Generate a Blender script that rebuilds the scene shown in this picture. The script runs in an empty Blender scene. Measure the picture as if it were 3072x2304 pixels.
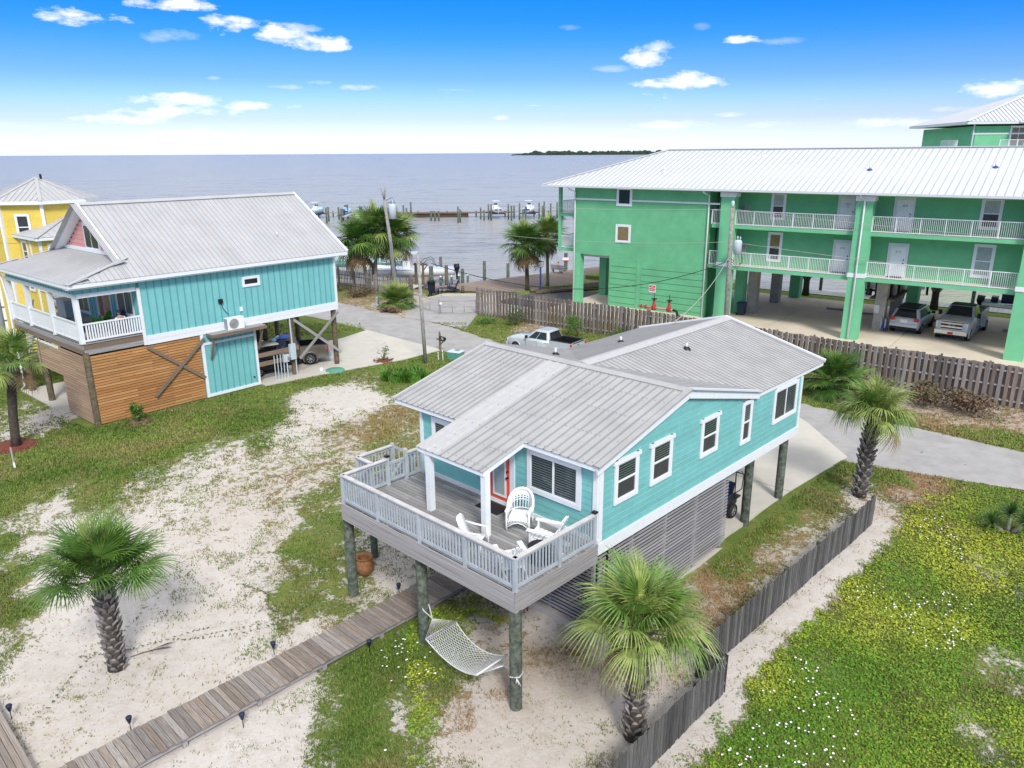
import bpy, bmesh, math, random
import numpy as np
from mathutils import Vector, Matrix, Quaternion, Euler
D = bpy.data
SC = bpy.context.scene
COL = SC.collection
R = math.radians
rnd = random.Random(7)

# cloud puffs: azimuth, elevation, half width, half height, strength
PUFFS = [(-27.54, 7.96, 3.26, 0.67, 1),
         (-21.93, 9.07, 3.46, 0.63, 1),
         (-22.57, 7.27, 2.11, 0.54, 0.5),
         (-18.42, 8.13, 2.5, 0.83, 1),
         (-15.7, 7.62, 2.69, 0.75, 1),
         (-13.03, 7.13, 2.88, 0.75, 1),
         (-14.47, 8.0, 2.3, 0.42, 0.7),
         (9.41, 6.15, 2.38, 1.0, 0.95),
         (10.16, 6.72, 1.73, 0.67, 0.8),
         (7.37, 5.55, 1.92, 0.33, 0.5),
         (11.69, 4.48, 3.76, 0.92, 1),
         (15.79, 7.1, 1.54, 0.42, 1),
         (18.3, 6.91, 2.3, 0.29, 0.4),
         (30.94, 3.49, 3.65, 0.67, 1),
         (-22.51, 3.42, 3.84, 0.54, 1),
         (-22.33, 2.56, 4.3, 0.58, 1),
         (-25.69, 2.15, 4.15, 0.38, 0.9),
         (-18.22, 3.11, 2.38, 0.38, 0.9),
         (-15.7, 4.34, 1.61, 0.21, 0.6),
         (-10.28, 4.32, 1.84, 0.33, 0.7),
         (-14.9, 3.08, 0.96, 0.21, 0.9),
         (11.37, 1.77, 3.15, 0.38, 0.75),
         (17.89, 1.74, 2.88, 0.29, 0.65),
         (15.4, 2.41, 1.46, 0.21, 0.6),
         (25.87, 1.69, 4.42, 0.38, 0.75),
         (-21.35, 1.26, 4.42, 0.5, 0.7),
         (-0.59, 2.34, 0.84, 0.21, 0.7),
         (-8.51, 1.52, 1.0, 0.21, 0.6),
         (7.84, 1.37, 1.61, 0.21, 0.6),
         (29.39, 2.43, 2.38, 0.29, 0.6),
         (4.1, 8.14, 0.96, 0.25, 0.35),
         (13.17, 7.99, 0.77, 0.33, 0.4),
         (-20.02, 4.75, 0.61, 0.21, 0.6),
         (-13.23, 4.64, 1.0, 0.21, 0.6),
         (-31.59, 1.75, 1.92, 0.38, 0.5)]
COVER = [(-21.51, 38.76, 0.95, 0.05), (-27.29, 40.41, 0.5, 0.05), (-24.99, 39.58, 0.3, 0.1), (-17.17, 34.61, 0.9, 0.12), (-20.75, 32.9, 0.85, 0.1), (-21.02, 29.82, 0.8, 0.1), (-17.32, 28.46, 0.75, 0.1), (-13.68, 38.63, 0.95, 0.0), (-11.81, 45.56, 0.95, 0.0), (-9.73, 41.26, 0.05, 0.1), (-11.41, 42.69, 0.15, 0.1), (-8.1, 41.07, 0.12, 0.2), (-10.43, 39.72, 0.15, 0.2), (-7.14, 43.53, 0.75, 0.2), (-6.84, 38.14, 0.65, 0.55), (-8.23, 36.4, 0.5, 0.5), (-5.43, 35.05, 0.6, 0.3), (-11.19, 35.14, 0.3, 0.15), (-12.38, 34.54, 0.6, 0.1), (-13.12, 32.79, 0.25, 0.15), (-14.63, 31.21, 0.4, 0.1), (-16.25, 30.24, 0.45, 0.1), (-17.34, 30.01, 0.85, 0.0), (-18.55, 27.29, 0.35, 0.1), (-18.03, 25.2, 0.3, 0.1), (-18.52, 24.88, 0.8, 0.05), (-17.08, 22.82, 0.8, 0.05), (-16.83, 25.84, 0.2, 0.1), (-14.09, 27.62, 0.28, 0.2), (-11.57, 28.39, 0.36, 0.35), (-10.04, 29.68, 0.4, 0.35), (-8.95, 31.65, 0.45, 0.35), (-7.37, 28.34, 0.6, 0.15), (-11.54, 25.79, 0.26, 0.35), (-8.9, 25.76, 0.3, 0.35), (-7.85, 25.09, 0.8, 0.05), (-7.3, 26.43, 0.75, 0.1), (-8.66, 22.74, 0.4, 0.2), (-7.57, 21.19, 0.75, 0.05), (-6.57, 21.93, 0.7, 0.1), (-6.19, 22.99, 0.6, 0.15), (-7.14, 20.7, 0.5, 0.1), (-9.91, 21.45, 0.1, 0.3), (-11.99, 22.78, 0.08, 0.3), (-9.72, 19.15, 0.0, 0.3), (-8.35, 19.14, 0.0, 0.3), (-10.16, 17.16, 0.02, 0.3), (-13.25, 18.15, 0.08, 0.3), (-15.81, 20.78, 0.8, 0.1), (-15.38, 19.85, 0.4, 0.1), (-14.45, 21.5, 0.18, 0.2), (-15.96, 22.81, 0.25, 0.2), (-11.47, 16.13, 0.05, 0.3), (-8.67, 17.52, 0.02, 0.3), (-7.87, 20.24, 0.08, 0.2), (-6.34, 19.33, 0.03, 0.2), (-12.15, 15.49, 0.05, 0.3), (-10.11, 24.18, 0.22, 0.3), (-12.02, 24.82, 0.25, 0.3), (-8.69, 20.95, 0.1, 0.3), (-12.48, 19.17, 0.03, 0.2), (-11.4, 20.74, 0.05, 0.2), (-5.22, 24.75, 0.45, 0.1), (-4.39, 22.7, 0.4, 0.15), (-3.67, 23.25, 0.3, 0.2), (-5.49, 22.71, 0.65, 0.05), (-5.31, 17.88, 0.55, 0.05), (-4.61, 18.27, 0.85, 0.0), (-4.23, 19.1, 0.75, 0.0), (-3.48, 18.67, 0.85, 0.0), (-2.76, 18.26, 0.8, 0.0), (-5.69, 16.42, 0.0, 0.1), (-5.8, 15.14, 0.0, 0.1), (-5.01, 16.59, 0.6, 0.0), (-4.06, 16.75, 0.85, 0.0), (-3.07, 16.75, 0.45, 0.1), (-4.5, 15.43, 0.6, 0.0), (-3.58, 15.43, 0.8, 0.0), (-2.5, 16.06, 0.6, 0.2), (-2.0, 17.1, 0.65, 0.1), (-1.45, 18.45, 0.65, 0.05), (-2.11, 19.96, 0.65, 0.15), (-1.6, 20.89, 0.55, 0.15), (-0.68, 19.5, 0.3, 0.5), (-2.37, 14.96, 0.5, 0.15), (-1.27, 15.41, 0.25, 0.5), (-1.33, 16.38, 0.3, 0.55), (-0.71, 16.04, 0.1, 0.4), (0.5, 17.08, 0.05, 0.5), (1.07, 16.03, 0.05, 0.4), (0.11, 15.09, 0.05, 0.4), (1.61, 15.39, 0.03, 0.3), (0.81, 18.63, 0.4, 0.95), (1.48, 18.63, 0.4, 0.95), (0.15, 19.06, 0.3, 0.7), (0.31, 20.63, 0.3, 0.25), (1.01, 19.93, 0.15, 0.2), (1.8, 17.63, 0.12, 0.7), (4.52, 18.4, 0.12, 0.6), (5.15, 19.45, 0.2, 0.7), (4.82, 20.59, 0.4, 0.8), (-6.69, 15.76, 0.0, 0.1), (-5.63, 17.13, 0.2, 0.0), (0.14, 17.83, 0.25, 0.8), (-0.42, 20.64, 0.4, 0.2), (6.53, 22.87, 0.6, 0.75), (7.24, 23.14, 0.8, 0.15), (8.82, 25.24, 0.95, 0.1), (10.92, 27.33, 0.95, 0.05), (13.39, 29.84, 0.85, 0.1), (7.49, 21.8, 0.55, 0.9), (6.69, 21.05, 0.55, 0.95), (6.15, 20.11, 0.45, 0.95), (8.95, 23.99, 0.5, 0.75), (10.2, 25.22, 0.5, 0.65), (11.56, 26.58, 0.6, 0.5), (12.91, 27.69, 0.7, 0.3), (14.01, 28.08, 0.4, 0.3), (16.04, 31.3, 0.9, 0.1), (16.78, 30.28, 0.9, 0.05), (17.53, 29.78, 0.6, 0.9), (16.28, 28.46, 0.5, 0.95), (14.42, 26.91, 0.2, 0.6), (13.91, 26.2, 0.1, 0.2), (8.04, 24.3, 0.9, 0.1), (9.83, 26.24, 0.95, 0.05), (11.91, 28.52, 0.95, 0.05), (16.22, 26.89, 0.95, 0.1), (18.47, 27.62, 0.9, 0.2), (20.83, 28.41, 0.9, 0.25), (18.09, 25.47, 0.85, 0.2), (17.08, 22.5, 0.7, 0.35), (15.33, 25.17, 0.85, 0.1), (14.17, 24.55, 0.9, 0.0), (15.05, 23.06, 1.0, 0.0), (13.83, 22.26, 1.0, 0.0), (16.47, 22.77, 0.5, 0.2), (14.51, 20.74, 0.9, 0.05), (11.27, 20.07, 1.0, 0.0), (9.58, 19.41, 0.95, 0.0), (11.23, 18.54, 1.0, 0.0), (12.79, 18.95, 0.95, 0.05), (15.52, 20.03, 0.8, 0.1), (14.29, 18.52, 0.5, 0.15), (13.4, 17.72, 0.5, 0.15), (13.11, 16.27, 0.85, 0.1), (8.25, 16.14, 0.95, 0.05), (7.0, 15.98, 0.85, 0.2), (6.2, 15.35, 0.9, 0.15), (9.21, 15.64, 0.9, 0.1), (10.21, 15.32, 0.9, 0.1), (11.67, 15.47, 0.5, 0.2), (13.33, 24.56, 0.5, 0.1), (9.66, 20.31, 0.9, 0.0), (7.76, 18.17, 0.9, 0.05), (6.86, 17.02, 0.85, 0.1), (11.25, 22.02, 0.9, 0.0), (21.68, 37.31, 0.6, 0.6), (22.72, 34.94, 0.9, 0.05), (24.21, 33.68, 0.95, 0.05), (19.33, 40.25, 0.5, 0.6), (17.85, 41.11, 0.7, 0.3), (22.4, 41.2, 0.3, 0.9), (25.85, 40.3, 0.3, 0.9), (26.71, 37.58, 0.4, 0.8), (20.54, 36.97, 0.9, 0.1), (19.81, 39.6, 0.8, 0.2), (22.86, 39.55, 0.3, 0.9), (23.28, 38.01, 0.4, 0.8), (16.87, 40.62, 0.9, 0.1), (-0.97, 61.35, 0.85, 0.1), (-2.97, 63.22, 0.85, 0.1), (1.64, 58.75, 0.5, 0.6), (5.11, 56.31, 0.8, 0.2), (3.84, 64.96, 0.7, 0.3), (-1.48, 68.19, 0.0, 0.2), (-14.47, 71.96, 0.6, 0.6), (-17.35, 77.1, 0.7, 0.4), (-10.68, 67.39, 0.4, 0.6), (-13.17, 69.62, 0.5, 0.5), (-18.64, 74.53, 0.8, 0.3), (-16.18, 60.87, 0.95, 0.0), (-13.35, 58.31, 0.95, 0.0), (-6.23, 47.56, 0.95, 0.0), (-5.14, 52.33, 0.95, 0.0), (-3.41, 51.01, 0.95, 0.0), (-14.44, 44.62, 0.95, 0.0), (-26.68, 42.08, 0.9, 0.0), (-30.03, 44.91, 0.95, 0.0), (-8.09, 49.89, 0.95, 0.0), (-8.22, 71.77, 0.2, 0.6), (-6.75, 75.44, 0.9, 0.1), (0.7, 11.68, 0.0, 0.3), (0.92, 11.47, 0.05, 0.3), (1.43, 10.98, 0.85, 0.15), (1.19, 12.18, 0.0, 0.3), (1.4, 11.97, 0.05, 0.3), (1.91, 11.49, 0.85, 0.15), (1.67, 12.69, 0.0, 0.3), (1.89, 12.48, 0.05, 0.3), (2.39, 12.0, 0.85, 0.15), (2.15, 13.19, 0.0, 0.3), (2.37, 12.99, 0.05, 0.3), (2.88, 12.5, 0.85, 0.15), (2.63, 13.7, 0.0, 0.3), (2.85, 13.49, 0.05, 0.3), (3.36, 13.01, 0.85, 0.15), (3.12, 14.21, 0.0, 0.3), (3.34, 14.0, 0.05, 0.3), (3.84, 13.52, 0.85, 0.15), (3.6, 14.71, 0.0, 0.3), (3.82, 14.51, 0.05, 0.3), (4.32, 14.02, 0.85, 0.15), (4.08, 15.22, 0.0, 0.3), (4.3, 15.01, 0.05, 0.3), (4.81, 14.53, 0.85, 0.15), (4.57, 15.73, 0.0, 0.3), (4.78, 15.52, 0.05, 0.3), (5.29, 15.04, 0.85, 0.15), (5.05, 16.23, 0.0, 0.3), (5.27, 16.03, 0.05, 0.3), (5.77, 15.54, 0.85, 0.15), (5.53, 16.74, 0.0, 0.3), (5.75, 16.53, 0.05, 0.3), (6.26, 16.05, 0.85, 0.15), (5.83, 17.84, 0.0, 0.3), (6.08, 17.6, 0.05, 0.3), (6.59, 17.12, 0.9, 0.1), (6.46, 18.48, 0.0, 0.3), (6.71, 18.24, 0.05, 0.3), (7.22, 17.76, 0.9, 0.1), (7.1, 19.12, 0.0, 0.3), (7.35, 18.88, 0.05, 0.3), (7.86, 18.4, 0.9, 0.1), (7.73, 19.76, 0.0, 0.3), (7.98, 19.52, 0.05, 0.3), (8.49, 19.03, 0.9, 0.1), (8.36, 20.4, 0.0, 0.3), (8.62, 20.16, 0.05, 0.3), (9.12, 19.67, 0.9, 0.1), (9.0, 21.04, 0.0, 0.3), (9.25, 20.79, 0.05, 0.3), (9.76, 20.31, 0.9, 0.1), (9.63, 21.67, 0.0, 0.3), (9.89, 21.43, 0.05, 0.3), (10.39, 20.95, 0.9, 0.1), (10.27, 22.31, 0.0, 0.3), (10.52, 22.07, 0.05, 0.3), (11.03, 21.59, 0.9, 0.1), (10.9, 22.95, 0.0, 0.3), (11.15, 22.71, 0.05, 0.3), (11.66, 22.23, 0.9, 0.1), (11.54, 23.59, 0.0, 0.3), (11.79, 23.35, 0.05, 0.3), (12.3, 22.87, 0.9, 0.1), (12.17, 24.23, 0.0, 0.3), (12.42, 23.99, 0.05, 0.3), (12.93, 23.5, 0.9, 0.1), (12.8, 24.87, 0.0, 0.3), (13.06, 24.63, 0.05, 0.3), (13.56, 24.14, 0.9, 0.1), (13.44, 25.51, 0.0, 0.3), (13.69, 25.27, 0.05, 0.3), (14.2, 24.78, 0.9, 0.1)]

# ---------------------------------------------------------------- camera
CAM_H = 14.0
PITCH, ROLL, FPX = R(17.034), R(-0.32), 2269.7
cam_d = D.cameras.new('camera')
cam_d.sensor_width = 36.0
cam_d.lens = FPX / 3072 * 36.0
cam_d.clip_start, cam_d.clip_end = 0.1, 20000
cam = D.objects.new('camera', cam_d)
COL.objects.link(cam)
_fw = Vector((0, math.cos(PITCH), -math.sin(PITCH)))
_rt = Vector((1, 0, 0))
_up = _rt.cross(_fw)
_r2 = _rt * math.cos(ROLL) + _up * math.sin(ROLL)
_u2 = _up * math.cos(ROLL) - _rt * math.sin(ROLL)
cam.matrix_world = Matrix(((_r2.x, _u2.x, -_fw.x, 0), (_r2.y, _u2.y, -_fw.y, 0), (_r2.z, _u2.z, -_fw.z, CAM_H), (0, 0, 0, 1)))
SC.camera = cam

# ---------------------------------------------------------------- light
SUN_EL, SUN_AZ = R(43), R(166)          # azimuth clockwise from +Y: behind the camera, to the right
sun_d = D.lights.new('sun', 'SUN')
sun_d.energy = 2.6
sun_d.angle = R(12)
sun_d.color = (1.0, 0.95, 0.87)
sun = D.objects.new('sun', sun_d)
COL.objects.link(sun)
_sd = Vector((math.sin(SUN_AZ) * math.cos(SUN_EL), math.cos(SUN_AZ) * math.cos(SUN_EL), math.sin(SUN_EL)))
sun.rotation_euler = _sd.to_track_quat('Z', 'Y').to_euler()
sun.location = (0, 0, 60)
vs = SC.view_settings
SC.display_settings.display_device = 'sRGB'
vs.view_transform, vs.look, vs.gamma, vs.use_curve_mapping = 'Standard', 'None', 1.0, False
vs.exposure = 0.35

W = D.worlds.new('World')
SC.world = W
W.use_nodes = True
wn, wl = W.node_tree.nodes, W.node_tree.links
wn.clear()


def wnode(t, **k):
    n = wn.new(t)
    for a, b in k.items():
        setattr(n, a, b)
    return n


def wmath(op, a, b=None, clamp=False):
    n = wnode('ShaderNodeMath', operation=op, use_clamp=clamp)
    for i, v in enumerate((a, b)):
        if v is None:
            continue
        if isinstance(v, (int, float)):
            n.inputs[i].default_value = v
        else:
            wl.new(v, n.inputs[i])
    return n.outputs[0]


def wmix(f, a, b, mode='MIX'):
    n = wnode('ShaderNodeMix', data_type='RGBA', blend_type=mode)
    for s, v in ((n.inputs[0], f), (n.inputs[6], a), (n.inputs[7], b)):
        if isinstance(v, (int, float)):
            s.default_value = v
        elif isinstance(v, tuple):
            s.default_value = (*v, 1)
        else:
            wl.new(v, s)
    return n.outputs[2]


tc = wnode('ShaderNodeTexCoord')
sepd = wnode('ShaderNodeSeparateXYZ')
wl.new(tc.outputs['Generated'], sepd.inputs[0])
dx, dy, dz = sepd.outputs
sky = wnode('ShaderNodeTexSky', sky_type='NISHITA')
sky.sun_disc = False
sky.sun_elevation = SUN_EL
sky.sun_rotation = SUN_AZ
sky.air_density, sky.dust_density, sky.ozone_density = 1.0, 0.6, 3.0
# the photograph's saturated gradient: pale at the horizon, deep blue above
tint = wnode('ShaderNodeValToRGB')
cr = tint.color_ramp
cr.elements[0].position, cr.elements[0].color = 0.0, (1.508, 1.633, 2.102, 1)
cr.elements[1].position, cr.elements[1].color = 1.0, (0.25, 0.38, 0.70, 1)
for pos, c in ((0.005, (1.508, 1.633, 2.102)), (0.021, (1.165, 1.263, 1.663)), (0.038, (0.889, 0.966, 1.39)), (0.062, (0.631, 0.867, 1.243)), (0.085, (0.405, 0.687, 1.17)), (0.107, (0.277, 0.626, 1.203)), (0.129, (0.143, 0.565, 1.233)), (0.151, (0.079, 0.522, 1.265)), (0.169, (0.056, 0.514, 1.316)), (0.23, (0.03, 0.26, 1.2)), (0.4, (0.12, 0.33, 0.92))):
    e = cr.elements.new(pos)
    e.color = (*c, 1)
wl.new(wmath('MAXIMUM', dz, 0.0), tint.inputs[0])
base = wmix(1.0, sky.outputs[0], tint.outputs[0], 'MULTIPLY')
# cumulus: a noise layer seen in perspective, thicker overhead where the light of the photograph comes from
zc = wmath('MAXIMUM', dz, 0.01)
cb = wnode('ShaderNodeCombineXYZ')
den = wmath('ADD', zc, 0.06)
wl.new(wmath('DIVIDE', dx, den), cb.inputs[0])
wl.new(wmath('DIVIDE', dy, den), cb.inputs[1])
nz = wnode('ShaderNodeTexNoise')
nz.inputs['Scale'].default_value, nz.inputs['Detail'].default_value, nz.inputs['Roughness'].default_value = 0.9, 7, 0.55
wl.new(cb.outputs[0], nz.inputs['Vector'])
over = wnode('ShaderNodeMapRange')
over.inputs['From Min'].default_value, over.inputs['From Max'].default_value = 0.20, 0.42
over.inputs['To Min'].default_value, over.inputs['To Max'].default_value = 0.0, 0.42
wl.new(dz, over.inputs['Value'])
layer = wmath('MULTIPLY', wmath('SUBTRACT', wmath('ADD', nz.outputs[0], over.outputs[0]), 0.66), 7.0, True)
# single puffs: azimuth, elevation, half width, half height (degrees), in the directions the photograph shows them
az = wmath('MULTIPLY', wmath('ARCTAN2', dx, dy), 57.2958)
el = wmath('MULTIPLY', wmath('ARCSINE', dz), 57.2958)
n2 = wnode('ShaderNodeTexNoise')
n2.inputs['Scale'].default_value, n2.inputs['Detail'].default_value, n2.inputs['Roughness'].default_value = 26, 8, 0.62
m2 = wnode('ShaderNodeMapping')
m2.inputs['Scale'].default_value = (1, 1, 2.6)
wl.new(tc.outputs['Generated'], m2.inputs[0])
wl.new(m2.outputs[0], n2.inputs['Vector'])
warp = wmath('MULTIPLY', wmath('SUBTRACT', n2.outputs[0], 0.5), 3.4)
puffs = None
for (a, e, ha, he, k) in PUFFS:
    u = wmath('DIVIDE', wmath('SUBTRACT', az, a), ha)
    v = wmath('DIVIDE', wmath('SUBTRACT', el, e), he)
    r2 = wmath('ADD', wmath('MULTIPLY', u, u), wmath('MULTIPLY', v, v))
    d = wmath('MULTIPLY', wmath('SUBTRACT', wmath('ADD', 0.62, warp), r2), 1.5 * k, True)
    d = wmath('MULTIPLY', d, min(1.0, k))
    puffs = d if puffs is None else wmath('MAXIMUM', puffs, d)
cov = wmath('MAXIMUM', puffs, layer, True)
cloudy = wmix(cov, base, (8.6, 8.9, 9.4))
bg = wnode('ShaderNodeBackground')
bg.inputs['Strength'].default_value = 0.1
wl.new(cloudy, bg.inputs['Color'])
wo = wnode('ShaderNodeOutputWorld')
wl.new(bg.outputs[0], wo.inputs['Surface'])

# ---------------------------------------------------------------- materials


def mat(name, col, rough=0.6, var=0.12, scale=3.0, rv=0.0, metal=0.0, spec=0.4, grain=False, bump=0.0, bscale=None, col2=None, detail=4, coat=0.0, stripes=None, alt=None):
    """procedural Principled: noise variation, per-object variation (rv), wood grain along local X, bump, optional stripes"""
    m = D.materials.new(name)
    m.use_nodes = True
    nt = m.node_tree
    N, L = nt.nodes, nt.links
    b = N['Principled BSDF']
    b.inputs['Roughness'].default_value = rough
    b.inputs['Metallic'].default_value = metal
    b.inputs['Specular IOR Level'].default_value = spec
    b.inputs['Coat Weight'].default_value = coat
    tcn = N.new('ShaderNodeTexCoord')
    oi = N.new('ShaderNodeObjectInfo')
    vec = tcn.outputs['Object']
    if grain:
        mp = N.new('ShaderNodeMapping')
        mp.inputs['Scale'].default_value = (1.6, 9, 9)
        ad = N.new('ShaderNodeVectorMath')
        ad.operation = 'MULTIPLY_ADD'
        cx = N.new('ShaderNodeCombineXYZ')
        for i in range(3):
            L.new(oi.outputs['Random'], cx.inputs[i])
        L.new(cx.outputs[0], ad.inputs[0])
        ad.inputs[1].default_value = (91, 57, 73)
        L.new(vec, mp.inputs[0])
        L.new(mp.outputs[0], ad.inputs[2])
        vec = ad.outputs[0]
    elif True:
        geo = N.new('ShaderNodeNewGeometry')
        vec = geo.outputs['Position']
    nz_ = N.new('ShaderNodeTexNoise')
    nz_.inputs['Scale'].default_value = scale
    nz_.inputs['Detail'].default_value = detail
    nz_.inputs['Roughness'].default_value = 0.62
    L.new(vec, nz_.inputs['Vector'])
    rp = N.new('ShaderNodeValToRGB')
    c = np.array(col)
    lo = c * (1 - var)
    hi = np.minimum(c * (1 + var), 0.95) if col2 is None else np.array(col2)
    rp.color_ramp.elements[0].position, rp.color_ramp.elements[0].color = 0.32, (*lo, 1)
    rp.color_ramp.elements[1].position, rp.color_ramp.elements[1].color = 0.68, (*hi, 1)
    L.new(nz_.outputs[0], rp.inputs[0])
    out = rp.outputs[0]
    if rv:
        hs = N.new('ShaderNodeHueSaturation')
        mr = N.new('ShaderNodeMapRange')
        mr.inputs['To Min'].default_value, mr.inputs['To Max'].default_value = 1 - rv, 1 + rv
        L.new(oi.outputs['Random'], mr.inputs['Value'])
        L.new(mr.outputs[0], hs.inputs['Value'])
        L.new(out, hs.inputs['Color'])
        out = hs.outputs[0]
    if alt:                                         # some pieces lean towards a second tint
        fr_ = N.new('ShaderNodeMath')
        fr_.operation = 'MULTIPLY'
        L.new(oi.outputs['Random'], fr_.inputs[0])
        fr_.inputs[1].default_value = 7.31
        f2 = N.new('ShaderNodeMath')
        f2.operation = 'FRACT'
        L.new(fr_.outputs[0], f2.inputs[0])
        mx2 = N.new('ShaderNodeMix')
        mx2.data_type, mx2.blend_type = 'RGBA', 'MULTIPLY'
        L.new(f2.outputs[0], mx2.inputs[0])
        L.new(out, mx2.inputs[6])
        mx2.inputs[7].default_value = (*alt, 1)
        out = mx2.outputs[2]
    if stripes:                                     # (axis, period in m, duty, colour): flat print such as blind slats behind glass
        geo2 = N.new('ShaderNodeNewGeometry')
        sx = N.new('ShaderNodeSeparateXYZ')
        L.new(geo2.outputs['Position'], sx.inputs[0])
        a = N.new('ShaderNodeMath')
        a.operation = 'DIVIDE'
        L.new(sx.outputs[stripes[0]], a.inputs[0])
        a.inputs[1].default_value = stripes[1]
        f = N.new('ShaderNodeMath')
        f.operation = 'FRACT'
        L.new(a.outputs[0], f.inputs[0])
        g = N.new('ShaderNodeMath')
        g.operation = 'LESS_THAN'
        L.new(f.outputs[0], g.inputs[0])
        g.inputs[1].default_value = stripes[2]
        mx = N.new('ShaderNodeMix')
        mx.data_type = 'RGBA'
        L.new(g.outputs[0], mx.inputs[0])
        L.new(out, mx.inputs[6])
        mx.inputs[7].default_value = (*stripes[3], 1)
        out = mx.outputs[2]
    L.new(out, b.inputs['Base Color'])
    if bump:
        bp = N.new('ShaderNodeBump')
        bp.inputs['Strength'].default_value = bump
        bp.inputs['Distance'].default_value = 0.02
        if bscale:
            nb = N.new('ShaderNodeTexNoise')
            nb.inputs['Scale'].default_value = bscale
            nb.inputs['Detail'].default_value = 5
            L.new(vec, nb.inputs['Vector'])
            L.new(nb.outputs[0], bp.inputs['Height'])
        else:
            L.new(nz_.outputs[0], bp.inputs['Height'])
        L.new(bp.outputs[0], b.inputs['Normal'])
    return m


def attr_mat(name, rough=0.75, attr='tint', sss=0.0):
    m = D.materials.new(name)
    m.use_nodes = True
    N, L = m.node_tree.nodes, m.node_tree.links
    b = N['Principled BSDF']
    b.inputs['Roughness'].default_value = rough
    b.inputs['Specular IOR Level'].default_value = 0.25
    a = N.new('ShaderNodeAttribute')
    a.attribute_name = attr
    L.new(a.outputs['Color'], b.inputs['Base Color'])
    return m


TEAL = mat('teal_siding_paint', (0.190, 0.490, 0.485), 0.55, 0.06, 2.5, rv=0.05)
TEAL2 = mat('aqua_board_paint', (0.190, 0.500, 0.510), 0.55, 0.05, 1.5, rv=0.03)
BATT_SHADE = mat('shaded_aqua_batten', (0.10, 0.36, 0.38), 0.6, 0.05, 1.5)  # darker than the wall boards: the battens' shaded sides put into the colour
PINK = mat('pink_shingle_paint', (0.62, 0.30, 0.29), 0.6, 0.1, 8, rv=0.05)
YELL = mat('yellow_siding_paint', (0.72, 0.54, 0.10), 0.6, 0.06, 3, rv=0.04)
GREEN = mat('green_stucco', (0.140, 0.450, 0.235), 0.8, 0.09, 0.9, bump=0.25, bscale=30)
GREENL = mat('green_column_stucco', (0.165, 0.520, 0.285), 0.8, 0.07, 0.9, bump=0.2, bscale=30)
CEIL = mat('pale_ceiling_paint', (0.62, 0.62, 0.58), 0.8, 0.06, 1)
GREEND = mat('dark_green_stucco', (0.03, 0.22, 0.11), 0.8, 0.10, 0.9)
WHITE = mat('white_trim_paint', (0.76, 0.79, 0.82), 0.5, 0.04, 6, rv=0.02)
WHITEP = mat('white_plastic', (0.80, 0.82, 0.84), 0.35, 0.02, 6)
DOORW = mat('off_white_door_paint', (0.66, 0.69, 0.72), 0.5, 0.04, 4)
ROOF = mat('galvalume_roof', (0.375, 0.375, 0.375), 0.6, 0.10, 1.2, rv=0.035, spec=.3, detail=8)
ROOFR_SHADE = mat('galvalume_rib_shade', (0.25, 0.25, 0.255), 0.6, 0.10, 1.2, spec=.3, detail=8)  # same metal as the sheet, darkened: rib shading put into the colour
ROOFP = mat('pale_patch_roof', (0.435, 0.435, 0.44), 0.6, 0.07, 5, spec=.3, detail=8)
ROOFL = mat('silver_roof', (0.415, 0.42, 0.43), 0.55, 0.06, 0.8, rv=0.03, spec=.3)
ROOFLR_SHADE = mat('silver_rib_shade', (0.305, 0.31, 0.32), 0.55, 0.06, 0.8, spec=.3)  # silver roof's ribs likewise carry their shade as a darker grey
ROOFW = mat('white_metal_roof', (0.535, 0.555, 0.585), 0.5, 0.03, 0.5, rv=0.015, spec=.3)
SEAM = mat('white_roof_seam', (0.33, 0.35, 0.375), 0.5, 0.05, 0.5, spec=.3)
GUTTER = mat('gutter_metal', (0.62, 0.66, 0.70), 0.4, 0.04, 2)
WGREY = mat('weathered_deck_wood', (0.22, 0.215, 0.215), 0.85, 0.32, 2.0, rv=0.2, grain=True, bump=0.2, col2=(0.45, 0.455, 0.47), alt=(.8, .76, .74))
WRIM = mat('weathered_rim_wood', (0.25, 0.23, 0.22), 0.85, 0.25, 1.6, rv=0.10, grain=True, bump=0.2, col2=(0.44, 0.43, 0.44))
WRAIL = mat('grey_rail_paint', (0.40, 0.45, 0.49), 0.7, 0.12, 4, rv=0.05)
WRAILT = mat('pale_top_rail_wood', (0.52, 0.51, 0.51), 0.8, 0.15, 3, rv=0.05)
PLANK = mat('boardwalk_plank_wood', (0.19, 0.165, 0.145), 0.88, 0.4, 2.0, rv=0.28, grain=True, bump=0.25, col2=(0.42, 0.39, 0.37), alt=(.80, .69, .60))
LATT = mat('grey_slat_wood', (0.27, 0.26, 0.265), 0.88, 0.3, 2.0, rv=0.15, grain=True, bump=0.2, col2=(0.43, 0.425, 0.44))
FENCE = mat('dark_picket_wood', (0.045, 0.043, 0.040), 0.9, 0.4, 2.0, rv=0.5, grain=True, bump=0.25, col2=(0.17, 0.165, 0.16))
CFENCE = mat('weathered_fence_board', (0.135, 0.122, 0.115), 0.9, 0.4, 2.0, rv=0.42, grain=True, bump=0.25, col2=(0.34, 0.315, 0.305), alt=(.85, .70, .60))
FRAIL = mat('pale_fence_rail', (0.40, 0.385, 0.37), 0.9, 0.2, 3)
ORANGE = mat('orange_slat_wood', (0.44, 0.215, 0.075), 0.75, 0.22, 2.0, rv=0.2, grain=True, col2=(0.60, 0.34, 0.14), alt=(.9, .78, .7))
PINKW = mat('tan_slat_wood', (0.40, 0.26, 0.17), 0.75, 0.22, 2.0, rv=0.14, grain=True, col2=(0.52, 0.37, 0.26))
BRACE = mat('brown_brace_wood', (0.17, 0.12, 0.085), 0.85, 0.3, 2.0, rv=0.15, grain=True, col2=(0.27, 0.20, 0.15))
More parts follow.
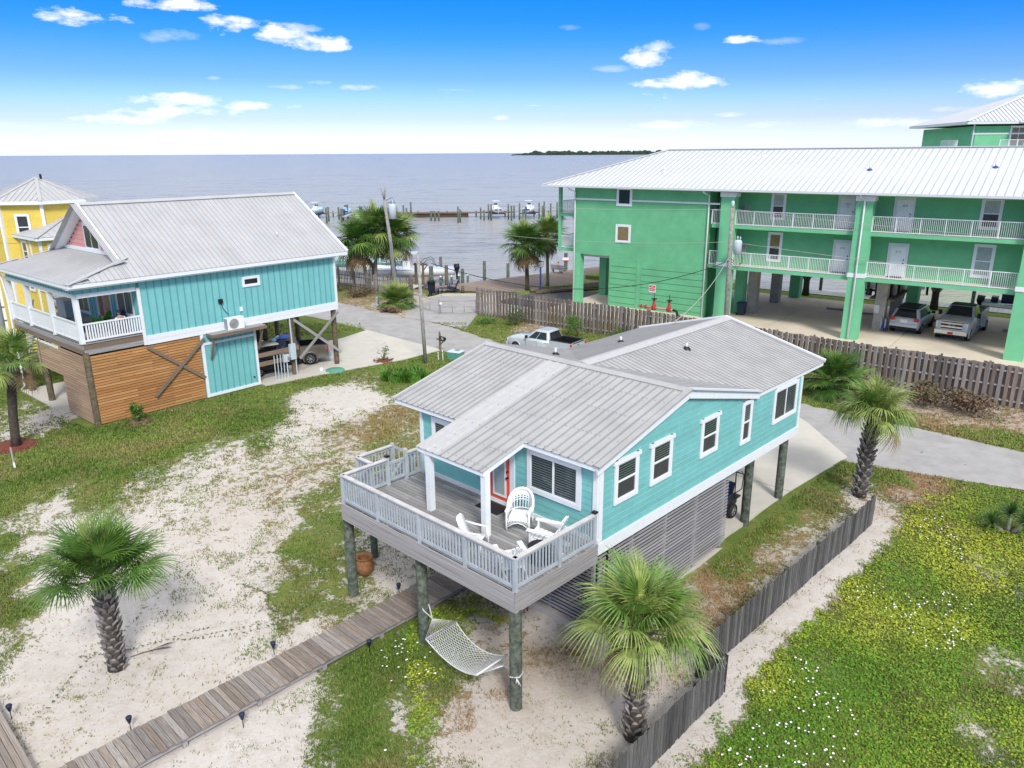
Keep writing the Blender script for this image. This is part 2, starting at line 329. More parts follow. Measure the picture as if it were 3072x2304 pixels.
PILE = mat('treated_piling_wood', (0.055, 0.085, 0.065), 0.85, 0.45, 7.0, rv=0.12, detail=7, bump=0.3, col2=(0.17, 0.19, 0.15))
PILEB = mat('brown_piling_wood', (0.12, 0.095, 0.06), 0.85, 0.4, 6.0, rv=0.15, detail=7, bump=0.3, col2=(0.21, 0.17, 0.11))
POLE = mat('utility_pole_wood', (0.26, 0.245, 0.225), 0.85, 0.3, 5.0, rv=0.1, detail=7, bump=0.2, col2=(0.40, 0.385, 0.36))
CONC = mat('driveway_concrete', (0.50, 0.475, 0.43), 0.9, 0.07, 1.2, rv=0.03, detail=8)
SLAB = mat('parking_concrete', (0.62, 0.545, 0.45), 0.9, 0.12, 0.5, rv=0.03, detail=8)
CCOL = mat('bare_concrete_column', (0.42, 0.39, 0.36), 0.9, 0.2, 2, detail=7)
ASPH = mat('pale_worn_asphalt', (0.335, 0.325, 0.325), 0.95, 0.13, 1.1, detail=10, bump=0.3, bscale=60)
ASPHD = mat('dark_asphalt', (0.095, 0.098, 0.105), 0.95, 0.15, 1.5, detail=8)
GLASS = mat('dark_window_glass', (0.02, 0.028, 0.035), 0.06, 0.2, 1, spec=0.6)
BLIND = mat('window_blind_slats', (0.022, 0.030, 0.034), 0.12, 0.2, 1.5, spec=0.6, stripes=(2, 0.075, 0.32, (0.12, 0.16, 0.17)))
SCREEN = mat('insect_screen', (0.05, 0.055, 0.058), 0.35, 0.15, 3, spec=0.4)
CURT = mat('pale_curtain_glass', (0.33, 0.40, 0.40), 0.2, 0.15, 3, spec=0.6)
TANG = mat('tan_reflecting_glass', (0.22, 0.16, 0.08), 0.15, 0.2, 2, spec=0.6)
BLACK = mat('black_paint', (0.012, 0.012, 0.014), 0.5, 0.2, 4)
RUBBER = mat('tyre_rubber', (0.018, 0.018, 0.020), 0.85, 0.2, 9)
CHROME = mat('chrome', (0.62, 0.64, 0.66), 0.2, 0.05, 4, metal=0.85)
ALLOY = mat('alloy_wheel', (0.50, 0.50, 0.50), 0.3, 0.05, 4, metal=0.7)
SILV = mat('silver_car_paint', (0.47, 0.51, 0.54), 0.3, 0.04, 2, metal=0.15, coat=0.4)
SILV2 = mat('bright_silver_car_paint', (0.55, 0.57, 0.60), 0.3, 0.04, 2, metal=0.1, coat=0.3)
GRAYC = mat('bronze_car_paint', (0.21, 0.185, 0.155), 0.28, 0.05, 2, metal=0.4, coat=0.6)
REDL = mat('red_lamp_lens', (0.55, 0.02, 0.02), 0.2, 0.1, 4)
LAMPW = mat('clear_lamp_lens', (0.72, 0.74, 0.76), 0.12, 0.04, 4)
REDD = mat('coral_door_paint', (0.78, 0.105, 0.045), 0.45, 0.05, 4)
REDP = mat('red_valve_paint', (0.38, 0.035, 0.03), 0.5, 0.2, 6)
PIPE = mat('pinkish_pipe', (0.42, 0.25, 0.23), 0.6, 0.15, 6)
GREENU = mat('green_utility_box', (0.10, 0.30, 0.22), 0.6, 0.1, 4)
BIN = mat('dark_bin_plastic', (0.03, 0.055, 0.095), 0.5, 0.1, 4)
BING = mat('green_bin_plastic', (0.01, 0.05, 0.045), 0.5, 0.1, 4)
BLUE = mat('blue_paint', (0.02, 0.06, 0.28), 0.5, 0.1, 4)
NAVY = mat('navy_plastic', (0.012, 0.02, 0.055), 0.5, 0.1, 4)
TERRA = mat('terracotta', (0.26, 0.12, 0.05), 0.75, 0.3, 7)
ROPE = mat('white_rope', (0.66, 0.68, 0.70), 0.8, 0.08, 20)
TRUNKD = mat('palm_trunk_core', (0.075, 0.06, 0.048), 0.95, 0.4, 8, bump=0.4)
BOOT = mat('palm_boot', (0.16, 0.145, 0.14), 0.9, 0.35, 6, rv=0.3, col2=(0.30, 0.28, 0.265))
TRUNKG = mat('smooth_palm_trunk', (0.32, 0.295, 0.26), 0.95, 0.3, 5, bump=0.4, bscale=14, detail=7)
FROND = mat('green_frond', (0.085, 0.185, 0.030), 0.5, 0.35, 4, rv=0.28, col2=(0.15, 0.27, 0.045))
FRONDY = mat('yellow_green_frond', (0.20, 0.29, 0.055), 0.5, 0.3, 4, rv=0.22, col2=(0.33, 0.40, 0.12))
FRONDD = mat('deep_green_frond', (0.045, 0.125, 0.022), 0.5, 0.35, 4, rv=0.28, col2=(0.09, 0.20, 0.03))
FRONDB = mat('dead_frond', (0.19, 0.125, 0.06), 0.9, 0.3, 5, rv=0.25)
LEAFG = mat('shrub_leaf', (0.05, 0.15, 0.022), 0.5, 0.4, 5, rv=0.2, col2=(0.12, 0.27, 0.035))
LEAFY = mat('pale_new_leaf', (0.36, 0.42, 0.03), 0.5, 0.3, 5)
SCRUB = mat('dry_scrub', (0.13, 0.085, 0.055), 0.9, 0.4, 6, col2=(0.24, 0.17, 0.11))
SCRUBG = mat('green_scrub', (0.05, 0.085, 0.025), 0.8, 0.4, 6, col2=(0.12, 0.15, 0.05))
MULCH = mat('red_mulch', (0.16, 0.045, 0.03), 0.95, 0.5, 18, bump=0.6, detail=6)
GALV = mat('galvanised_steel', (0.34, 0.36, 0.38), 0.45, 0.1, 5, metal=0.5)
PVC = mat('pale_blue_conduit', (0.50, 0.58, 0.64), 0.5, 0.06, 5)
SKIN = mat('skin', (0.52, 0.28, 0.20), 0.6, 0.08, 8)
SHIRTW = mat('white_tee_cloth', (0.72, 0.74, 0.76), 0.85, 0.06, 8)
SHIRTR = mat('coral_shirt_cloth', (0.66, 0.12, 0.09), 0.85, 0.08, 8)
CLOTHD = mat('dark_shorts_cloth', (0.06, 0.065, 0.055), 0.9, 0.1, 8)
HULLW = mat('white_gelcoat', (0.76, 0.79, 0.82), 0.25, 0.04, 2, coat=0.4)
HULLB = mat('pale_blue_gelcoat', (0.36, 0.56, 0.68), 0.25, 0.06, 2, coat=0.4)
HULLT = mat('teal_gelcoat', (0.22, 0.44, 0.47), 0.3, 0.06, 2, coat=0.4)
SIGNR = mat('red_sign_face', (0.55, 0.03, 0.05), 0.5, 0.05, 6)
DOCKW = mat('brown_boardwalk_wood', (0.20, 0.145, 0.115), 0.9, 0.3, 2.0, rv=0.2, grain=True, col2=(0.33, 0.26, 0.22))
DOCKL = mat('pale_dock_wood', (0.52, 0.51, 0.49), 0.9, 0.12, 2.0, rv=0.08, grain=True, col2=(0.60, 0.59, 0.58))
GREENP = mat('lime_plastic', (0.09, 0.42, 0.03), 0.5, 0.05, 5)
SANDW = mat('sandy_straw', (0.5, 0.45, 0.36), 0.95, 0.2, 12)

# ---------------------------------------------------------------- building blocks


def lnk(o, par=None, kind=None):
    COL.objects.link(o)
    if par is not None:
        o.parent = par
    if kind:
        o['kind'] = kind
    return o


def tag(o, label=None, cat=None, group=None, kind=None):
    if label:
        o['label'] = label
    if cat:
        o['category'] = cat
    if group:
        o['group'] = group
    if kind:
        o['kind'] = kind
    return o


def T(name, label, cat, loc=(0, 0, 0), rz=0.0, group=None):
    o = D.objects.new(name, None)
    o.empty_display_size = 0.3
    o.location = loc
    o.rotation_euler = (0, 0, rz)
    return tag(lnk(o), label, cat, group)


def _unit():
    me = D.meshes.new('unit_block')
    v = [(x, y, z) for x in (-.5, .5) for y in (-.5, .5) for z in (-.5, .5)]
    me.from_pydata(v, [], [(0, 1, 3, 2), (4, 6, 7, 5), (0, 4, 5, 1), (2, 3, 7, 6), (0, 2, 6, 4), (1, 5, 7, 3)])
    me.materials.append(None)
    return me


def _unitcyl(n):
    me = D.meshes.new('unit_round')
    v = [(math.cos(2 * math.pi * i / n), math.sin(2 * math.pi * i / n), z) for z in (0, 1) for i in range(n)]
    f = [(i, (i + 1) % n, n + (i + 1) % n, n + i) for i in range(n)] + [tuple(range(n - 1, -1, -1)), tuple(range(n, 2 * n))]
    me.from_pydata(v, [], f)
    for p_ in me.polygons[:n]:
        p_.use_smooth = True
    me.materials.append(None)
    return me


UB, UC8, UC16 = _unit(), _unitcyl(8), _unitcyl(16)
QZ = Quaternion((0, 0, 1), R(90))
QY = Quaternion((0, 1, 0), R(-90))


def inst(n, me, par, m, loc=(0, 0, 0), q=None, s=(1, 1, 1)):
    o = D.objects.new(n, me)
    if m is not None:
        o.material_slots[0].link = 'OBJECT'
        o.material_slots[0].material = m
    o.rotation_mode = 'QUATERNION'
    o.location = loc
    if q is not None:
        o.rotation_quaternion = q
    o.scale = s
    return lnk(o, par)


def bx(n, par, m, c, s, r=(0, 0, 0)):
    """one block; its long side runs along local X so that wood grain follows it"""
    q = Euler(r).to_quaternion()
    s = list(s)
    if s[1] > s[0] and s[1] >= s[2]:
        q = q @ QZ
        s = [s[1], s[0], s[2]]
    elif s[2] > s[0]:
        q = q @ QY
        s = [s[2], s[1], s[0]]
    return inst(n, UB, par, m, c, q, s)


def frame_q(d, up=Vector((0, 0, 1))):
    x = Vector(d).normalized()
    if abs(x.dot(up)) > 0.98:
        up = Vector((0, 1, 0))
    y = up.cross(x).normalized()
    z = x.cross(y)
    return Matrix((x, y, z)).transposed().to_quaternion()


def beam(n, par, m, p0, p1, w, h, up=(0, 0, 1)):
    p0, p1 = Vector(p0), Vector(p1)
    return inst(n, UB, par, m, (p0 + p1) / 2, frame_q(p1 - p0, Vector(up)), ((p1 - p0).length, w, h))


def cy(n, par, m, p0, p1, r, big=False):
    p0, p1 = Vector(p0), Vector(p1)
    d = p1 - p0
    return inst(n, UC16 if big else UC8, par, m, p0, Vector((0, 0, 1)).rotation_difference(d), (r, r, d.length))


class MB:
    """collects shapes into one mesh; every shape may carry its own material"""

    def __init__(s):
        s.v, s.f, s.mi, s.m, s.sm = [], [], [], [], []

    def mid(s, m):
        if m not in s.m:
            s.m.append(m)
        return s.m.index(m)

    def add(s, vs_, fs_, m, smooth=False):
        b = len(s.v)
        s.v += [tuple(v) for v in vs_]
        k = s.mid(m)
        for f in fs_:
            s.f.append(tuple(b + i for i in f))
            s.mi.append(k)
            s.sm.append(smooth)
        return s

    def box(s, c, z, m, r=None):
        q = Euler(r).to_matrix() if r else None
        vs_ = []
        for x in (-.5, .5):
            for y in (-.5, .5):
                for w in (-.5, .5):
                    v = Vector((x * z[0], y * z[1], w * z[2]))
                    if q:
                        v = q @ v
                    vs_.append(v + Vector(c))
        return s.add(vs_, [(0, 1, 3, 2), (4, 6, 7, 5), (0, 4, 5, 1), (2, 3, 7, 6), (0, 2, 6, 4), (1, 5, 7, 3)], m)

    def bar(s, p0, p1, w, h, m, up=(0, 0, 1)):
        p0, p1 = Vector(p0), Vector(p1)
        M_ = frame_q(p1 - p0, Vector(up)).to_matrix()
        L_ = (p1 - p0).length
        vs_ = [M_ @ Vector((x * L_, y * w, z * h)) + (p0 + p1) / 2 for x in (-.5, .5) for y in (-.5, .5) for z in (-.5, .5)]
        return s.add(vs_, [(0, 1, 3, 2), (4, 6, 7, 5), (0, 4, 5, 1), (2, 3, 7, 6), (0, 2, 6, 4), (1, 5, 7, 3)], m)

    def tube(s, pts, rad, m, n=6, cap=True):
        pts = [Vector(p) for p in pts]
        if isinstance(rad, (int, float)):
            rad = [rad] * len(pts)
        vs_, fs_ = [], []
        up = Vector((0, 0, 1))
        for i, p_ in enumerate(pts):
            d = (pts[min(i + 1, len(pts) - 1)] - pts[max(i - 1, 0)]).normalized()
            a = d.cross(up if abs(d.dot(up)) < .95 else Vector((1, 0, 0))).normalized()
            b_ = d.cross(a)
            for k in range(n):
                t = 2 * math.pi * k / n
                vs_.append(p_ + (a * math.cos(t) + b_ * math.sin(t)) * rad[i])
        for i in range(len(pts) - 1):
            for k in range(n):
                fs_.append((i * n + k, i * n + (k + 1) % n, (i + 1) * n + (k + 1) % n, (i + 1) * n + k))
        if cap:
            fs_ += [tuple(range(n - 1, -1, -1)), tuple(range((len(pts) - 1) * n, len(pts) * n))]
        return s.add(vs_, fs_, m, True)

    def lathe(s, prof, m, n=16, c=(0, 0, 0), closed=False):
        vs_ = [(c[0] + r_ * math.cos(2 * math.pi * k / n), c[1] + r_ * math.sin(2 * math.pi * k / n), c[2] + z_) for r_, z_ in prof for k in range(n)]
        fs_ = [(i * n + k, i * n + (k + 1) % n, (i + 1) * n + (k + 1) % n, (i + 1) * n + k) for i in range(len(prof) - 1) for k in range(n)]
        return s.add(vs_, fs_, m, True)

    def loft(s, rings, m, cap=True, smooth=True):
        n = len(rings[0])
        vs_ = [p_ for r_ in rings for p_ in r_]
        fs_ = [(i * n + k, i * n + (k + 1) % n, (i + 1) * n + (k + 1) % n, (i + 1) * n + k) for i in range(len(rings) - 1) for k in range(n)]
        if cap:
            fs_ += [tuple(range(n - 1, -1, -1)), tuple(range((len(rings) - 1) * n, len(rings) * n))]
        return s.add(vs_, fs_, m, smooth)

    def prism(s, poly, axis, a, b, m):
        """poly: 2-D points in the plane across `axis`; extruded from a to b"""
        def P3(u, v, w):
            return {'x': (w, u, v), 'y': (u, w, v), 'z': (u, v, w)}[axis]
        n = len(poly)
        vs_ = [P3(u, v, a) for u, v in poly] + [P3(u, v, b) for u, v in poly]
        fs_ = [(i, (i + 1) % n, n + (i + 1) % n, n + i) for i in range(n)] + [tuple(range(n - 1, -1, -1)), tuple(range(n, 2 * n))]
        return s.add(vs_, fs_, m)

    def build(s, name, par=None, loc=(0, 0, 0), kind=None, fix=True):
        me = D.meshes.new(name)
        me.from_pydata(s.v, [], s.f)
        for m in s.m:
            me.materials.append(m)
        me.polygons.foreach_set('material_index', s.mi)
        me.polygons.foreach_set('use_smooth', s.sm)
        if fix:
            bm_ = bmesh.new()
            bm_.from_mesh(me)
            bmesh.ops.recalc_face_normals(bm_, faces=bm_.faces)
            bm_.to_mesh(me)
            bm_.free()
        me.update()
        o = D.objects.new(name, me)
        o.location = loc
        return lnk(o, par, kind)


class Frame:
    """a building's own axes: x along its front to the right, y away behind the front"""

    def __init__(s, o, yaw):
        s.o, s.yaw = Vector((o[0], o[1], 0)), yaw
        s.x = Vector((math.cos(yaw), -math.sin(yaw), 0))
        s.y = Vector((math.sin(yaw), math.cos(yaw), 0))

    def w(s, x, y, z=0.0):
        return s.o + s.x * x + s.y * y + Vector((0, 0, z))

    def T(s, name, label, cat, x=0, y=0, z=0, rz=0.0, group=None):
        return T(name, label, cat, s.w(x, y, z), rz - s.yaw, group)


FM = Frame((0.06, 16.434), R(43.658))       # main house; origin under the front right deck corner
FL = Frame((-21.682, 37.24), R(40.451))     # left house; origin at its front right corner post
FC = Frame((15.349, 60.043), R(37.165))     # condominium; origin at the right end of its solid wall


def sm(t):
    t = np.clip(t, 0, 1)
    return t * t * (3 - 2 * t)


def gz(X, Y):
    return 0.4 * float(sm((Y - 18) / 12))


def text(name, body, size, m, par, loc, rot, depth=0.004):
    cu = D.curves.new(name, 'FONT')
    cu.body, cu.size, cu.extrude = body, size, depth
    cu.align_x, cu.align_y = 'CENTER', 'CENTER'
    cu.materials.append(m)
    tmp = D.objects.new(name, cu)
    me = D.meshes.new_from_object(tmp)
    D.objects.remove(tmp)
    me.materials.clear()
    me.materials.append(m)
    o = D.objects.new(name, me)
    o.location, o.rotation_euler = loc, rot
    return lnk(o, par)

# ---------------------------------------------------------------- terrain, water, roads
SHORE = [FC.w(70, 19.2), FC.w(3, 19.2), Vector((20, 93, 0)), Vector((6.6, 90.1, 0)), Vector((-4.4, 82, 0)), Vector((-9, 78.5, 0)), Vector((-13, 81, 0)), Vector((-20, 87, 0)), Vector((-40, 100, 0)), Vector((-130, 150, 0))]
LANDP = [(-130, -12), (90, -12)] + [(p.x, p.y) for p in SHORE]


def inpoly(X, Y, poly):
    ins = np.zeros(X.shape, bool)
    n = len(poly)
    for i in range(n):
        x0, y0 = poly[i]
        x1, y1 = poly[(i + 1) % n]
        if y0 == y1:
            continue
        c = ((y0 > Y) != (y1 > Y)) & (X < (x1 - x0) * (Y - y0) / (y1 - y0) + x0)
        ins ^= c
    return ins


def cover_at(X, Y):
    st = np.array(COVER)
    sx, sy = st[:, 0], st[:, 1]
    num = np.zeros(X.shape + (2,))
    den = np.zeros(X.shape)
    for x0, y0, c, d in COVER:
        s = 0.35 + 0.02 * y0
        w = 1.0 / (((X - x0) ** 2 + (0.55 * (Y - y0)) ** 2) / s ** 2 + 0.12) ** 1.9
        num[..., 0] += w * c
        num[..., 1] += w * d
        den += w
    return num / den[..., None]


def build_ground():
    xs = np.unique(np.concatenate([np.arange(-130, -45, 2.5), np.arange(-45, 45, 0.3), np.arange(45, 91, 2.5)]))
    ys = np.concatenate([np.arange(-12, 10, 1.0), np.arange(10, 60, 0.25), np.arange(60, 152, 0.6)])
    X, Y = np.meshgrid(xs, ys, indexing='ij')
    land = inpoly(X, Y, LANDP)
    rng = np.random.default_rng(3)
    Z = 0.4 * sm((Y - 18) / 12)
    Z = Z + 0.025 * np.sin(X * 1.3 + Y * .7) * np.cos(Y * 1.1 - X * .4) * (Y < 28) + rng.normal(0, .006, X.shape) * (Y < 40)
    Z = np.where(land, Z, -2.5)
    cv = cover_at(X, Y)
    ny = len(ys)
    I = np.arange(len(xs) * ny).reshape(len(xs), ny)
    a, b, c, d = I[:-1, :-1].ravel(), I[1:, :-1].ravel(), I[1:, 1:].ravel(), I[:-1, 1:].ravel()
    F = np.stack([a, b, c, d], 1)
    Zr = Z.ravel()
    F = F[(Zr[F] > -2).any(1)]
    me = D.meshes.new('ground')
    me.vertices.add(X.size)
    me.vertices.foreach_set('co', np.stack([X.ravel(), Y.ravel(), Zr], 1).ravel())
    me.loops.add(F.size)
    me.loops.foreach_set('vertex_index', F.ravel())
    me.polygons.add(len(F))
    me.polygons.foreach_set('loop_start', np.arange(0, F.size, 4))
    me.polygons.foreach_set('use_smooth', np.ones(len(F), bool))
    for k, nm in ((0, 'cover'), (1, 'dry')):
        at = me.attributes.new(nm, 'FLOAT', 'POINT')
        at.data.foreach_set('value', cv[..., k].ravel().astype(np.float32))
    me.update(calc_edges=True)
    m = D.materials.new('sand_and_grass')
    m.use_nodes = True
    N, L = m.node_tree.nodes, m.node_tree.links
    bs = N['Principled BSDF']
    bs.inputs['Roughness'].default_value = 0.95
    bs.inputs['Specular IOR Level'].default_value = 0.15
    geo = N.new('ShaderNodeNewGeometry')

    def noise(sc, det=6, ro=.6):
        n = N.new('ShaderNodeTexNoise')
        n.inputs['Scale'].default_value, n.inputs['Detail'].default_value, n.inputs['Roughness'].default_value = sc, det, ro
        L.new(geo.outputs['Position'], n.inputs['Vector'])
        return n.outputs[0]

    def mth(op, a, b):
        n = N.new('ShaderNodeMath')
        n.operation = op
        for i, v in enumerate((a, b)):
            if isinstance(v, (int, float)):
                n.inputs[i].default_value = v
            else:
                L.new(v, n.inputs[i])
        return n.outputs[0]

    def ramp(f, stops):
        r_ = N.new('ShaderNodeValToRGB')
        e = r_.color_ramp.elements
        e[0].position, e[0].color = stops[0][0], (*stops[0][1], 1)
        e[1].position, e[1].color = stops[-1][0], (*stops[-1][1], 1)
        for p_, c_ in stops[1:-1]:
            q = e.new(p_)
            q.color = (*c_, 1)
        L.new(f, r_.inputs[0])
        return r_.outputs[0]

    def mix(f, a, b):
        n = N.new('ShaderNodeMix')
        n.data_type = 'RGBA'
        for s_, v in ((n.inputs[0], f), (n.inputs[6], a), (n.inputs[7], b)):
            if isinstance(v, (int, float)):
                s_.default_value = v
            else:
                L.new(v, s_)
        return n.outputs[2]
    ca, da = N.new('ShaderNodeAttribute'), N.new('ShaderNodeAttribute')
    ca.attribute_name, da.attribute_name = 'cover', 'dry'
    big, med, fine, tiny = noise(0.55, 5), noise(2.2, 8, .65), noise(9, 6, .65), noise(38, 4, .6)
    nsum = mth('ADD', mth('ADD', mth('MULTIPLY', big, .45), mth('MULTIPLY', med, 1.25)), mth('MULTIPLY', fine, 1.0))
    k = mth('SUBTRACT', mth('ADD', ca.outputs['Fac'], nsum), 1.80)
    mask = N.new('ShaderNodeMapRange')
    mask.interpolation_type = 'SMOOTHSTEP'
    mask.inputs['From Min'].default_value, mask.inputs['From Max'].default_value = -0.06, 0.16
    L.new(k, mask.inputs['Value'])
    grass = mix(fine, ramp(med, [(.3, (.062, .112, .020)), (.47, (.105, .160, .032)), (.62, (.19, .215, .062))]), ramp(tiny, [(.35, (.052, .095, .016)), (.65, (.175, .205, .055))]))
    brown = ramp(fine, [(.3, (.150, .085, .040)), (.5, (.245, .150, .080)), (.7, (.37, .26, .155))])
    dryk = mth('ADD', da.outputs['Fac'], mth('MULTIPLY', mth('SUBTRACT', med, .5), 2.4))
    dm = N.new('ShaderNodeMapRange')
    dm.interpolation_type = 'SMOOTHSTEP'
    dm.inputs['From Min'].default_value, dm.inputs['From Max'].default_value = 0.2, 0.85
    L.new(dryk, dm.inputs['Value'])
    veg = mix(dm.outputs[0], grass, brown)
    sand = mix(mth('MULTIPLY', tiny, .5), ramp(med, [(.3, (.46, .41, .365)), (.5, (.55, .51, .475)), (.72, (.61, .58, .555))]), ramp(fine, [(.34, (.36, .30, .245)), (.52, (.55, .51, .475)), (.7, (.61, .58, .55))]))
    # drying litter darkens and warms the sand where the plants are brown
    dirt = N.new('ShaderNodeMapRange')
    dirt.inputs['From Min'].default_value, dirt.inputs['From Max'].default_value = 0.25, 0.75
    dirt.inputs['To Max'].default_value = 0.75
    L.new(mth('MULTIPLY', da.outputs['Fac'], mth('ADD', fine, .55)), dirt.inputs['Value'])
    sand = mix(dirt.outputs[0], sand, ramp(fine, [(.3, (.26, .195, .14)), (.7, (.47, .40, .335))]))
    L.new(mix(mask.outputs[0], sand, veg), bs.inputs['Base Color'])
    bp = N.new('ShaderNodeBump')
    bp.inputs['Strength'].default_value, bp.inputs['Distance'].default_value = 0.6, 0.05
    L.new(mth('ADD', mth('ADD', fine, mth('MULTIPLY', tiny, .5)), mth('MULTIPLY', mask.outputs[0], .5)), bp.inputs['Height'])
    L.new(bp.outputs[0], bs.inputs['Normal'])
    me.materials.append(m)
    lnk(D.objects.new('ground', me), None, 'structure')


build_ground()

# water: one sheet to the horizon
mw = D.materials.new('bay_water')
mw.use_nodes = True
N, L = mw.node_tree.nodes, mw.node_tree.links
bs = N['Principled BSDF']
bs.inputs['Roughness'].default_value = 0.22
bs.inputs['Specular IOR Level'].default_value = 0.2
bs.inputs['Specular Tint'].default_value = (1, .88, .70, 1)
geo = N.new('ShaderNodeNewGeometry')
hs = None
for sc, k in (((.055, .16, 1), 1.0), ((.22, .55, 1), .75), ((.9, 2.2, 1), .34)):
    mp = N.new('ShaderNodeMapping')
    mp.inputs['Scale'].default_value = sc
    mp.inputs['Rotation'].default_value = (0, 0, .25)
    L.new(geo.outputs['Position'], mp.inputs[0])
    n = N.new('ShaderNodeTexNoise')
    n.inputs['Scale'].default_value, n.inputs['Detail'].default_value = 1, 5
    n.inputs['Distortion'].default_value = 0.6
    L.new(mp.outputs[0], n.inputs['Vector'])
    q = N.new('ShaderNodeMath')
    q.operation = 'MULTIPLY_ADD'
    L.new(n.outputs[0], q.inputs[0])
    q.inputs[1].default_value = k
    if hs is None:
        q.inputs[2].default_value = 0
    else:
        L.new(hs, q.inputs[2])
    hs = q.outputs[0]
bp = N.new('ShaderNodeBump')
bp.inputs['Strength'].default_value, bp.inputs['Distance'].default_value = 0.9, 1.0
L.new(hs, bp.inputs['Height'])
L.new(bp.outputs[0], bs.inputs['Normal'])
rp = N.new('ShaderNodeValToRGB')
rp.color_ramp.elements[0].position, rp.color_ramp.elements[0].color = .65, (.12, .115, .105, 1)
rp.color_ramp.elements[1].position, rp.color_ramp.elements[1].color = 1.35, (.33, .322, .30, 1)
L.new(hs, rp.inputs[0])
L.new(rp.outputs[0], bs.inputs['Base Color'])
wb = MB()
wb.add([(-9000, -60, -.5), (9000, -60, -.5), (9000, 15000, -.5), (-9000, 15000, -.5)], [(0, 1, 2, 3)], mw)
wb.build('water', None, kind='structure', fix=False)


def sheet(name, pts, z, m, kind='structure', thick=None, par=None):
    b = MB()
    n = len(pts)
    if thick is None:
        b.add([(x, y, z) for x, y in pts], [tuple(range(n))], m)
        o = b.build(name, par, kind=kind, fix=False)
        if o.data.polygons[0].normal.z < 0:
            o.data.flip_normals()
        return o
    b.add([(x, y, z) for x, y in pts] + [(x, y, z - thick) for x, y in pts], [tuple(range(n)), tuple(range(2 * n - 1, n - 1, -1))] + [(i, i + n, (i + 1) % n + n, (i + 1) % n) for i in range(n)], m)
    return b.build(name, par, kind=kind)


# the lane between the houses and the condominium fence; ragged sandy edges
def ragged(pts, amp, step=0.8, seed=1):
    r_ = random.Random(seed)
    out = []
    for (x0, y0), (x1, y1) in zip(pts[:-1], pts[1:]):
        L_ = math.hypot(x1 - x0, y1 - y0)
        k = max(1, int(L_ / step))
        for i in range(k):
            t = i / k
            out.append((x0 + (x1 - x0) * t + r_.uniform(-amp, amp), y0 + (y1 - y0) * t + r_.uniform(-amp, amp)))
    return out + [pts[-1]]


near = [(44, 16.5), (30, 24.3), (21.3, 28.8), (15.44, 31.85), (11.5, 35.5), (4, 42.5), (-3.05, 50.4), (-5.7, 53.5), (-11.7, 59.4), (-16.1, 63.6), (-30, 75), (-60, 96)]
far = [(-60, 104), (-32, 84), (-20.5, 74.5), (-16.2, 70.8), (-9.8, 64.4), (-6.4, 61.8), (-3.9, 58.9), (-.2, 53.9), (4, 50), (11, 44.6), (16.4, 40.1), (21, 35.9), (24, 32.9), (33, 26.3), (48, 17.5)]
sheet('road', ragged(near, .10, .7, 2) + ragged(far, .16, .6, 3), .414, ASPH)
sheet('gate_apron', [(-9.3, 64.2), (-6.3, 61.9), (-3.7, 59.4), (-3.1, 64.6), (-2.2, 70), (-3.4, 74.1), (-6.4, 74.9), (-9.0, 69.6)], .419, ASPH)
# left house: slab below and driveway
FLp = lambda pts: [tuple(FL.w(x, y).xy) for x, y in pts]
FMp = lambda pts: [tuple(FM.w(x, y).xy) for x, y in pts]
FCp = lambda pts: [tuple(FC.w(x, y).xy) for x, y in pts]
sheet('house_slab', FLp([(-10, -.35), (-3.4, -.35), (-3.4, .6), (-.1, .6), (-.1, 9.6), (.5, 9.6), (1.05, 13), (-6.2, 16.1), (-10, 16.1)]), .46, CONC, thick=.3)
sheet('driveway', FLp([(1.06, 13), (2.45, 19), (2.6, 22.6), (-6.6, 23.3), (-5.9, 20.3), (-6.2, 16.11)]), .452, CONC, thick=.3)
# main house: driveway from the carport to the lane, cast in bays
sheet('driveway', FMp([(-8.6, 11.4), (-.35, 11.4), (-.25, 16.9), (-8.6, 16.9)]), .415, CONC, thick=.3)
sheet('driveway', FMp([(-8.6, 16.93), (-.25, 16.93), (.1, 22.3), (-3.2, 25.6), (-6.5, 28.2), (-8.6, 30.0)]), .422, CONC, thick=.3)
sheet('garage_slab', FMp([(-7.3, 3.75), (-.1, 3.75), (-.1, 11.38), (-7.3, 11.38)]), .24, CONC, thick=.35)
# condominium: parking slab in bays, grass strip, dark asphalt at its left end
for i in range(6):
    x0 = -12.75 + i * 9.0
    for y0, y1 in ((-3.4, 2.2), (2.22, 8.4), (8.42, 14.55)):
        sheet('parking_slab', FCp([(x0, y0), (x0 + 8.97, y0), (x0 + 8.97, y1), (x0, y1)]), 1.0, SLAB, thick=.75)
sheet('parking_base', FCp([(-12.7, -3.35), (41, -3.35), (41, 14.5), (-12.7, 14.5)]), .985, ASPHD, thick=.7)
mg = mat('bright_lawn', (0.11, 0.20, 0.02), 0.9, 0.3, 3, col2=(0.22, 0.30, 0.03), bump=.5, bscale=25)
sheet('lawn_strip', FCp([(-20, 14.56), (41, 14.56), (41, 16.9), (-20, 16.9)]), .93, mg, thick=.7)
sheet('side_asphalt', FCp([(-19.5, -1.6), (-12.77, -1.6), (-12.77, 8.5), (-19.5, 6.0)]), .60, ASPHD, thick=.3)
sheet('lawn_strip', FCp([(-22, 4.2), (-19.4, 6.02), (-12.77, 8.52), (-12.77, 13.9), (-19, 13)]), .55, mg, thick=.3)
sheet('lawn_strip', [(-.4, 74.6), (3.6, 73.5), (9, 78.6), (6.4, 80.4)], .53, mg, thick=.3)

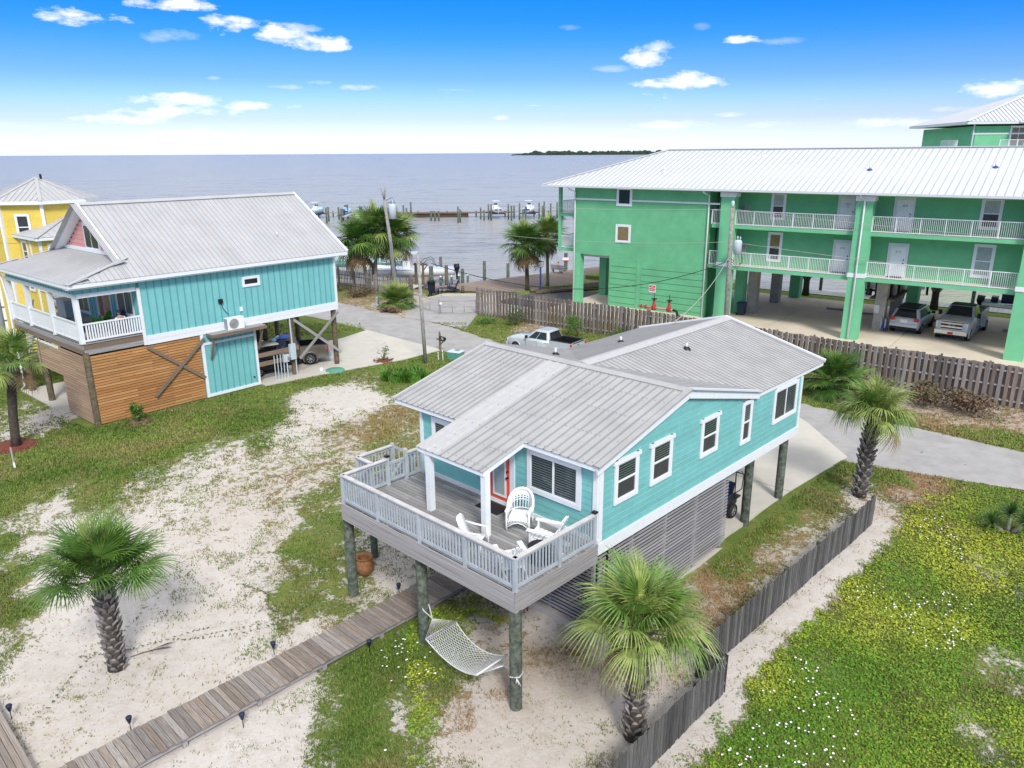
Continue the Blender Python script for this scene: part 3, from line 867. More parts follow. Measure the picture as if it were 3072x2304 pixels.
# far wooded point across the bay
tb = MB()
tm = mat('far_woods', (0.018, 0.042, 0.030), 0.95, 0.3, .02)
r_ = random.Random(5)
for row, (y0, h0) in enumerate(((3440, 17), (3560, 21))):
    x = 20.0
    while x < 1500:
        w_ = r_.uniform(10, 26)
        h_ = h0 * r_.uniform(.55, 1.12) * min(1, (x + 10) / 140 + .12)
        tb.lathe([(w_ * .75, -1), (w_ * .8, h_ * .45), (w_ * .5, h_ * .85), (.5, h_)], tm, 6, (x, y0 + r_.uniform(-30, 30), -.5))
        x += w_ * .8
tb.build('far_woods', None, kind='stuff')
sheet('far_beach', [(10, 3395), (1500, 3380), (1500, 3800), (10, 3700)], .6, SANDW, thick=1.0)

# ---------------------------------------------------------------- the main house (frame FM)
def window(par, o, rz, w, h, trim=0.13, kind='hung', sill=True, glass=BLIND, lower=SCREEN, head=False):
    """trim boards as the part; panes, sashes as sub-parts. local x along the wall, -y out of it, z up from the trim's bottom"""
    b = MB()
    t = 0.045
    b.box((-w / 2 + trim / 2, -t / 2, h / 2), (trim, t, h), WHITE)
    b.box((w / 2 - trim / 2, -t / 2, h / 2), (trim, t, h), WHITE)
    b.box((0, -t / 2 - .002, h - trim / 2), (w - .004 if not head else w + .16, t + .004 if not head else t + .03, trim), WHITE)
    b.box((0, -t / 2 - .003, trim / 2 - .002), (w - .004, t + .006, trim), WHITE)
    ob = b.build('window', par, o)
    ob.rotation_euler = (0, 0, rz)
    iw, ih = w - 2 * trim, h - 2 * trim
    f = 0.035
    if kind == 'hung':
        bx('pane', ob, glass, (0, -.012, trim + ih * .75), (iw, .012, ih * .5))
        bx('pane', ob, lower, (0, -.006, trim + ih * .25), (iw, .012, ih * .5))
        bx('meeting_rail', ob, WHITEP, (0, -.022, trim + ih * .5), (iw, .03, .06))
    elif kind == 'slider':
        for s in (-1, 1):
            bx('pane', ob, glass if s > 0 else lower, (s * iw / 4, -.010 + .004 * s, trim + ih / 2), (iw / 2, .012, ih))
        bx('meeting_stile', ob, WHITEP, (0, -.022, trim + ih / 2), (.06, .03, ih))
    else:
        bx('pane', ob, glass, (0, -.010, trim + ih / 2), (iw, .012, ih))
    s = MB()
    for sx in (-1, 1):
        s.box((sx * (iw / 2 - f / 2), -.025, trim + ih / 2), (f, .03, ih), WHITEP)
    for z in (f / 2, ih - f / 2):
        s.box((0, -.0245, trim + z), (iw - 2 * f, .03, f), WHITEP)
    s.build('sash', ob)
    return ob


def metal_panel(name, par, m, p0, along, down, width, length, ribs=3, rh=.022, rw=.04, z=.0):
    """one roof sheet: p0 ridge corner, `along` unit vector on the eave line, `down` unit vector down the slope"""
    along, down = Vector(along).normalized(), Vector(down).normalized()
    nrm = along.cross(down)
    if nrm.z < 0:
        nrm = -nrm
    b = MB()
    prof = [(0, 0)]
    for i in range(ribs):
        c = (i + .5) * width / ribs
        prof += [(c - rw, 0), (c - rw * .5, rh), (c + rw * .5, rh), (c + rw, 0)]
    prof += [(width - .004, 0)]
    p0 = Vector(p0)
    A = [p0 + along * u + nrm * v for u, v in prof]
    B_ = [p + down * length for p in A]
    n = len(A)
    lo = [a - nrm * .012 for a in (A[0], A[-1])] + [a - nrm * .012 for a in (B_[-1], B_[0])]
    rib = {'galvalume_roof': ROOFR_SHADE, 'silver_roof': ROOFLR_SHADE}.get(m.name, m)  # ribs take the darkened copy, so their shade is painted
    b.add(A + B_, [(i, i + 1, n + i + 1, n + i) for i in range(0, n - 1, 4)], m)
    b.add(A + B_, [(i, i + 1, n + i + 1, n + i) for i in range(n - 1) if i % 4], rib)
    b.add([A[0], A[-1], B_[-1], B_[0]] + lo, [(4, 7, 6, 5), (0, 4, 5, 1), (1, 5, 6, 2), (2, 6, 7, 3), (3, 7, 4, 0)], m)
    return b.build(name, par)


def stilted_house():
    h = FM.T('stilt_house', 'turquoise stilt house with grey metal roof, raised deck and coral door in the middle', 'house')
    # core walls: front wing with gable ends, rear wing
    ZF, ZT = 3.35, 5.66
    b = MB()
    b.prism([(3.36, ZF), (12.1, ZF), (12.1, ZT + .05), (7.6, 6.80), (3.36, ZT + .1)], 'x', -7.53, -.03, TEAL)
    b.prism([(-8.45, ZF), (-.03, ZF), (-.03, ZT), (-4.45, 6.6), (-8.45, ZT)], 'y', 12.11, 16.32, TEAL)
    b.build('wall', h)
    # lap siding, board by board: right wall follows the gable, front wall is level
    e = .195

    def top_y(z):
        if z <= 5.78:
            return 3.36, 16.3
        d = (7.0 - z) / .245
        return max(3.36, 7.6 - d), min(7.6 + d, 12.2)
    z = 3.53
    row = 0
    while z < 6.9:
        y0, y1 = top_y(z + e * .7)
        y = y0
        step = [3.66, 2.1, 2.9, 1.6][row % 4]
        while y < y1 - .05:
            y2 = min(y + step, y1)
            if y1 - y2 < .5:
                y2 = y1
            bx('siding_board', h, TEAL, (-.016, (y + y2) / 2, z + e / 2), (.022, y2 - y - .006, e + .012), (0, R(3.6), 0))
            y = y2
            step = 3.66
        z += e
        row += 1
    z, row = 3.66, 0
    while z < 5.66:
        x = -7.5
        step = [3.66, 1.9, 2.7][row % 3]
        while x < -.05:
            x2 = min(x + step, -.04)
            if -.04 - x2 < .5:
                x2 = -.04
            bx('siding_board', h, TEAL, ((x + x2) / 2, 3.348, z + e / 2), (x2 - x - .006, .022, e + .012), (R(-3.6), 0, 0))
            x = x2
            step = 3.66
        z += e
        row += 1
    # trims
    for c, s in (((.005, 3.40, 4.50), (.05, .17, 2.60)), ((-.10, 3.315, 4.51), (.17, .05, 2.44)), ((.005, 16.28, 4.45), (.05, .14, 2.30)), ((-7.47, 3.315, 4.6), (.13, .05, 2.2))):
        bx('corner_trim', h, WHITE, c, s)
    bx('skirt_board', h, WHITE, (.012, 9.86, 3.37), (.055, 13.03, .33))
    bx('skirt_board', h, WHITE, (-3.7, 3.318, 3.62), (7.5, .05, .13))
    # windows: right wall then front wall
    for y, w, z0, hh, k in ((4.572, 1.16, 4.49, 1.34, 'hung'), (6.37, 1.16, 4.47, 1.36, 'hung'), (9.215, 1.12, 4.48, 1.35, 'hung'), (11.78, .74, 4.13, 1.60, 'hung')):
        window(h, (.003, y, z0), R(90), w, hh, .125, k, head=(k == 'hung' and w > 1))
    window(h, (.003, 14.90, 4.235), R(90), 2.04, 1.39, .13, 'slider')
    window(h, (-1.625, 3.332, 4.375), 0, 2.03, 1.36, .14, 'slider', glass=BLIND, lower=BLIND)
    window(h, (-6.25, 3.332, 4.41), 0, 1.36, 1.27, .14, 'slider', glass=BLIND, lower=BLIND)
    # coral full-light door with its white casing
    d = MB()
    d.box((-3.775, 3.325, 3.56 + 1.05), (.83, .05, 2.06), REDD)
    door = d.build('door', h)
    bx('pane', door, CURT, (-3.775, 3.292, 4.66), (.44, .014, 1.56))
    fr = MB()
    for sx in (-1, 1):
        fr.box((-3.775 + sx * .25, 3.286, 4.66), (.06, .028, 1.68), WHITEP)
    for zz in (3.85, 5.47):
        fr.box((-3.775, 3.2855, zz), (.44, .028, .06), WHITEP)
    fr.build('glass_frame', door)
    cy('handle', door, BLACK, (-3.43, 3.30, 4.52), (-3.43, 3.22, 4.52), .035)
    cy('handle', door, BLACK, (-3.43, 3.30, 4.72), (-3.43, 3.25, 4.72), .03)
    bx('door_casing', h, WHITE, (-3.255, 3.322, 4.64), (.19, .055, 2.16))
    bx('door_casing', h, WHITE, (-4.29, 3.322, 4.64), (.17, .055, 2.16))
    # front roof: sheets from the ridge to the eave; the middle ones run on over the porch
    rb = MB()
    SL = .245
    ca = 1 / math.hypot(1, SL)
    ridge_y, ridge_z = 7.6, 7.10

    def zr(y):
        return ridge_z - SL * abs(y - ridge_y)
    rb.prism([(3.08, zr(3.08) - .02), (7.6, 7.08), (12.4, zr(12.4) - .02), (12.4, zr(12.4) - .16), (7.6, 6.93), (3.08, zr(3.08) - .17)], 'x', -8.57, .11, WHITE)
    rb.prism([(1.42, zr(1.42) - .02), (3.078, zr(3.078) - .02), (3.078, zr(3.078) - .15), (1.42, zr(1.42) - .16)], 'x', -5.40, -2.54, WHITE)
    roof = rb.build('roof', h)
    xs = [-8.6 + .93 * i for i in range(9)] + [-.20]
    edges = [-8.6, -7.73, -6.86, -6.13, -5.42, -4.46, -3.50, -2.52, -1.62, -.72, .14]
    dn = (0, -1, -SL)
    for i, (x0, x1) in enumerate(zip(edges[:-1], edges[1:])):
        porch = -5.5 < x0 < -2.6
        ye = 1.38 if porch else 3.04
        L_ = (7.62 - ye) / ca
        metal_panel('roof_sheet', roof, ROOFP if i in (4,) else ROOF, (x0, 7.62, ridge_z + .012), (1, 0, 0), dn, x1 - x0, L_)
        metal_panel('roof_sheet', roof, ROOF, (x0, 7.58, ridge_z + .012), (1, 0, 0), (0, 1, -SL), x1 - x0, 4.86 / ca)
    sc_ = MB()
    rs = random.Random(77)
    for yy in (3.15, 4.3, 5.5, 6.6, 7.35, 1.6, 2.4):
        for k in range(56):
            x = -8.5 + k * .155 + rs.uniform(-.01, .01)
            if yy < 3 and not -5.4 < x < -2.6:
                continue
            if rs.random() < .8:
                sc_.box((x, yy + rs.uniform(-.012, .012), zr(yy) + .022), (.022, .022, .014), GALV)
    sc_.build('roof_screw', roof, kind='stuff', fix=False)
    # ridge cap in two leaves, rake trims
    for s in (-1, 1):
        beam('ridge_cap', roof, ROOF, (-8.62, 7.6 + s * .11, 7.10), (.16, 7.6 + s * .11, 7.10), .235, .035, (0, s * SL, 1))
    for x in (.135,):
        beam('rake_trim', roof, ROOF, (x, 3.02, zr(3.02) + .02), (x, 7.6, 7.135), .19, .05)
        beam('rake_trim', roof, GUTTER, (x, 7.6, 7.135), (x, 12.42, zr(12.42) + .02), .19, .05)
        beam('rake_board', roof, WHITE, (x - .03, 3.06, zr(3.06) - .17), (x - .03, 7.6, 6.92), .05, .2)
        beam('rake_board', roof, WHITE, (x - .03, 7.6, 6.92), (x - .03, 12.42, zr(12.42) - .17), .05, .2)
    beam('rake_trim', roof, ROOFP, (-8.6, 3.02, zr(3.02) + .02), (-8.6, 7.6, 7.135), .1, .05)
    # rear wing roof: ridge runs away from the front
    rz0, rx, SR = 7.0, -4.45, .262
    cr_ = 1 / math.hypot(1, SR)
    r2 = MB()
    r2.prism([(.03, rz0 - SR * 4.48 - .03), (rx, rz0 - .03), (-8.95, rz0 - SR * 4.5 - .03), (-8.95, rz0 - SR * 4.5 - .18), (rx, rz0 - .18), (.03, rz0 - SR * 4.48 - .18)], 'y', 12.2, 18.2, WHITE)
    rr = r2.build('roof', h)
    y = 7.85
    while y < 18.2:
        w_ = min(.93 if y > 12.3 else .465, 18.26 - y)
        reach = (rz0 - zr(y + w_)) / SR + .18
        for s_, full in ((1, 4.52), (-1, 4.55)):
            L_ = full if y + w_ > 12.3 else max(.3, min(full, reach))
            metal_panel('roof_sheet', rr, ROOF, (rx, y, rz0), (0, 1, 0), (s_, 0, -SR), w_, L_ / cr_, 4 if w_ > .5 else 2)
        y += w_
    for s in (-1, 1):
        beam('ridge_cap', rr, ROOFP, (rx + s * .15, 8.1, rz0 - .015), (rx + s * .15, 18.28, rz0 - .015), .32, .035, (s * SR, 0, 1))
        beam('rake_trim', rr, WHITE, (rx, 18.27, rz0 + .02), (rx + s * 4.52, 18.27, rz0 + .02 - SR * 4.52), .08, .14)
    for x, y, z, par in ((-3.33, 13.16, 6.70, rr), (-6.3, 13.0, 6.5, rr), (-6.2, 8.75, 6.82, roof)):
        v = MB()
        v.lathe([(.17, -.04), (.13, .06), (.06, .12)], BLACK, 10, (x, y, z))
        v.tube([(x, y, z), (x, y, z + .26)], .045, GUTTER, 8)
        v.build('roof_vent', par)
    # porch posts
    for x in (-5.0, -2.61):
        bx('porch_post', h, WHITE, (x, 1.55, 4.53), (.19, .19, 1.94))
    # lattice under the house, slat by slat
    rw_ = MB()
    for y in (3.5, 5.35, 7.2, 9.1, 11.0):
        rw_.box((-.24, y, 1.65), (.09, .09, 2.9), LATT)
    for x in (-.4, -2.2, -4.0, -5.8, -7.3):
        rw_.box((x, 3.92, 1.65), (.09, .09, 2.9), LATT)
    rw_.build('slat_framing', h)
    z = .42
    k = 0
    while z < 3.12:
        yy = 3.62
        for y1 in ((7.4, 11.25) if k % 2 else (5.6, 9.4, 11.25)):
            bx('lattice_slat', h, LATT, (-.18, (yy + y1) / 2, z), (.025, y1 - yy - .008, .066))
            yy = y1
        bx('lattice_slat', h, LATT, (-1.95, 3.855, z), (3.55, .025, .066))
        bx('lattice_slat', h, LATT, (-5.55, 3.855, z + .003), (3.55, .025, .066))
        z += .1245
        k += 1
    bx('backing_and_gap_shade', h, BLACK, (-.31, 7.4, 1.7), (.02, 7.4, 2.7))  # black panel added behind the lattice so its gaps read as shade
    bx('backing_and_gap_shade', h, BLACK, (-3.7, 3.99, 1.7), (7.2, .02, 2.7))  # same added black sheet behind the front slats, painted shade
    bx('concrete_curb', h, CONC, (-3.7, 3.83, .10), (7.4, .22, .36))
    # dark storage wall behind the slats so the carport end closes
    bx('storage_wall', h, WRIM, (-3.8, 9.4, 1.75), (7.0, .08, 2.7))
    bx('floor_frame', h, WRIM, (-3.8, 9.8, 3.22), (7.4, 12.9, .22))
    bx('floor_frame', h, WRIM, (-8.0, 14.2, 3.22), (.95, 4.2, .22))
    # pilings
    for x, y, z0 in ((-.35, 13.15, .2), (-.35, 16.05, .2), (-3.8, 16.0, .2), (-8.2, 16.0, .2), (-8.2, 12.6, .2), (-3.8, 12.9, .2), (-.12, .12, -.3), (-4.0, .26, -.3), (-7.55, .22, -.3), (-8.85, 2.05, -.3), (-7.3, 3.6, -.3)):
        cy('piling', h, PILE, (x, y, z0), (x, y, 3.2 if y > 3 else 3.0), .165 if x > -8.5 else .13, True)
    # ---- deck: boards, two-board rim, railing
    y = .03
    while y < 3.28:
        x = -7.42
        for x2 in ((-4.9, -1.2, .0) if int(y / .145) % 2 else (-6.1, -2.45, .0)):
            bx('deck_board', h, WGREY, ((x + x2) / 2, y + .07, 3.545), (x2 - x - .008, .126, .03))
            x = x2
        y += .145
    y = .0
    for x0, x1 in ((-8.35, -7.45),):
        y = 1.2
        while y < 2.6:
            bx('deck_board', h, WGREY, ((x0 + x1) / 2, y + .07, 3.50), (x1 - x0, .136, .03))
            y += .145
    for zc, hh in ((3.40, .27), (3.115, .285)):
        bx('rim_board', h, WRIM, (-3.71, -.025, zc), (7.48, .045, hh))
        bx('rim_board', h, WRIM, (.012, 1.63, zc), (.045, 3.36, hh))
        bx('rim_board', h, WRIM, (-7.45, 1.63, zc), (.045, 3.26, hh))
    for x in (-6.5, -5.0, -3.4, -1.9, -.5):
        bx('joist', h, WRIM, (x, 1.65, 3.38), (.05, 3.2, .26))
    rl = MB()
    zt = 4.475

    def toprail(p0, p1):
        rl.bar((*p0, zt), (*p1, zt), .145, .04, WRAILT)
        rl.bar((*p0, zt - .065), (*p1, zt - .065), .045, .085, WRAIL)
        rl.bar((*p0, 3.66), (*p1, 3.66), .045, .085, WRAIL)
    runs = [((-7.40, .03), (-.0, .03)), ((-.04, .0), (-.04, 3.25)), ((-7.40, .0), (-7.40, 1.76)), ((-7.40, 2.52), (-7.40, 3.25)), ((-8.27, 1.2), (-7.45, 1.2)), ((-8.27, 1.2), (-8.27, 2.65))]
    for p0, p1 in runs:
        toprail(p0, p1)
    rail = rl.build('deck_railing', h)
    for p0, p1 in runs:
        L_ = math.hypot(p1[0] - p0[0], p1[1] - p0[1])
        k = max(3, int(L_ / .125))
        for i in range(k):
            t = (i + .5) / k
            x, y = p0[0] + (p1[0] - p0[0]) * t, p0[1] + (p1[1] - p0[1]) * t
            bx('baluster', rail, WRAIL, (x, y, 4.03), (.036, .036, .74))
    for x, y, z1 in ((-7.40, .03, 4.46), (-5.64, .03, 4.45), (-3.71, .03, 4.45), (-1.84, .03, 4.45), (-.04, .03, 4.455), (-.04, 1.70, 4.45), (-.06, 3.24, 4.5), (-7.40, 1.76, 4.55), (-7.40, 2.52, 4.6), (-7.38, 3.2, 4.6), (-8.27, 1.2, 4.46), (-8.27, 2.65, 4.55), (-7.52, 2.66, 4.45)):
        bx('post', rail, WRAIL, (x, y, (3.45 + z1) / 2), (.10, .10, z1 - 3.45))
    for x, y in ((-.06, 3.24), (-7.40, 1.76)):
        bx('post_cap', rail, BLACK, (x, y, 4.54 if x > -1 else 4.58), (.13, .13, .06))
    g = MB()
    for z in (3.72, 4.30):
        g.bar((-7.40, 1.84, z), (-7.40, 2.46, z), .04, .09, WRAIL)
    g.bar((-7.43, 1.86, 3.74), (-7.43, 2.44, 4.28), .03, .08, WRAIL)
    gt = g.build('gate', h)
    for i in range(5):
        bx('baluster', gt, WRAIL, (-7.40, 1.9 + i * .125, 4.0), (.036, .036, .56))
    st = MB()
    for s in (-8.25, -7.55):
        st.bar((s, 2.7, 3.45), (s, 7.0, .55), .05, .26, WRAIL)
        st.bar((s, 2.7, 4.42), (s, 6.9, 1.55), .06, .09, WRAIL)
    so = st.build('stair', h)
    for i in range(14):
        t = (i + .5) / 14
        bx('tread', so, WGREY, (-7.9, 2.7 + 4.3 * t, 3.5 - 2.9 * t), (.72, .28, .04))
        for s in (-8.25, -7.55):
            bx('baluster', so, WRAIL, (s, 2.75 + 4.2 * t, 3.95 - 2.85 * t), (.036, .036, .85))
    return h


HOUSE = stilted_house()

# ---------------------------------------------------------------- the left stilt house (frame FL)
def aqua_house():
    h = FL.T('stilt_house', 'aqua stilt house with steep silver roof, white porch rails and orange slatted ground level', 'house')
    SL, RX, RZ = .64, -4.95, 11.42

    def zs(x):
        return RZ - SL * abs(x - RX)
    b = MB()
    b.box((-4.95, 9.4, 6.15), (9.86, 12.6, 3.2), TEAL2)
    b.prism([(-9.8, 7.7), (-.1, 7.7), (RX, 11.2)], 'y', 3.12, 15.65, TEAL2)
    b.build('wall', h)
    # boards between battens on the right wall
    y = 3.12
    while y < 15.6:
        w_ = min(.405, 15.62 - y)
        bx('wall_board', h, TEAL2, (.006, y + w_ / 2, 6.2), (.022, w_ - .004, 3.08))
        bx('batten', h, BATT_SHADE, (.026, y + .01, 6.2), (.026, .06, 3.08))
        y += .405
    # porch back wall battens
    x = -9.7
    while x < -.1:
        bx('batten', h, BATT_SHADE, (x, 3.095, 6.05), (.06, .026, 2.4))
        x += .405
    # skirt in two boards, corner boards
    bx('skirt_board', h, WHITE, (.03, 9.4, 4.555), (.06, 12.66, .25))
    bx('skirt_board', h, WHITE, (.024, 9.4, 4.30), (.055, 12.66, .25))
    bx('corner_trim', h, WHITE, (.035, 15.66, 6.05), (.07, .16, 3.3))
    bx('corner_trim', h, WHITE, (.035, 3.06, 5.75), (.08, .17, 3.1))
    bx('eave_fascia', h, WHITE, (.48, 8.0, 7.80), (.05, 16.9, .19))
    bx('soffit', h, WHITE, (.23, 8.0, 7.66), (.46, 16.9, .03))
    bx('eave_fascia', h, WHITE, (-4.95, -.44, 7.80), (10.8, .05, .19))
    bx('soffit', h, WHITE, (-4.95, 1.3, 7.64), (10.7, 3.4, .03))
    # small slot window, wall fittings
    window(h, (.03, 9.64, 6.50), R(90), 1.16, .60, .12, 'fixed', glass=GLASS)
    o = bx('junction_box', h, BLACK, (.07, 7.58, 5.9), (.12, .24, .26))
    c = MB()
    c.tube([(.08, 7.6, 5.78), (.09, 7.66, 5.5), (.1, 7.8, 5.25), (.12, 7.95, 5.1)], .018, BLACK)
    c.build('cable', h)
    bx('outlet_cover', h, WHITEP, (.05, 8.82, 5.26), (.06, .16, .26))
    # porch: deck, rim boards, posts, beams, railings
    x = -9.95
    while x < -.05:
        bx('porch_board', h, WRIM, (x + .07, 1.52, 4.80), (.136, 3.04, .03))
        x += .143
    for zc in (4.62, 4.36):
        bx('rim_board', h, WRIM if zc > 4.5 else BRACE, (-4.98, -.02, zc), (9.9, .05, .25))
        bx('rim_board', h, WRIM if zc < 4.5 else BRACE, (.0, 1.5, zc), (.05, 3.0, .25))
    for x in (-.16, -3.56, -6.95, -9.85):
        bx('porch_post', h, WHITE, (x, .02, 6.05), (.22, .24, 2.5))
    bx('porch_beam', h, WHITE, (-4.95, .01, 7.24), (9.7, .2, .20))
    bx('porch_beam', h, WHITE, (-.02, 1.5, 7.24), (.14, 2.9, .20))
    fz = MB()
    fz.box((-4.95, .0, 7.49), (9.8, .06, .30), TEAL2)
    fz.box((-.03, 1.5, 7.49), (.06, 3.0, .30), TEAL2)
    fr = fz.build('frieze', h)
    for i in range(28):
        bx('batten', fr, BATT_SHADE, (-9.6 + i * .35, -.04, 7.49), (.05, .03, .29))
    for i in range(8):
        bx('batten', fr, BATT_SHADE, (.01, .35 + i * .38, 7.49), (.03, .05, .29))
    rl = MB()
    for x0, x1 in ((-9.75, -7.06), (-6.84, -3.67), (-3.45, -.27)):
        rl.bar((x0, 0, 5.83), (x1, 0, 5.83), .09, .07, WHITE)
        rl.bar((x0, 0, 4.93), (x1, 0, 4.93), .06, .07, WHITE)
    rl.bar((-.02, .12, 5.79), (-.02, 3.0, 5.79), .09, .08, WHITE)
    rl.bar((-.02, .12, 4.95), (-.02, 3.0, 4.95), .06, .09, WHITE)
    ro = rl.build('railing', h)
    for x0, x1 in ((-9.75, -7.06), (-6.84, -3.67), (-3.45, -.27)):
        n = int((x1 - x0) / .115)
        for i in range(n):
            bx('baluster', ro, WHITE, (x0 + (i + .5) * (x1 - x0) / n, 0, 5.38), (.05, .035, .84))
    for i in range(21):
        bx('baluster', ro, WHITE, (-.02, .2 + (i + .5) * 2.78 / 21, 5.37), (.035, .07, .78))
    # porch doors and windows
    window(h, (-7.6, 3.10, 4.95), 0, 1.7, 2.1, .13, 'slider', glass=GLASS, lower=GLASS)
    window(h, (-1.85, 3.10, 5.55), 0, 2.1, 1.5, .13, 'slider', glass=SCREEN, lower=SCREEN)
    d = MB()
    for s in (-1, 1):
        d.box((-4.6 + s * .43, 3.08, 5.9), (.84, .05, 2.1), PINK)
    dd = d.build('door', h)
    for s in (-1, 1):
        bx('pane', dd, TANG, (-4.6 + s * .43, 3.05, 5.95), (.46, .02, 1.6))
        bx('door_casing', h, WHITE, (-4.6 + s * .93, 3.08, 5.9), (.12, .06, 2.2))
    # slatted ground level: right side full height, front with an opening
    z, k = .52, 0
    while z < 4.2:
        y0 = .16
        for y1 in ((2.3, 4.2, 6.08) if k % 2 else (1.5, 3.3, 5.2, 6.08)):
            bx('orange_slat', h, ORANGE, (-.03, (y0 + y1) / 2, z), (.03, y1 - y0 - .01, .118))
            y0 = y1
        z += .1475
        k += 1
    z, k = .52, 0
    while z < 4.2:
        x0 = -3.55 if z < 2.52 else -6.85
        x = x0
        for x1 in ((-4.9, -2.4, -.2) if k % 2 else (-3.55, -1.6, -.2)):
            if x1 > x + .2:
                bx('tan_slat', h, WHITE if (z > 4.0 and x1 < -2.5) else PINKW, ((x + x1) / 2, -.02, z), (x1 - x - .01, .03, .118))
                x = x1
        z += .1475
        k += 1
    bx('backing_and_gap_shade', h, BLACK, (-.14, 3.1, 2.3), (.04, 5.8, 3.7))  # backing coloured black so the orange slat gaps look shaded
    bx('backing_and_gap_shade', h, BLACK, (-1.85, .09, 2.3), (3.3, .04, 3.7))  # black behind the tan slats too, standing for shade in the gaps
    bx('backing_and_gap_shade', h, WRIM, (-2.0, 6.2, 2.3), (3.7, .06, 3.7))  # plain wood end wall, no shade in its colour
    # shed door under the shelf
    sd = MB()
    sd.box((-.02, 7.85, 2.3), (.06, 3.5, 3.75), TEAL2)
    so = sd.build('shed_wall', h)
    for c, s in (((.03, 6.2, 2.3), (.05, .17, 3.72)), ((.03, 9.52, 2.3), (.05, .15, 3.72)), ((.032, 7.86, .53), (.05, 3.5, .17)), ((.028, 7.86, 3.60), (.05, 3.2, .14))):
        bx('shed_trim', so, WHITE, c, s)
    for i in range(8):
        bx('batten', so, BATT_SHADE, (.02, 6.68 + i * .385, 2.3), (.026, .055, 3.6))
    cy('latch', so, BLACK, (.02, 9.2, 1.0), (.08, 9.2, 1.0), .05)
    bx('shed_wall', h, TEAL2, (-1.9, 9.58, 2.3), (3.7, .06, 3.7))
    # shelf on brackets that carries the condenser
    for i in range(5):
        bx('shelf_board', h, WRIM, (.08 + i * .145, 8.2, 4.20), (.138, 3.45, .035))
    bx('shelf_board', h, BRACE, (.75, 8.2, 4.10), (.04, 3.5, .18))
    for y in (6.5, 9.88):
        bx('shelf_board', h, BRACE, (.38, y, 4.09), (.70, .05, .17))
    for y in (6.62, 9.7):
        beam('shelf_bracket', h, BRACE, (.66, y, 4.02), (.06, y, 2.65), .09, .11)
    # cross braces
    for p0, p1 in (((.07, 3.1, 4.08), (.07, 6.12, 1.66)), ((.12, 6.3, 3.95), (.12, 3.15, 1.28)), ((.07, 12.3, 4.02), (.07, 15.72, 1.25)), ((.12, 15.66, 4.02), (.12, 12.45, 1.5))):
        beam('cross_brace', h, BRACE if p0[1] < 7 else WRIM, p0, p1, .05, .17)
    # pilings
    for x, y in ((-.12, .08), (-.2, 12.2), (-.2, 15.5), (-4.2, 12.2), (-4.3, 15.4), (-6.9, 15.4), (-9.6, 12.2), (-9.6, 15.4), (-6.5, .12), (-9.5, .1), (-9.6, 4), (-6.5, 9.0), (-4.9, 9.0), (-3.4, 12.3)):
        cy('piling', h, PILEB, (x, y, .1), (x, y, 4.35), .17, True)
    bx('floor_frame', h, WRIM, (-4.95, 7.9, 4.42), (9.6, 15.4, .2))
    # utility rack with conduits and meter
    for y0, y1, z in ((9.6, 12.5, 2.22), (9.6, 12.3, 1.66)):
        bx('rack_board', h, BRACE, (.02, (y0 + y1) / 2, z), (.05, y1 - y0, .27))
    for i in range(4):
        cy('conduit', h, PVC, (.1, 10.62 + i * .22, .45), (.1, 10.62 + i * .22, 2.05), .028)
    bx('meter_box', h, PVC, (.12, 11.95, 2.05), (.16, .42, 1.0))
    bx('meter_box', h, PVC, (.12, 11.45, 1.72), (.16, .40, .46))
    cy('meter', h, GALV, (.2, 11.6, 1.72), (.32, 11.6, 1.72), .11)
    cy('conduit', h, PVC, (.05, 12.02, 2.5), (.0, 12.02, 4.2), .045)
    cy('conduit', h, PVC, (.12, 12.15, .42), (.12, 12.15, 1.6), .035)
    cy('conduit', h, PVC, (.1, 11.5, .42), (.1, 11.5, 1.5), .04)
    # roof
    rb = MB()
    ym, yb = 2.62, 16.4
    rb.prism([(.50, zs(.5) - .03), (RX, RZ - .04), (-10.4, zs(-10.4) - .03), (-10.4, zs(-10.4) - .15), (RX, RZ - .2), (.50, zs(.5) - .15)], 'y', ym + .05, yb, WHITE)
    roof = rb.build('roof', h)
    ca = 1 / math.hypot(1, SL)
    y = -.46
    while y < yb:
        w_ = min(.92, yb + .06 - y)
        yc = y + w_ * .5
        xt = RX if yc > ym else .5 - (yc + .45) * .375
        if y < ym < y + w_:
            w_ = ym - y
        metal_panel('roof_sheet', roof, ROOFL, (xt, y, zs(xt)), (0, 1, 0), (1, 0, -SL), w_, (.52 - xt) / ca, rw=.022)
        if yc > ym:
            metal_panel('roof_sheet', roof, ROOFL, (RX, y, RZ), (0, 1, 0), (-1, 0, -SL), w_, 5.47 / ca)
        y += w_
    for s in (-1, 1):
        beam('ridge_cap', roof, ROOFL, (RX + s * .1, ym, RZ), (RX + s * .1, yb + .08, RZ), .26, .04, (s * SL, 0, 1))
        beam('rake_trim', roof, WHITE, (RX, ym, RZ - .03), (RX + s * 4.22, ym, zs(RX + s * 4.22) - .03), .10, .22, (0, 0, 1))
        beam('rake_soffit', roof, WHITE, (RX, ym + .24, RZ - .17), (RX + s * 4.1, ym + .24, zs(RX + s * 4.1) - .17), .46, .03, (s * SL, 0, 1))
    beam('rake_trim', roof, WHITE, (RX, yb + .04, RZ), (.52, yb + .04, zs(.52)), .1, .2)
    cv = MB()
    cv.tube([(-1.3, 12.55, zs(-1.3)), (-1.3, 12.55, zs(-1.3) + .28)], .05, GUTTER)
    cv.build('roof_vent', roof)
    # porch roof in front, hipped at both ends
    SF = .243
    cf = 1 / math.hypot(1, SF)
    x = -10.4
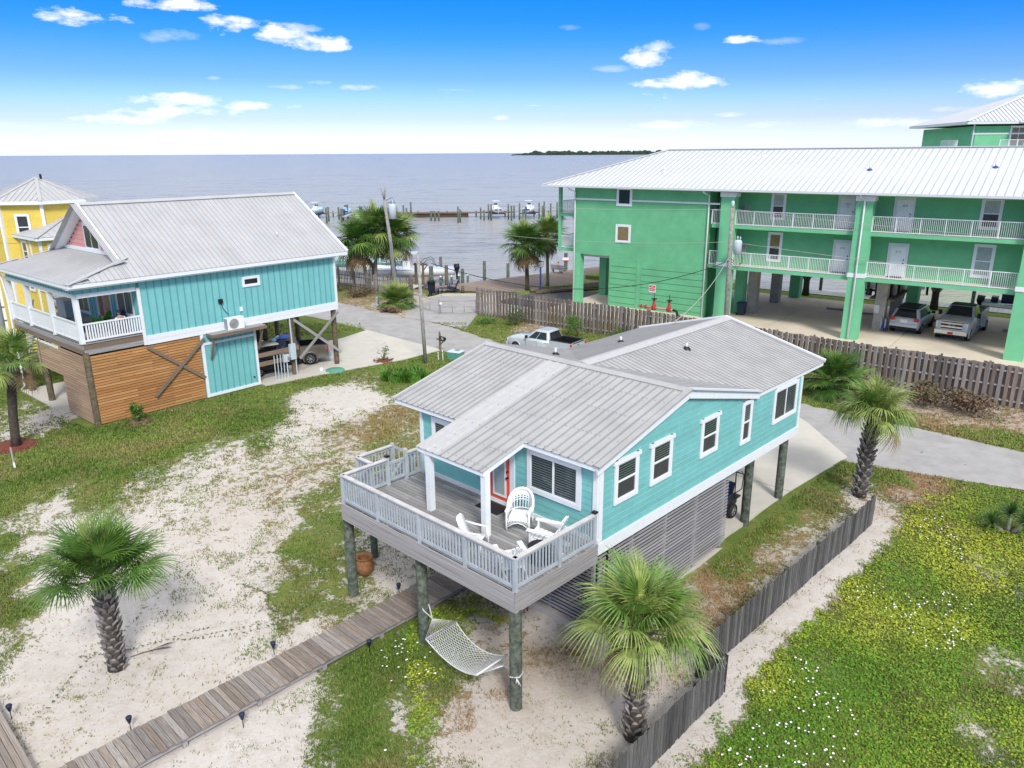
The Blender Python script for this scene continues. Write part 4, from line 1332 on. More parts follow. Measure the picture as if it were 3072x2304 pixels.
    while x < .5:
        w_ = min(.92, .5 - x)
        xc = x + w_ / 2
        yt = 3.1
        if xc > -.8:
            yt = max(.1, (.5 - xc) / .375 - .45)
        if xc < -9.1:
            yt = max(.1, (xc + 10.4) / .375 - .45)
        metal_panel('roof_sheet', roof, ROOFL, (x, yt, 7.9 + SF * (yt + .45)), (1, 0, 0), (0, -1, -SF), w_, (yt + .48) / cf, rw=.022)
        x += w_
    for xa, xb in ((.5, -.84), (-10.4, -9.06)):
        beam('hip_cap', roof, ROOFL, (xa, -.46, 7.93), (xb, 3.1, 8.80), .30, .03)
    # gable: pink shingles and a raked window
    for i in range(9):
        z0 = 8.86 + i * .26
        hw = (RZ - .28 - z0 - .13) / SL
        if hw > .1:
            bx('shingle_course', h, PINK, (RX, 3.06 - .002 * (i % 2), z0 + .13), (2 * hw, .05, .25))
    bx('gable_sill', h, WHITE, (RX, 3.03, 8.86), (7.6, .1, .2))
    w2 = MB()
    w2.prism([(-5.65, 8.95), (-3.75, 8.95), (-3.75, 10.0), (-4.55, 10.42), (-5.65, 10.42)], 'y', 2.99, 3.04, WHITE)
    wo_ = w2.build('window', h)
    for a, c in ((-5.5, -4.78), (-4.66, -3.92)):
        p = MB()
        zt = 10.2
        p.prism([(a, 9.05), (c, 9.05), (c, zt if c < -4.5 else 9.85), ((a if c < -4.5 else -4.4), zt), (a, zt)], 'y', 2.97, 2.992, GLASS)
        p.build('pane', wo_)
    # downspout at the far front corner
    dsp = MB()
    dsp.tube([(-10.3, -.35, 7.75), (-10.05, -.2, 7.3), (-10.0, -.12, 6.0), (-10.0, -.14, .75), (-9.9, -.35, .5)], .06, WHITE)
    dsp.build('downspout', h)
    # stair going down on the far side, seen between the posts
    s = MB()
    for yy in (1.2, 2.3):
        s.bar((-10.0, yy, 4.6), (-14.2, yy, .6), .06, .28, WHITE)
        s.bar((-10.0, yy, 5.75), (-14.2, yy, 1.7), .08, .08, WHITE)
    so = s.build('stair', h)
    for i in range(16):
        t = (i + .5) / 16
        bx('tread', so, WRIM, (-10 - 4.2 * t, 1.75, 4.6 - 4 * t), (.3, 1.05, .04))
        for yy in (1.2, 2.3):
            bx('baluster', so, WHITE, (-10 - 4.2 * t, yy, 5.2 - 4.05 * t), (.04, .04, .95))
    return h


AQUA = aqua_house()


def condenser():
    t = FL.T('condenser_unit', 'white wall heat pump condenser with round fan grille on the brown shelf', 'air conditioner', .42, 8.08, 4.222)
    b = MB()
    b.box((0, 0, .38), (.36, 1.06, .70), WHITEP)
    b.box((0, .53 - 1.06, .38), (.34, .02, .6), GALV)
    b.build('casing', t)
    g = MB()
    for i in range(6):
        r_ = .06 + i * .045
        g.tube([(.19, -.12 + r_ * math.cos(a * math.pi / 12), .38 + r_ * math.sin(a * math.pi / 12)) for a in range(25)], .009, GALV, 4)
    for a in range(8):
        g.bar((.19, -.12, .38), (.19, -.12 + .29 * math.cos(a * math.pi / 4), .38 + .29 * math.sin(a * math.pi / 4)), .014, .014, GALV)
    g.build('fan_grille', t)
    cy('fan_opening', t, CCOL, (.17, -.12, .38), (.184, -.12, .38), .29, True)
    for y in (-.35, .35):
        bx('foot', t, GALV, (0, y, .015), (.36, .06, .03))


condenser()


# ---------------------------------------------------------------- yellow house behind, top left
def yellow_house():
    h = FL.T('tower_house', 'yellow lap sided house with eight-sided tower under a pale metal roof', 'house', -21.3, 6.3)
    R8, EZ, PZ = 3.7, 11.0, 12.45
    a0 = math.atan2(5.2 - 6.3, -18 + 21.3)
    pts = [(R8 * math.cos(a0 + i * math.pi / 4), R8 * math.sin(a0 + i * math.pi / 4)) for i in range(8)]
    b = MB()
    b.prism([(x * .93, y * .93) for x, y in pts], 'z', .3, EZ, YELL)
    b.box((3.0, 2.2, 4.55), (5.6, 9.3, 8.3), YELL)
    b.build('wall', h)
    for i in range(8):
        p, q = pts[i], pts[(i + 1) % 8]
        bx('corner_trim', h, WHITE, (p[0] * .94, p[1] * .94, 5.6), (.2, .2, 10.8), (0, 0, a0 + i * math.pi / 4))
        if i in (0, 1, 6, 7):
            for k in range(16):
                z = 8.3 + k * .17
                m0, m1 = Vector((p[0] * .935, p[1] * .935, z)), Vector((q[0] * .935, q[1] * .935, z))
                beam('siding_board', h, YELL, m0.lerp(m1, .03), m1.lerp(m0, .03), .03, .165)
    rf = MB()
    rf.add([(x * 1.06, y * 1.06, EZ) for x, y in pts] + [(x * 1.06, y * 1.06, EZ - .22) for x, y in pts] + [(0, 0, PZ)], [(i, (i + 1) % 8, 16) for i in range(8)], ROOFL)
    rf.add([(x * 1.06, y * 1.06, EZ) for x, y in pts] + [(x * 1.06, y * 1.06, EZ - .22) for x, y in pts], [(i, (i + 1) % 8, 8 + (i + 1) % 8, 8 + i) for i in range(8)] + [tuple(range(8, 16))], WHITE)
    roof = rf.build('roof', h)
    for i in range(8):
        p, q = Vector((*pts[i], 0)) * 1.06, Vector((*pts[(i + 1) % 8], 0)) * 1.06
        beam('hip_cap', roof, ROOFL, (p.x, p.y, EZ + .02), (0, 0, PZ + .03), .22, .05)
        rr = MB()
        for k in range(1, 9):
            t = k / 9
            a = p.lerp(q, t)
            mid = (p + q) / 2
            s = 1 - abs(t - .5) * 2
            e = a + (Vector((0, 0, 0)) - mid) * (s * .93)
            rr.bar((a.x, a.y, EZ + .02), (e.x, e.y, EZ + .02 + (PZ - EZ) * s * .93), .035, .035, ROOFL)
        rr.build('roof_rib', roof)
    cy('roof_vent', roof, BLACK, (.3, .2, PZ - .1), (.3, .2, PZ + .25), .08)
    # lower wing roof, hipped at the near corner
    X1, Y0, EW = 6.2, -2.75, 8.82
    w = MB()
    P_ = [(X1, Y0, EW), (X1, 7.4, EW), (-1.5, 7.4, EW), (-1.5, Y0, EW), (2.9, .6, 9.95), (2.9, 4.2, 9.95), (-1.5, .6, 9.95), (-1.5, 4.2, 9.95)]
    w.add(P_, [(0, 1, 5, 4), (3, 0, 4, 6), (1, 2, 7, 5), (4, 5, 7, 6)], ROOFL)
    w.add([(x, y, z - .02) for x, y, z in P_[:4]] + [(x, y, z - .2) for x, y, z in P_[:4]], [(0, 1, 5, 4), (1, 2, 6, 5), (2, 3, 7, 6), (3, 0, 4, 7), (4, 5, 6, 7)], WHITE)
    ro2 = w.build('roof', h)
    beam('hip_cap', ro2, ROOFL, (X1, Y0, EW + .02), (2.9, .6, 9.97), .3, .05)
    for k in range(14):
        t = Y0 + .5 + k * .5
        s = min(1, (t - Y0) / 3.35)
        beam('roof_rib', ro2, ROOFL, (X1, t, EW + .02), (X1 - 3.3 * s, t, EW + .02 + 1.13 * s), .03, .03)
    # walls' trim and windows
    for x, y in ((5.8, -2.42), (4.2, -2.44), (5.8, .6)):
        bx('corner_trim', h, WHITE, (x, y, 4.6), (.16, .16, 8.2))
    for k in range(28):
        bx('siding_board', h, YELL, (5.81, 2.2, 5.2 + k * .125), (.03, 9.2, .12))
        bx('siding_board', h, YELL, (3.0, -2.46, 5.2 + k * .125), (5.5, .03, .12))
    for x, z in ((3.1, 7.0), (3.1, 5.0), (.9, 5.1), (5.0, 5.2)):
        window(h, (x, -2.48, z), 0, 1.0, 1.45, .12, 'hung', glass=GLASS, lower=SCREEN)
    for y, z in ((-1.6, 6.9), (.3, 5.0), (3.0, 5.0)):
        window(h, (5.83, y, z), R(90), .8, 1.5, .12, 'hung', glass=GLASS, lower=SCREEN)
    for i in (7, 6):
        p, q = pts[i], pts[(i + 1) % 8]
        mx, my = (p[0] + q[0]) / 2 * .945, (p[1] + q[1]) / 2 * .945
        window(h, (mx, my, 8.6 if i == 6 else 8.4), math.atan2(my, mx) + R(90), .95, 1.75, .12, 'hung', glass=GLASS, lower=GLASS)
    # rear deck of the yellow house with grey railing, seen through the porch
    dk = MB()
    dk.box((8.2, .5, 4.4), (4.6, 5.6, .25), WRIM)
    do = dk.build('deck', h)
    for y in (-2.2, 3.2):
        bx('top_rail', do, WRAIL, (8.2, y, 5.5), (4.6, .1, .08))
        for i in range(22):
            bx('baluster', do, WRAIL, (6.0 + i * .21, y, 5.0), (.06, .05, .95))
    for x, y in ((6.2, -2.1), (10.3, -2.1), (10.3, 3.1), (6.2, 3.1)):
        bx('deck_post', do, WRIM, (x, y, 2.3), (.2, .2, 4.2))


yellow_house()

# ---------------------------------------------------------------- green condominium (frame FC)
def rail_run(par, p0, p1, z0, z1, m=WHITE, post=2.0, gap=.115, name='railing'):
    """white metal railing: rails and posts in one part, its thin balusters joined as one"""
    p0, p1 = Vector(p0), Vector(p1)
    L_ = (p1 - p0).length
    b = MB()
    for z in (z1 - .025, z0 + .06):
        b.bar((p0.x, p0.y, z), (p1.x, p1.y, z), .05, .05, m)
    k = max(1, round(L_ / post))
    for i in range(k + 1):
        p = p0.lerp(p1, i / k)
        b.box((p.x, p.y, (z0 + z1) / 2), (.055, .055, z1 - z0), m)
    o = b.build(name, par)
    g = MB()
    n = int(L_ / gap)
    for i in range(n):
        p = p0.lerp(p1, (i + .5) / n)
        g.box((p.x, p.y, (z0 + z1) / 2), (.022, .022, z1 - z0 - .1), m)
    g.build('baluster', o, kind='stuff')
    return o


def condo():
    h = FC.T('condominium', 'long green stucco condominium on columns with white railings and white metal roof', 'apartment building')
    XR, DEP = 42.0, 14.6
    EZ = 11.25
    b = MB()
    # solid end block, its lower part open at the left corner
    b.box((-6.15, 7.3, 8.35), (12.3, 14.6, 5.84), GREEN)
    b.box((-4.35, .35, 3.20), (8.7, .7, 4.46), GREEN)
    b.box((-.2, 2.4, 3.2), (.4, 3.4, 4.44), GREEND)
    # gallery wall set back behind the walkways, floor by floor
    b.box((20.95, 8.1, 8.35), (41.6, 13.0, 5.84), GREEN)
    b.build('wall', h)
    sl = MB()
    for z0, z1 in ((5.18, 5.45), (8.32, 8.58)):
        sl.box((21.3, .86, (z0 + z1) / 2), (42.0, 1.6, z1 - z0), GREENL)
        sl.box((21.3, .80, z1 + .012), (41.9, 1.45, .02), SLAB)
    sl.box((21.3, .86, 11.12), (42, 1.6, .26), GREENL)
    sl.box((15, 7.5, 5.3), (54, 14.2, .22), CEIL)
    sl.build('floor_slab', h)
    # raised panel grooves on the blind lower wall
    for i in range(7):
        z = 1.75 + i * .52
        for x0, x1 in ((-8.6, -6.05), (-5.6, -.05)):
            bx('stucco_panel', h, GREEN, ((x0 + x1) / 2, -.022, z), (x1 - x0, .045, .47))
    bx('stucco_panel', h, GREEN, (-5.82, -.03, 3.2), (.42, .06, 4.2))
    bx('plinth', h, SLAB, (-4.3, -.12, 1.08), (8.8, .4, .2))
    for x0, x1 in ((-12.28, -8.2), (-6.7, .9)):
        bx('white_band', h, WHITE, ((x0 + x1) / 2, -.03, 10.12), (x1 - x0, .07, .13))
    # columns and caps
    for x in (1.62, 11.32, 21.35, 31.2, 41.0):
        bx('column', h, GREENL, (x, .10, 5.9), (1.06, .9, 10.2))
        bx('column_cap', h, WHITE, (x, .10, 10.85), (1.22, 1.0, .34))
        bx('column_cap', h, WHITE, (x, .10, 5.60), (1.16, .98, .30))
    bx('column', h, GREENL, (-12.0, .32, 3.2), (.72, .66, 4.5))
    bx('column', h, GREENL, (-12.15, 5.2, 3.2), (.72, .72, 4.5))
    for x in (3.0, 12.8, 22.6, 32.4):
        bx('column', h, GREENL, (x, 14.2, 3.0), (.9, .9, 4.2))
    for x in (2.3, 12.3, 22.2, 32.0):
        for y in (4.4, 10.2):
            if x < 3:
                y += .6
            bx('column', h, CCOL, (x, y, 3.0), (.75, .8, 4.2))
    bx('column', h, GREENL, (1.45, 4.3, 3.1), (.7, .9, 4.3))
    # windows of the solid block
    for z in (9.656, 6.64):
        window(h, (-7.44, -.003, z), 0, 1.44, 1.52, .17, 'fixed', glass=TANG if z < 8 else GLASS)
    # gallery doors and windows
    def gdoor(x, z, num, num2=None):
        d = MB()
        d.box((x, 1.57, z + 1.16), (1.32, .07, 2.34), DOORW)
        do = d.build('door', h)
        bx('door_leaf', do, WHITE, (x + .03, 1.525, z + 1.08), (.98, .03, 2.08))
        for px in (-.22, .24):
            for pz, ph in ((.5, .62), (1.2, .5), (1.78, .4)):
                bx('door_panel', do, WHITE, (x + .03 + px, 1.508, z + pz), (.36, .012, ph))
        cy('handle', do, BLACK, (x + .42, 1.51, z + .98), (x + .42, 1.45, z + .98), .04)
        cy('handle', do, BLACK, (x + .42, 1.51, z + 1.2), (x + .42, 1.47, z + 1.2), .045)
        text('number', num, .17, BLACK, do, (x + .03, 1.498, z + 1.74), (R(90), 0, 0))
        if num2:
            text('number', num2, .15, BLACK, do, (x + .03, 1.498, z + 1.56), (R(90), 0, 0))
        bx('door_mat', h, BLACK, (x, 1.2, z + .03), (.95, .5, .03))

    def gwin(x, z, w, hh, **k):
        window(h, (x, 1.598, z), 0, w, hh, .16, 'hung', **k)
    for base, tops in ((5.47, ('2113', '2112')), (8.60, ('2213', '2212'))):
        gdoor(9.75, base, tops[0], '13' if base > 8 else None)
        gdoor(13.45, base, tops[1])
        gdoor(29.3, base, '2111' if base < 8 else '2211')
    for z in (8.99, 5.84):
        gwin(4.82, z, 1.12, 2.05 if z > 8 else 2.24, glass=CURT if z > 8 else TANG, lower=SCREEN)
        gwin(18.6, z, 1.24, 2.05 if z > 8 else 2.22, glass=CURT, lower=SCREEN if z > 8 else CURT)
        gwin(24.3, z, 1.2, 2.1, glass=CURT, lower=CURT)
    for z in (9.3, 6.3):
        bx('meter_box', h, CCOL, (2.45, 1.56, z + .35), (.42, .1, .72))
        cy('meter', h, GALV, (2.45, 1.5, z + .5), (2.45, 1.42, z + .5), .13)
    # railings of the walkways
    for z0, z1 in ((5.47, 6.56), (8.60, 9.68)):
        for x0, x1 in ((.28, 1.06), (2.17, 10.78), (11.87, 20.8), (21.9, 30.6)):
            rail_run(h, (x0, .05, 0), (x1, .05, 0), z0, z1, post=1.45)
    # waterfront balconies beyond the left end
    bl = MB()
    for z in (5.55, 8.62):
        bl.box((-13.45, 3.6, z), (2.3, 5.4, .22), GREENL)
    bl.box((-14.45, 1.02, 8.4), (.26, .26, 5.9), GREENL)
    bl.box((-14.45, 6.0, 8.4), (.26, .26, 5.9), GREENL)
    bo = bl.build('balcony', h)
    for z in (5.7, 8.75):
        rail_run(bo, (-14.35, 1.0, 0), (-12.35, 1.0, 0), z, z + 1.08, post=2)
        rail_run(bo, (-14.45, 1.1, 0), (-14.45, 5.9, 0), z, z + 1.08, post=2.4)
    # roof: hipped at the left, ribs, gutter
    x0, x1, y0, y1, rz = -15.15, 42.5, -.85, 15.5, 14.12
    xr, ry = -7.2, 7.32
    r = MB()
    A = [(x0, y0, EZ), (x1, y0, EZ), (x1, y1, EZ), (x0, y1, EZ), (xr, ry, rz), (x1, ry, rz + .12)]
    r.add(A, [(0, 1, 5, 4), (2, 3, 4, 5), (3, 0, 4), (1, 2, 5)], ROOFW)
    r.add([(x, y, z - .02) for x, y, z in A[:4]] + [(x, y, z - .16) for x, y, z in A[:4]], [(4, 5, 6, 7), (0, 1, 5, 4), (1, 2, 6, 5), (2, 3, 7, 6), (3, 0, 4, 7)], WHITE)
    ro = r.build('roof', h)
    k = 0
    x = x0 + .46
    while x < x1:
        t = min(1, (x - x0) / (xr - x0))
        zt = EZ + (rz - EZ) * t
        beam('roof_seam', ro, SEAM, (x, y0, EZ + .02), (x, y0 + (ry - y0) * t, zt + .02 + .12 * max(0, (x - xr) / 49)), .028, .045)
        x += .46
    for i in range(34):
        y = y0 + .46 * (i + 1)
        t = 1 - abs(y - ry) / (ry - y0)
        if t > .03:
            beam('roof_seam', ro, SEAM, (x0, y, EZ + .02), (x0 + (xr - x0) * t, y, EZ + .02 + (rz - EZ) * t), .028, .045)
    beam('ridge_cap', ro, ROOFW, (xr, ry, rz + .03), (x1, ry, rz + .15), .4, .07)
    beam('hip_cap', ro, ROOFW, (x0, y0, EZ + .04), (xr, ry, rz + .04), .34, .06)
    beam('hip_cap', ro, ROOFW, (x0, y1, EZ + .04), (xr, ry, rz + .04), .34, .06)
    bx('gutter', ro, GUTTER, (13.6, y0 - .07, EZ - .06), (57.4, .14, .15))
    bx('gutter', ro, GUTTER, (x0 - .07, 7.3, EZ - .06), (.14, 16.3, .15))
    for x, y in ((-5.1, 2.3), (2.0, 5.6), (10.6, 3.0), (18.2, 3.6)):
        z = EZ + (rz - EZ) * (y - y0) / (ry - y0)
        v = MB()
        v.lathe([(.24, -.05), (.2, .06), (.07, .16)], BLUE if x > 8 else GUTTER, 10, (x, y, z))
        v.tube([(x, y, z), (x, y, z + .5)], .06, GUTTER, 8)
        v.build('roof_vent', ro)
    # downpipes
    for x, ysh in ((-12.22, -.07), (.02, -.07), (11.32, -.42)):
        d = MB()
        d.tube([(x - .25, y0 + .03, 11.1), (x - .2, y0 + .1, 10.95), (x, ysh - .02, 10.72), (x, ysh - .02, 1.1)], .065, WHITE, 8)
        d.build('downpipe', h)
    # pipes under the slab
    for y, z in ((3.0, 5.0), (13.8, 4.7), (12.5, 4.85)):
        cy('ceiling_pipe', h, GALV, (1.2, y, z), (38, y, z - .1), .06)
    # utility door, sign, storage shelf hung between the bare columns
    bx('utility_door', h, DOORW, (.72, 3.6, 2.15), (.06, 1.0, 2.2))
    s = MB()
    s.box((12.3, 6.9, 3.3), (1.7, 5.2, .14), BRACE)
    so = s.build('storage_shelf', h)
    for i in range(5):
        bx('stored_panel', so, (BLACK, CCOL, BRACE, BLACK, BIN)[i], (12.2 + .12 * (i % 2), 5.3 + i * .75, 3.9), (1.2, .5, .95))
    bx('notice', h, WHITE, (12.1, 3.985, 2.6), (.34, .02, .6))
    sg = bx('fire_sign', h, WHITE, (-4.47, -.06, 3.05), (.62, .02, .62))
    for z, hh in ((3.23, .17), (3.03, .10), (2.89, .08)):
        bx('sign_band', h, SIGNR, (-4.47, -.074, z), (.54, .008, hh))
    text('lettering', 'FIRE', .13, WHITE, h, (-4.47, -.082, 3.23), (R(90), 0, 0))
    # wheel stops are loose on the slab
    for i, (x, y, L_) in enumerate(((7.9, 10.2, 1.9), (10.6, 9.75, 1.8), (20.9, 9.1, 1.9), (15.0, 10.0, 1.8))):
        o = bx('wheel_stop', None, WRIM, FC.w(x, y, 1.07), (L_, .22, .14), (0, 0, -FC.yaw))
        tag(o, ('low timber wheel stop lying alone left of the big column', 'short timber wheel stop beside the bare concrete column', 'timber wheel stop right of the parked silver dually truck', 'timber wheel stop in front of the small silver crossover')[i], 'wheel stop', 'wheel stops on the parking slab')
    return h


CONDO = condo()


def tower():
    """second green building beyond the ridge"""
    h = FC.T('condominium', 'distant green condominium top with hipped white roof rising behind the long white ridge', 'apartment building', -3.0, 50.0)
    # placed by its own axes; the near corner stands about 96 m away
    h.location = (56.3, 97.0, .75)
    h.rotation_euler = (0, 0, R(-8))
    b = MB()
    b.box((14, 9, 7.9), (27, 17, 16.2), GREENL)
    b.build('wall', h)
    E_ = 16.5
    r = MB()
    A = [(-1.0, -.6, E_), (28, -.6, E_), (28, 19, E_), (-1.0, 19, E_), (10.5, 8.5, 20.6), (20, 8.5, 20.6)]
    r.add(A, [(0, 1, 5, 4), (2, 3, 4, 5), (3, 0, 4), (1, 2, 5)], ROOFW)
    r.add([(x, y, z - .02) for x, y, z in A[:4]] + [(x, y, z - .3) for x, y, z in A[:4]], [(4, 5, 6, 7), (0, 1, 5, 4), (1, 2, 6, 5), (2, 3, 7, 6), (3, 0, 4, 7)], GUTTER)
    # cross hip towards the viewer
    C_ = [(4.8, -1.6, E_ - .05), (22, -1.6, E_ - .05), (13, 5.0, 19.3), (22, 5.0, 19.3)]
    r.add(C_, [(0, 1, 3, 2)], ROOFW)
    r.add([C_[0], C_[2], (4.8, 8, E_)], [(0, 1, 2)], ROOFW)
    ro = r.build('roof', h)
    for k in range(60):
        x = -.5 + .48 * k
        t = min(1, (x + 1) / 11.5)
        beam('roof_seam', ro, SEAM, (x, -.6, E_ + .03), (x, -.6 + 9.1 * t, E_ + 4.1 * t + .03), .03, .05)
    for p, q in (((-1, -.6, E_), (10.5, 8.5, 20.6)), ((10.5, 8.5, 20.6), (20, 8.5, 20.6)), ((4.8, -1.6, E_), (13, 5.0, 19.3))):
        beam('hip_cap', ro, GUTTER, (p[0], p[1], p[2] + .05), (q[0], q[1], q[2] + .05), .35, .08)
    bx('gutter', ro, GUTTER, (13.4, -1.7, E_ - .1), (18.0, .15, .2))
    bx('white_band', h, WHITE, (4.5, .46, 15.1), (8.8, .06, .18))
    for x, w, k in ((5.4, 2.0, 'slider'), (9.9, 3.2, 'slider'), (14.6, 3.4, 'slider'), (19.3, 3.0, 'slider')):
        window(h, (x, .47, 13.4 if x < 12 else 14.0), 0, w, 2.6 if x < 12 else 2.1, .18, k, glass=CURT if x > 8 else GLASS, lower=CURT if x > 8 else GLASS)
    for x0, x1 in ((3.0, 7.0), (8.0, 12.3)):
        rail_run(h, (x0, -.6, 0), (x1, -.6, 0), 13.2, 14.4, post=2)
        bx('balcony_slab', h, GREENL, ((x0 + x1) / 2, -.1, 13.1), (x1 - x0, 1.2, .2))
    rail_run(h, (-1.2, 1, 0), (-1.2, 6, 0), 13.2, 14.4, post=2)
    bx('balcony_slab', h, GREENL, (-.3, 3.5, 13.1), (2.0, 5.2, .2))
    cy('downpipe', h, GUTTER, (.2, .3, 16.3), (.2, .3, 12), .09)
    cy('downpipe', h, GUTTER, (7.5, .3, 16.3), (7.5, .3, 12), .09)


tower()
sheet('ground', [(43, 88), (140, 70), (140, 160), (40, 160)], .4, mg, thick=1.6)

# ---------------------------------------------------------------- fences, boardwalk, walkway
def poly_points(pts, step):
    """points every `step` along a polyline, with the direction there"""
    out = []
    carry = 0.0
    for p, q in zip(pts[:-1], pts[1:]):
        p, q = Vector((*p, 0)), Vector((*q, 0))
        d = q - p
        L_ = d.length
        d.normalize()
        t = carry
        while t < L_:
            out.append((p + d * t, d))
            t += step
        carry = t - L_
    return out


def condo_fence():
    pts = [(-3.0, 65.4), (1.9, 61.3), (8.1, 56.6), (15.6, 49.9), (21.3, 44.75), (28.0, 39.0), (36, 32.2)]
    h = T('privacy_fence', 'tall weathered grey shadowbox fence between the lane and the green condominium', 'fence', (0, 0, 0))
    H_ = 2.32
    r_ = random.Random(11)
    for i, (p, d) in enumerate(poly_points(pts, .345)):
        n = Vector((d.y, -d.x, 0))
        if n.y > 0:
            n = -n
        a = math.atan2(d.y, d.x)
        zb = .42
        hh = H_ + r_.uniform(-.05, .05)
        lean = (r_.uniform(-.012, .012), r_.uniform(-.02, .02), a)
        c = p + n * .06
        bx('fence_board', h, CFENCE, (c.x, c.y, zb + hh / 2), (.185, .022, hh), lean)
        c = p - n * .06 + d * .172
        hh = H_ + r_.uniform(-.06, .05)
        bx('fence_board', h, CFENCE, (c.x, c.y, zb + hh / 2), (.185, .022, hh), lean)
    for p, q in zip(pts[:-1], pts[1:]):
        for z in (.75, 1.55, 2.4):
            beam('fence_rail', h, FRAIL, (*p, z), (*q, z), .05, .09)
    for i, (p, d) in enumerate(poly_points(pts, 2.42)):
        bx('fence_post', h, CFENCE, (p.x, p.y, 1.6), (.1, .1, 2.5), (0, 0, math.atan2(d.y, d.x)))


condo_fence()


def low_fence(pts, name, label, h0=1.24, step=.142, zoff=0.0):
    """near picket fence in FM coordinates: pickets, rails, posts"""
    W_ = [FM.w(x, y) for x, y in pts]
    o = W_[0]
    h = T(name, label, 'fence', (o.x, o.y, gz(o.x, o.y)))
    r_ = random.Random(len(pts) * 7 + int(o.x * 10))
    pp = [(w.x - o.x, w.y - o.y) for w in W_]
    for p, d in poly_points(pp, step):
        a = math.atan2(d.y, d.x)
        z = gz(p.x + o.x, p.y + o.y) - gz(o.x, o.y)
        n = Vector((d.y, -d.x, 0))
        hh = h0 + r_.uniform(-.05, .03)
        bx('picket', h, FENCE, (p.x + n.x * .03, p.y + n.y * .03, z + hh / 2 - .02), (.122, .018, hh), (r_.uniform(-.02, .02), r_.uniform(-.02, .02), a + r_.uniform(-.05, .05)))
    for p, q in zip(pp[:-1], pp[1:]):
        z0 = gz(p[0] + o.x, p[1] + o.y) - gz(o.x, o.y)
        z1 = gz(q[0] + o.x, q[1] + o.y) - gz(o.x, o.y)
        for zz in (.3, .95):
            beam('rail', h, FRAIL, (*p, z0 + zz), (*q, z1 + zz), .04, .085)
    for p, d in poly_points(pp, 2.3):
        z = gz(p.x + o.x, p.y + o.y) - gz(o.x, o.y)
        bx('post', h, FENCE, (p.x - d.y * .05, p.y + d.x * .05, z + h0 / 2 - .1), (.09, .09, h0 + .1), (0, 0, math.atan2(d.y, d.x)))
    # gravel board along the foot
    for p, q in zip(pp[:-1], pp[1:]):
        z0 = gz(p[0] + o.x, p[1] + o.y) - gz(o.x, o.y)
        z1 = gz(q[0] + o.x, q[1] + o.y) - gz(o.x, o.y)
        beam('kick_board', h, WRIM, (p[0], p[1], z0 + .07), (q[0], q[1], z1 + .07), .03, .16)
    return h


low_fence([(3.58, -4.0), (3.58, .15), (3.58, 4.36), (2.70, 4.50)], 'picket_fence', 'near dark picket fence with a short return panel beside the centre palm')
low_fence([(2.78, 4.9), (2.96, 10.4), (3.20, 16.5)], 'picket_fence', 'long dark picket fence running back along the right lot line to the lane')


def marina_fence():
    pts = [(-40, 95.5), (-18.2, 79.2), (-14.1, 75.6), (-10.0, 73.2), (-9.3, 70.2)]
    h = T('picket_fence', 'open brown picket fence in front of the docked boats', 'fence')
    r_ = random.Random(4)
    for p, d in poly_points(pts, .26):
        if p.x < -24:
            continue
        a = math.atan2(d.y, d.x)
        hh = 2.05 + r_.uniform(-.08, .05) - (.35 if p.x > -10.2 else 0)
        bx('picket', h, CFENCE, (p.x, p.y, .38 + hh / 2), (.12, .025, hh), (r_.uniform(-.02, .02), 0, a))
    for p, q in zip(pts[1:-1], pts[2:]):
        for z in (.9, 1.9):
            beam('rail', h, CFENCE, (*p, z), (*q, z), .05, .09)
    for p, d in poly_points(pts[1:], 2.6):
        bx('post', h, PILEB, (p.x + .05, p.y + .05, 1.5), (.16, .16, 2.4))


marina_fence()


def walkway():
    h = FM.T('boardwalk', 'long weathered plank boardwalk crossing the sand and passing under the deck', 'boardwalk')
    y = -11.5
    r_ = random.Random(9)
    while y < 3.7:
        w_ = .142 if y > -6 else .17
        bx('plank', h, PLANK, (-5.68 + r_.uniform(-.02, .02), y + w_ / 2, .255 + r_.uniform(-.005, .006)), (1.25 + r_.uniform(-.02, .03), w_ - .014, .04), (0, 0, r_.uniform(-.006, .006)))
        y += w_
    for x in (-6.2, -5.68, -5.15):
        bx('stringer', h, WRIM, (x, -3.9, .165), (.05, 15.3, .14))
    for i in range(8):
        for x in (-6.24, -5.11):
            bx('footing', h, WRIM, (x, -10.5 + i * 2, -.02), (.1, .12, .34))


walkway()


def cross_deck():
    h = FM.T('boardwalk', 'weathered board platform cut off by the lower left corner', 'boardwalk')
    r_ = random.Random(19)
    y = -11.6
    while y < -9.38:
        for x0, x1 in ((-13.2, -10.1), (-10.09, -6.72)):
            bx('plank', h, PLANK, ((x0 + x1) / 2, y + .07, .245 + r_.uniform(-.004, .005)), (x1 - x0, .128, .04))
        y += .142
    for x in (-12.8, -10.1, -6.85):
        bx('stringer', h, WRIM, (x, -10.5, .15), (.05, 2.2, .14))


cross_deck()


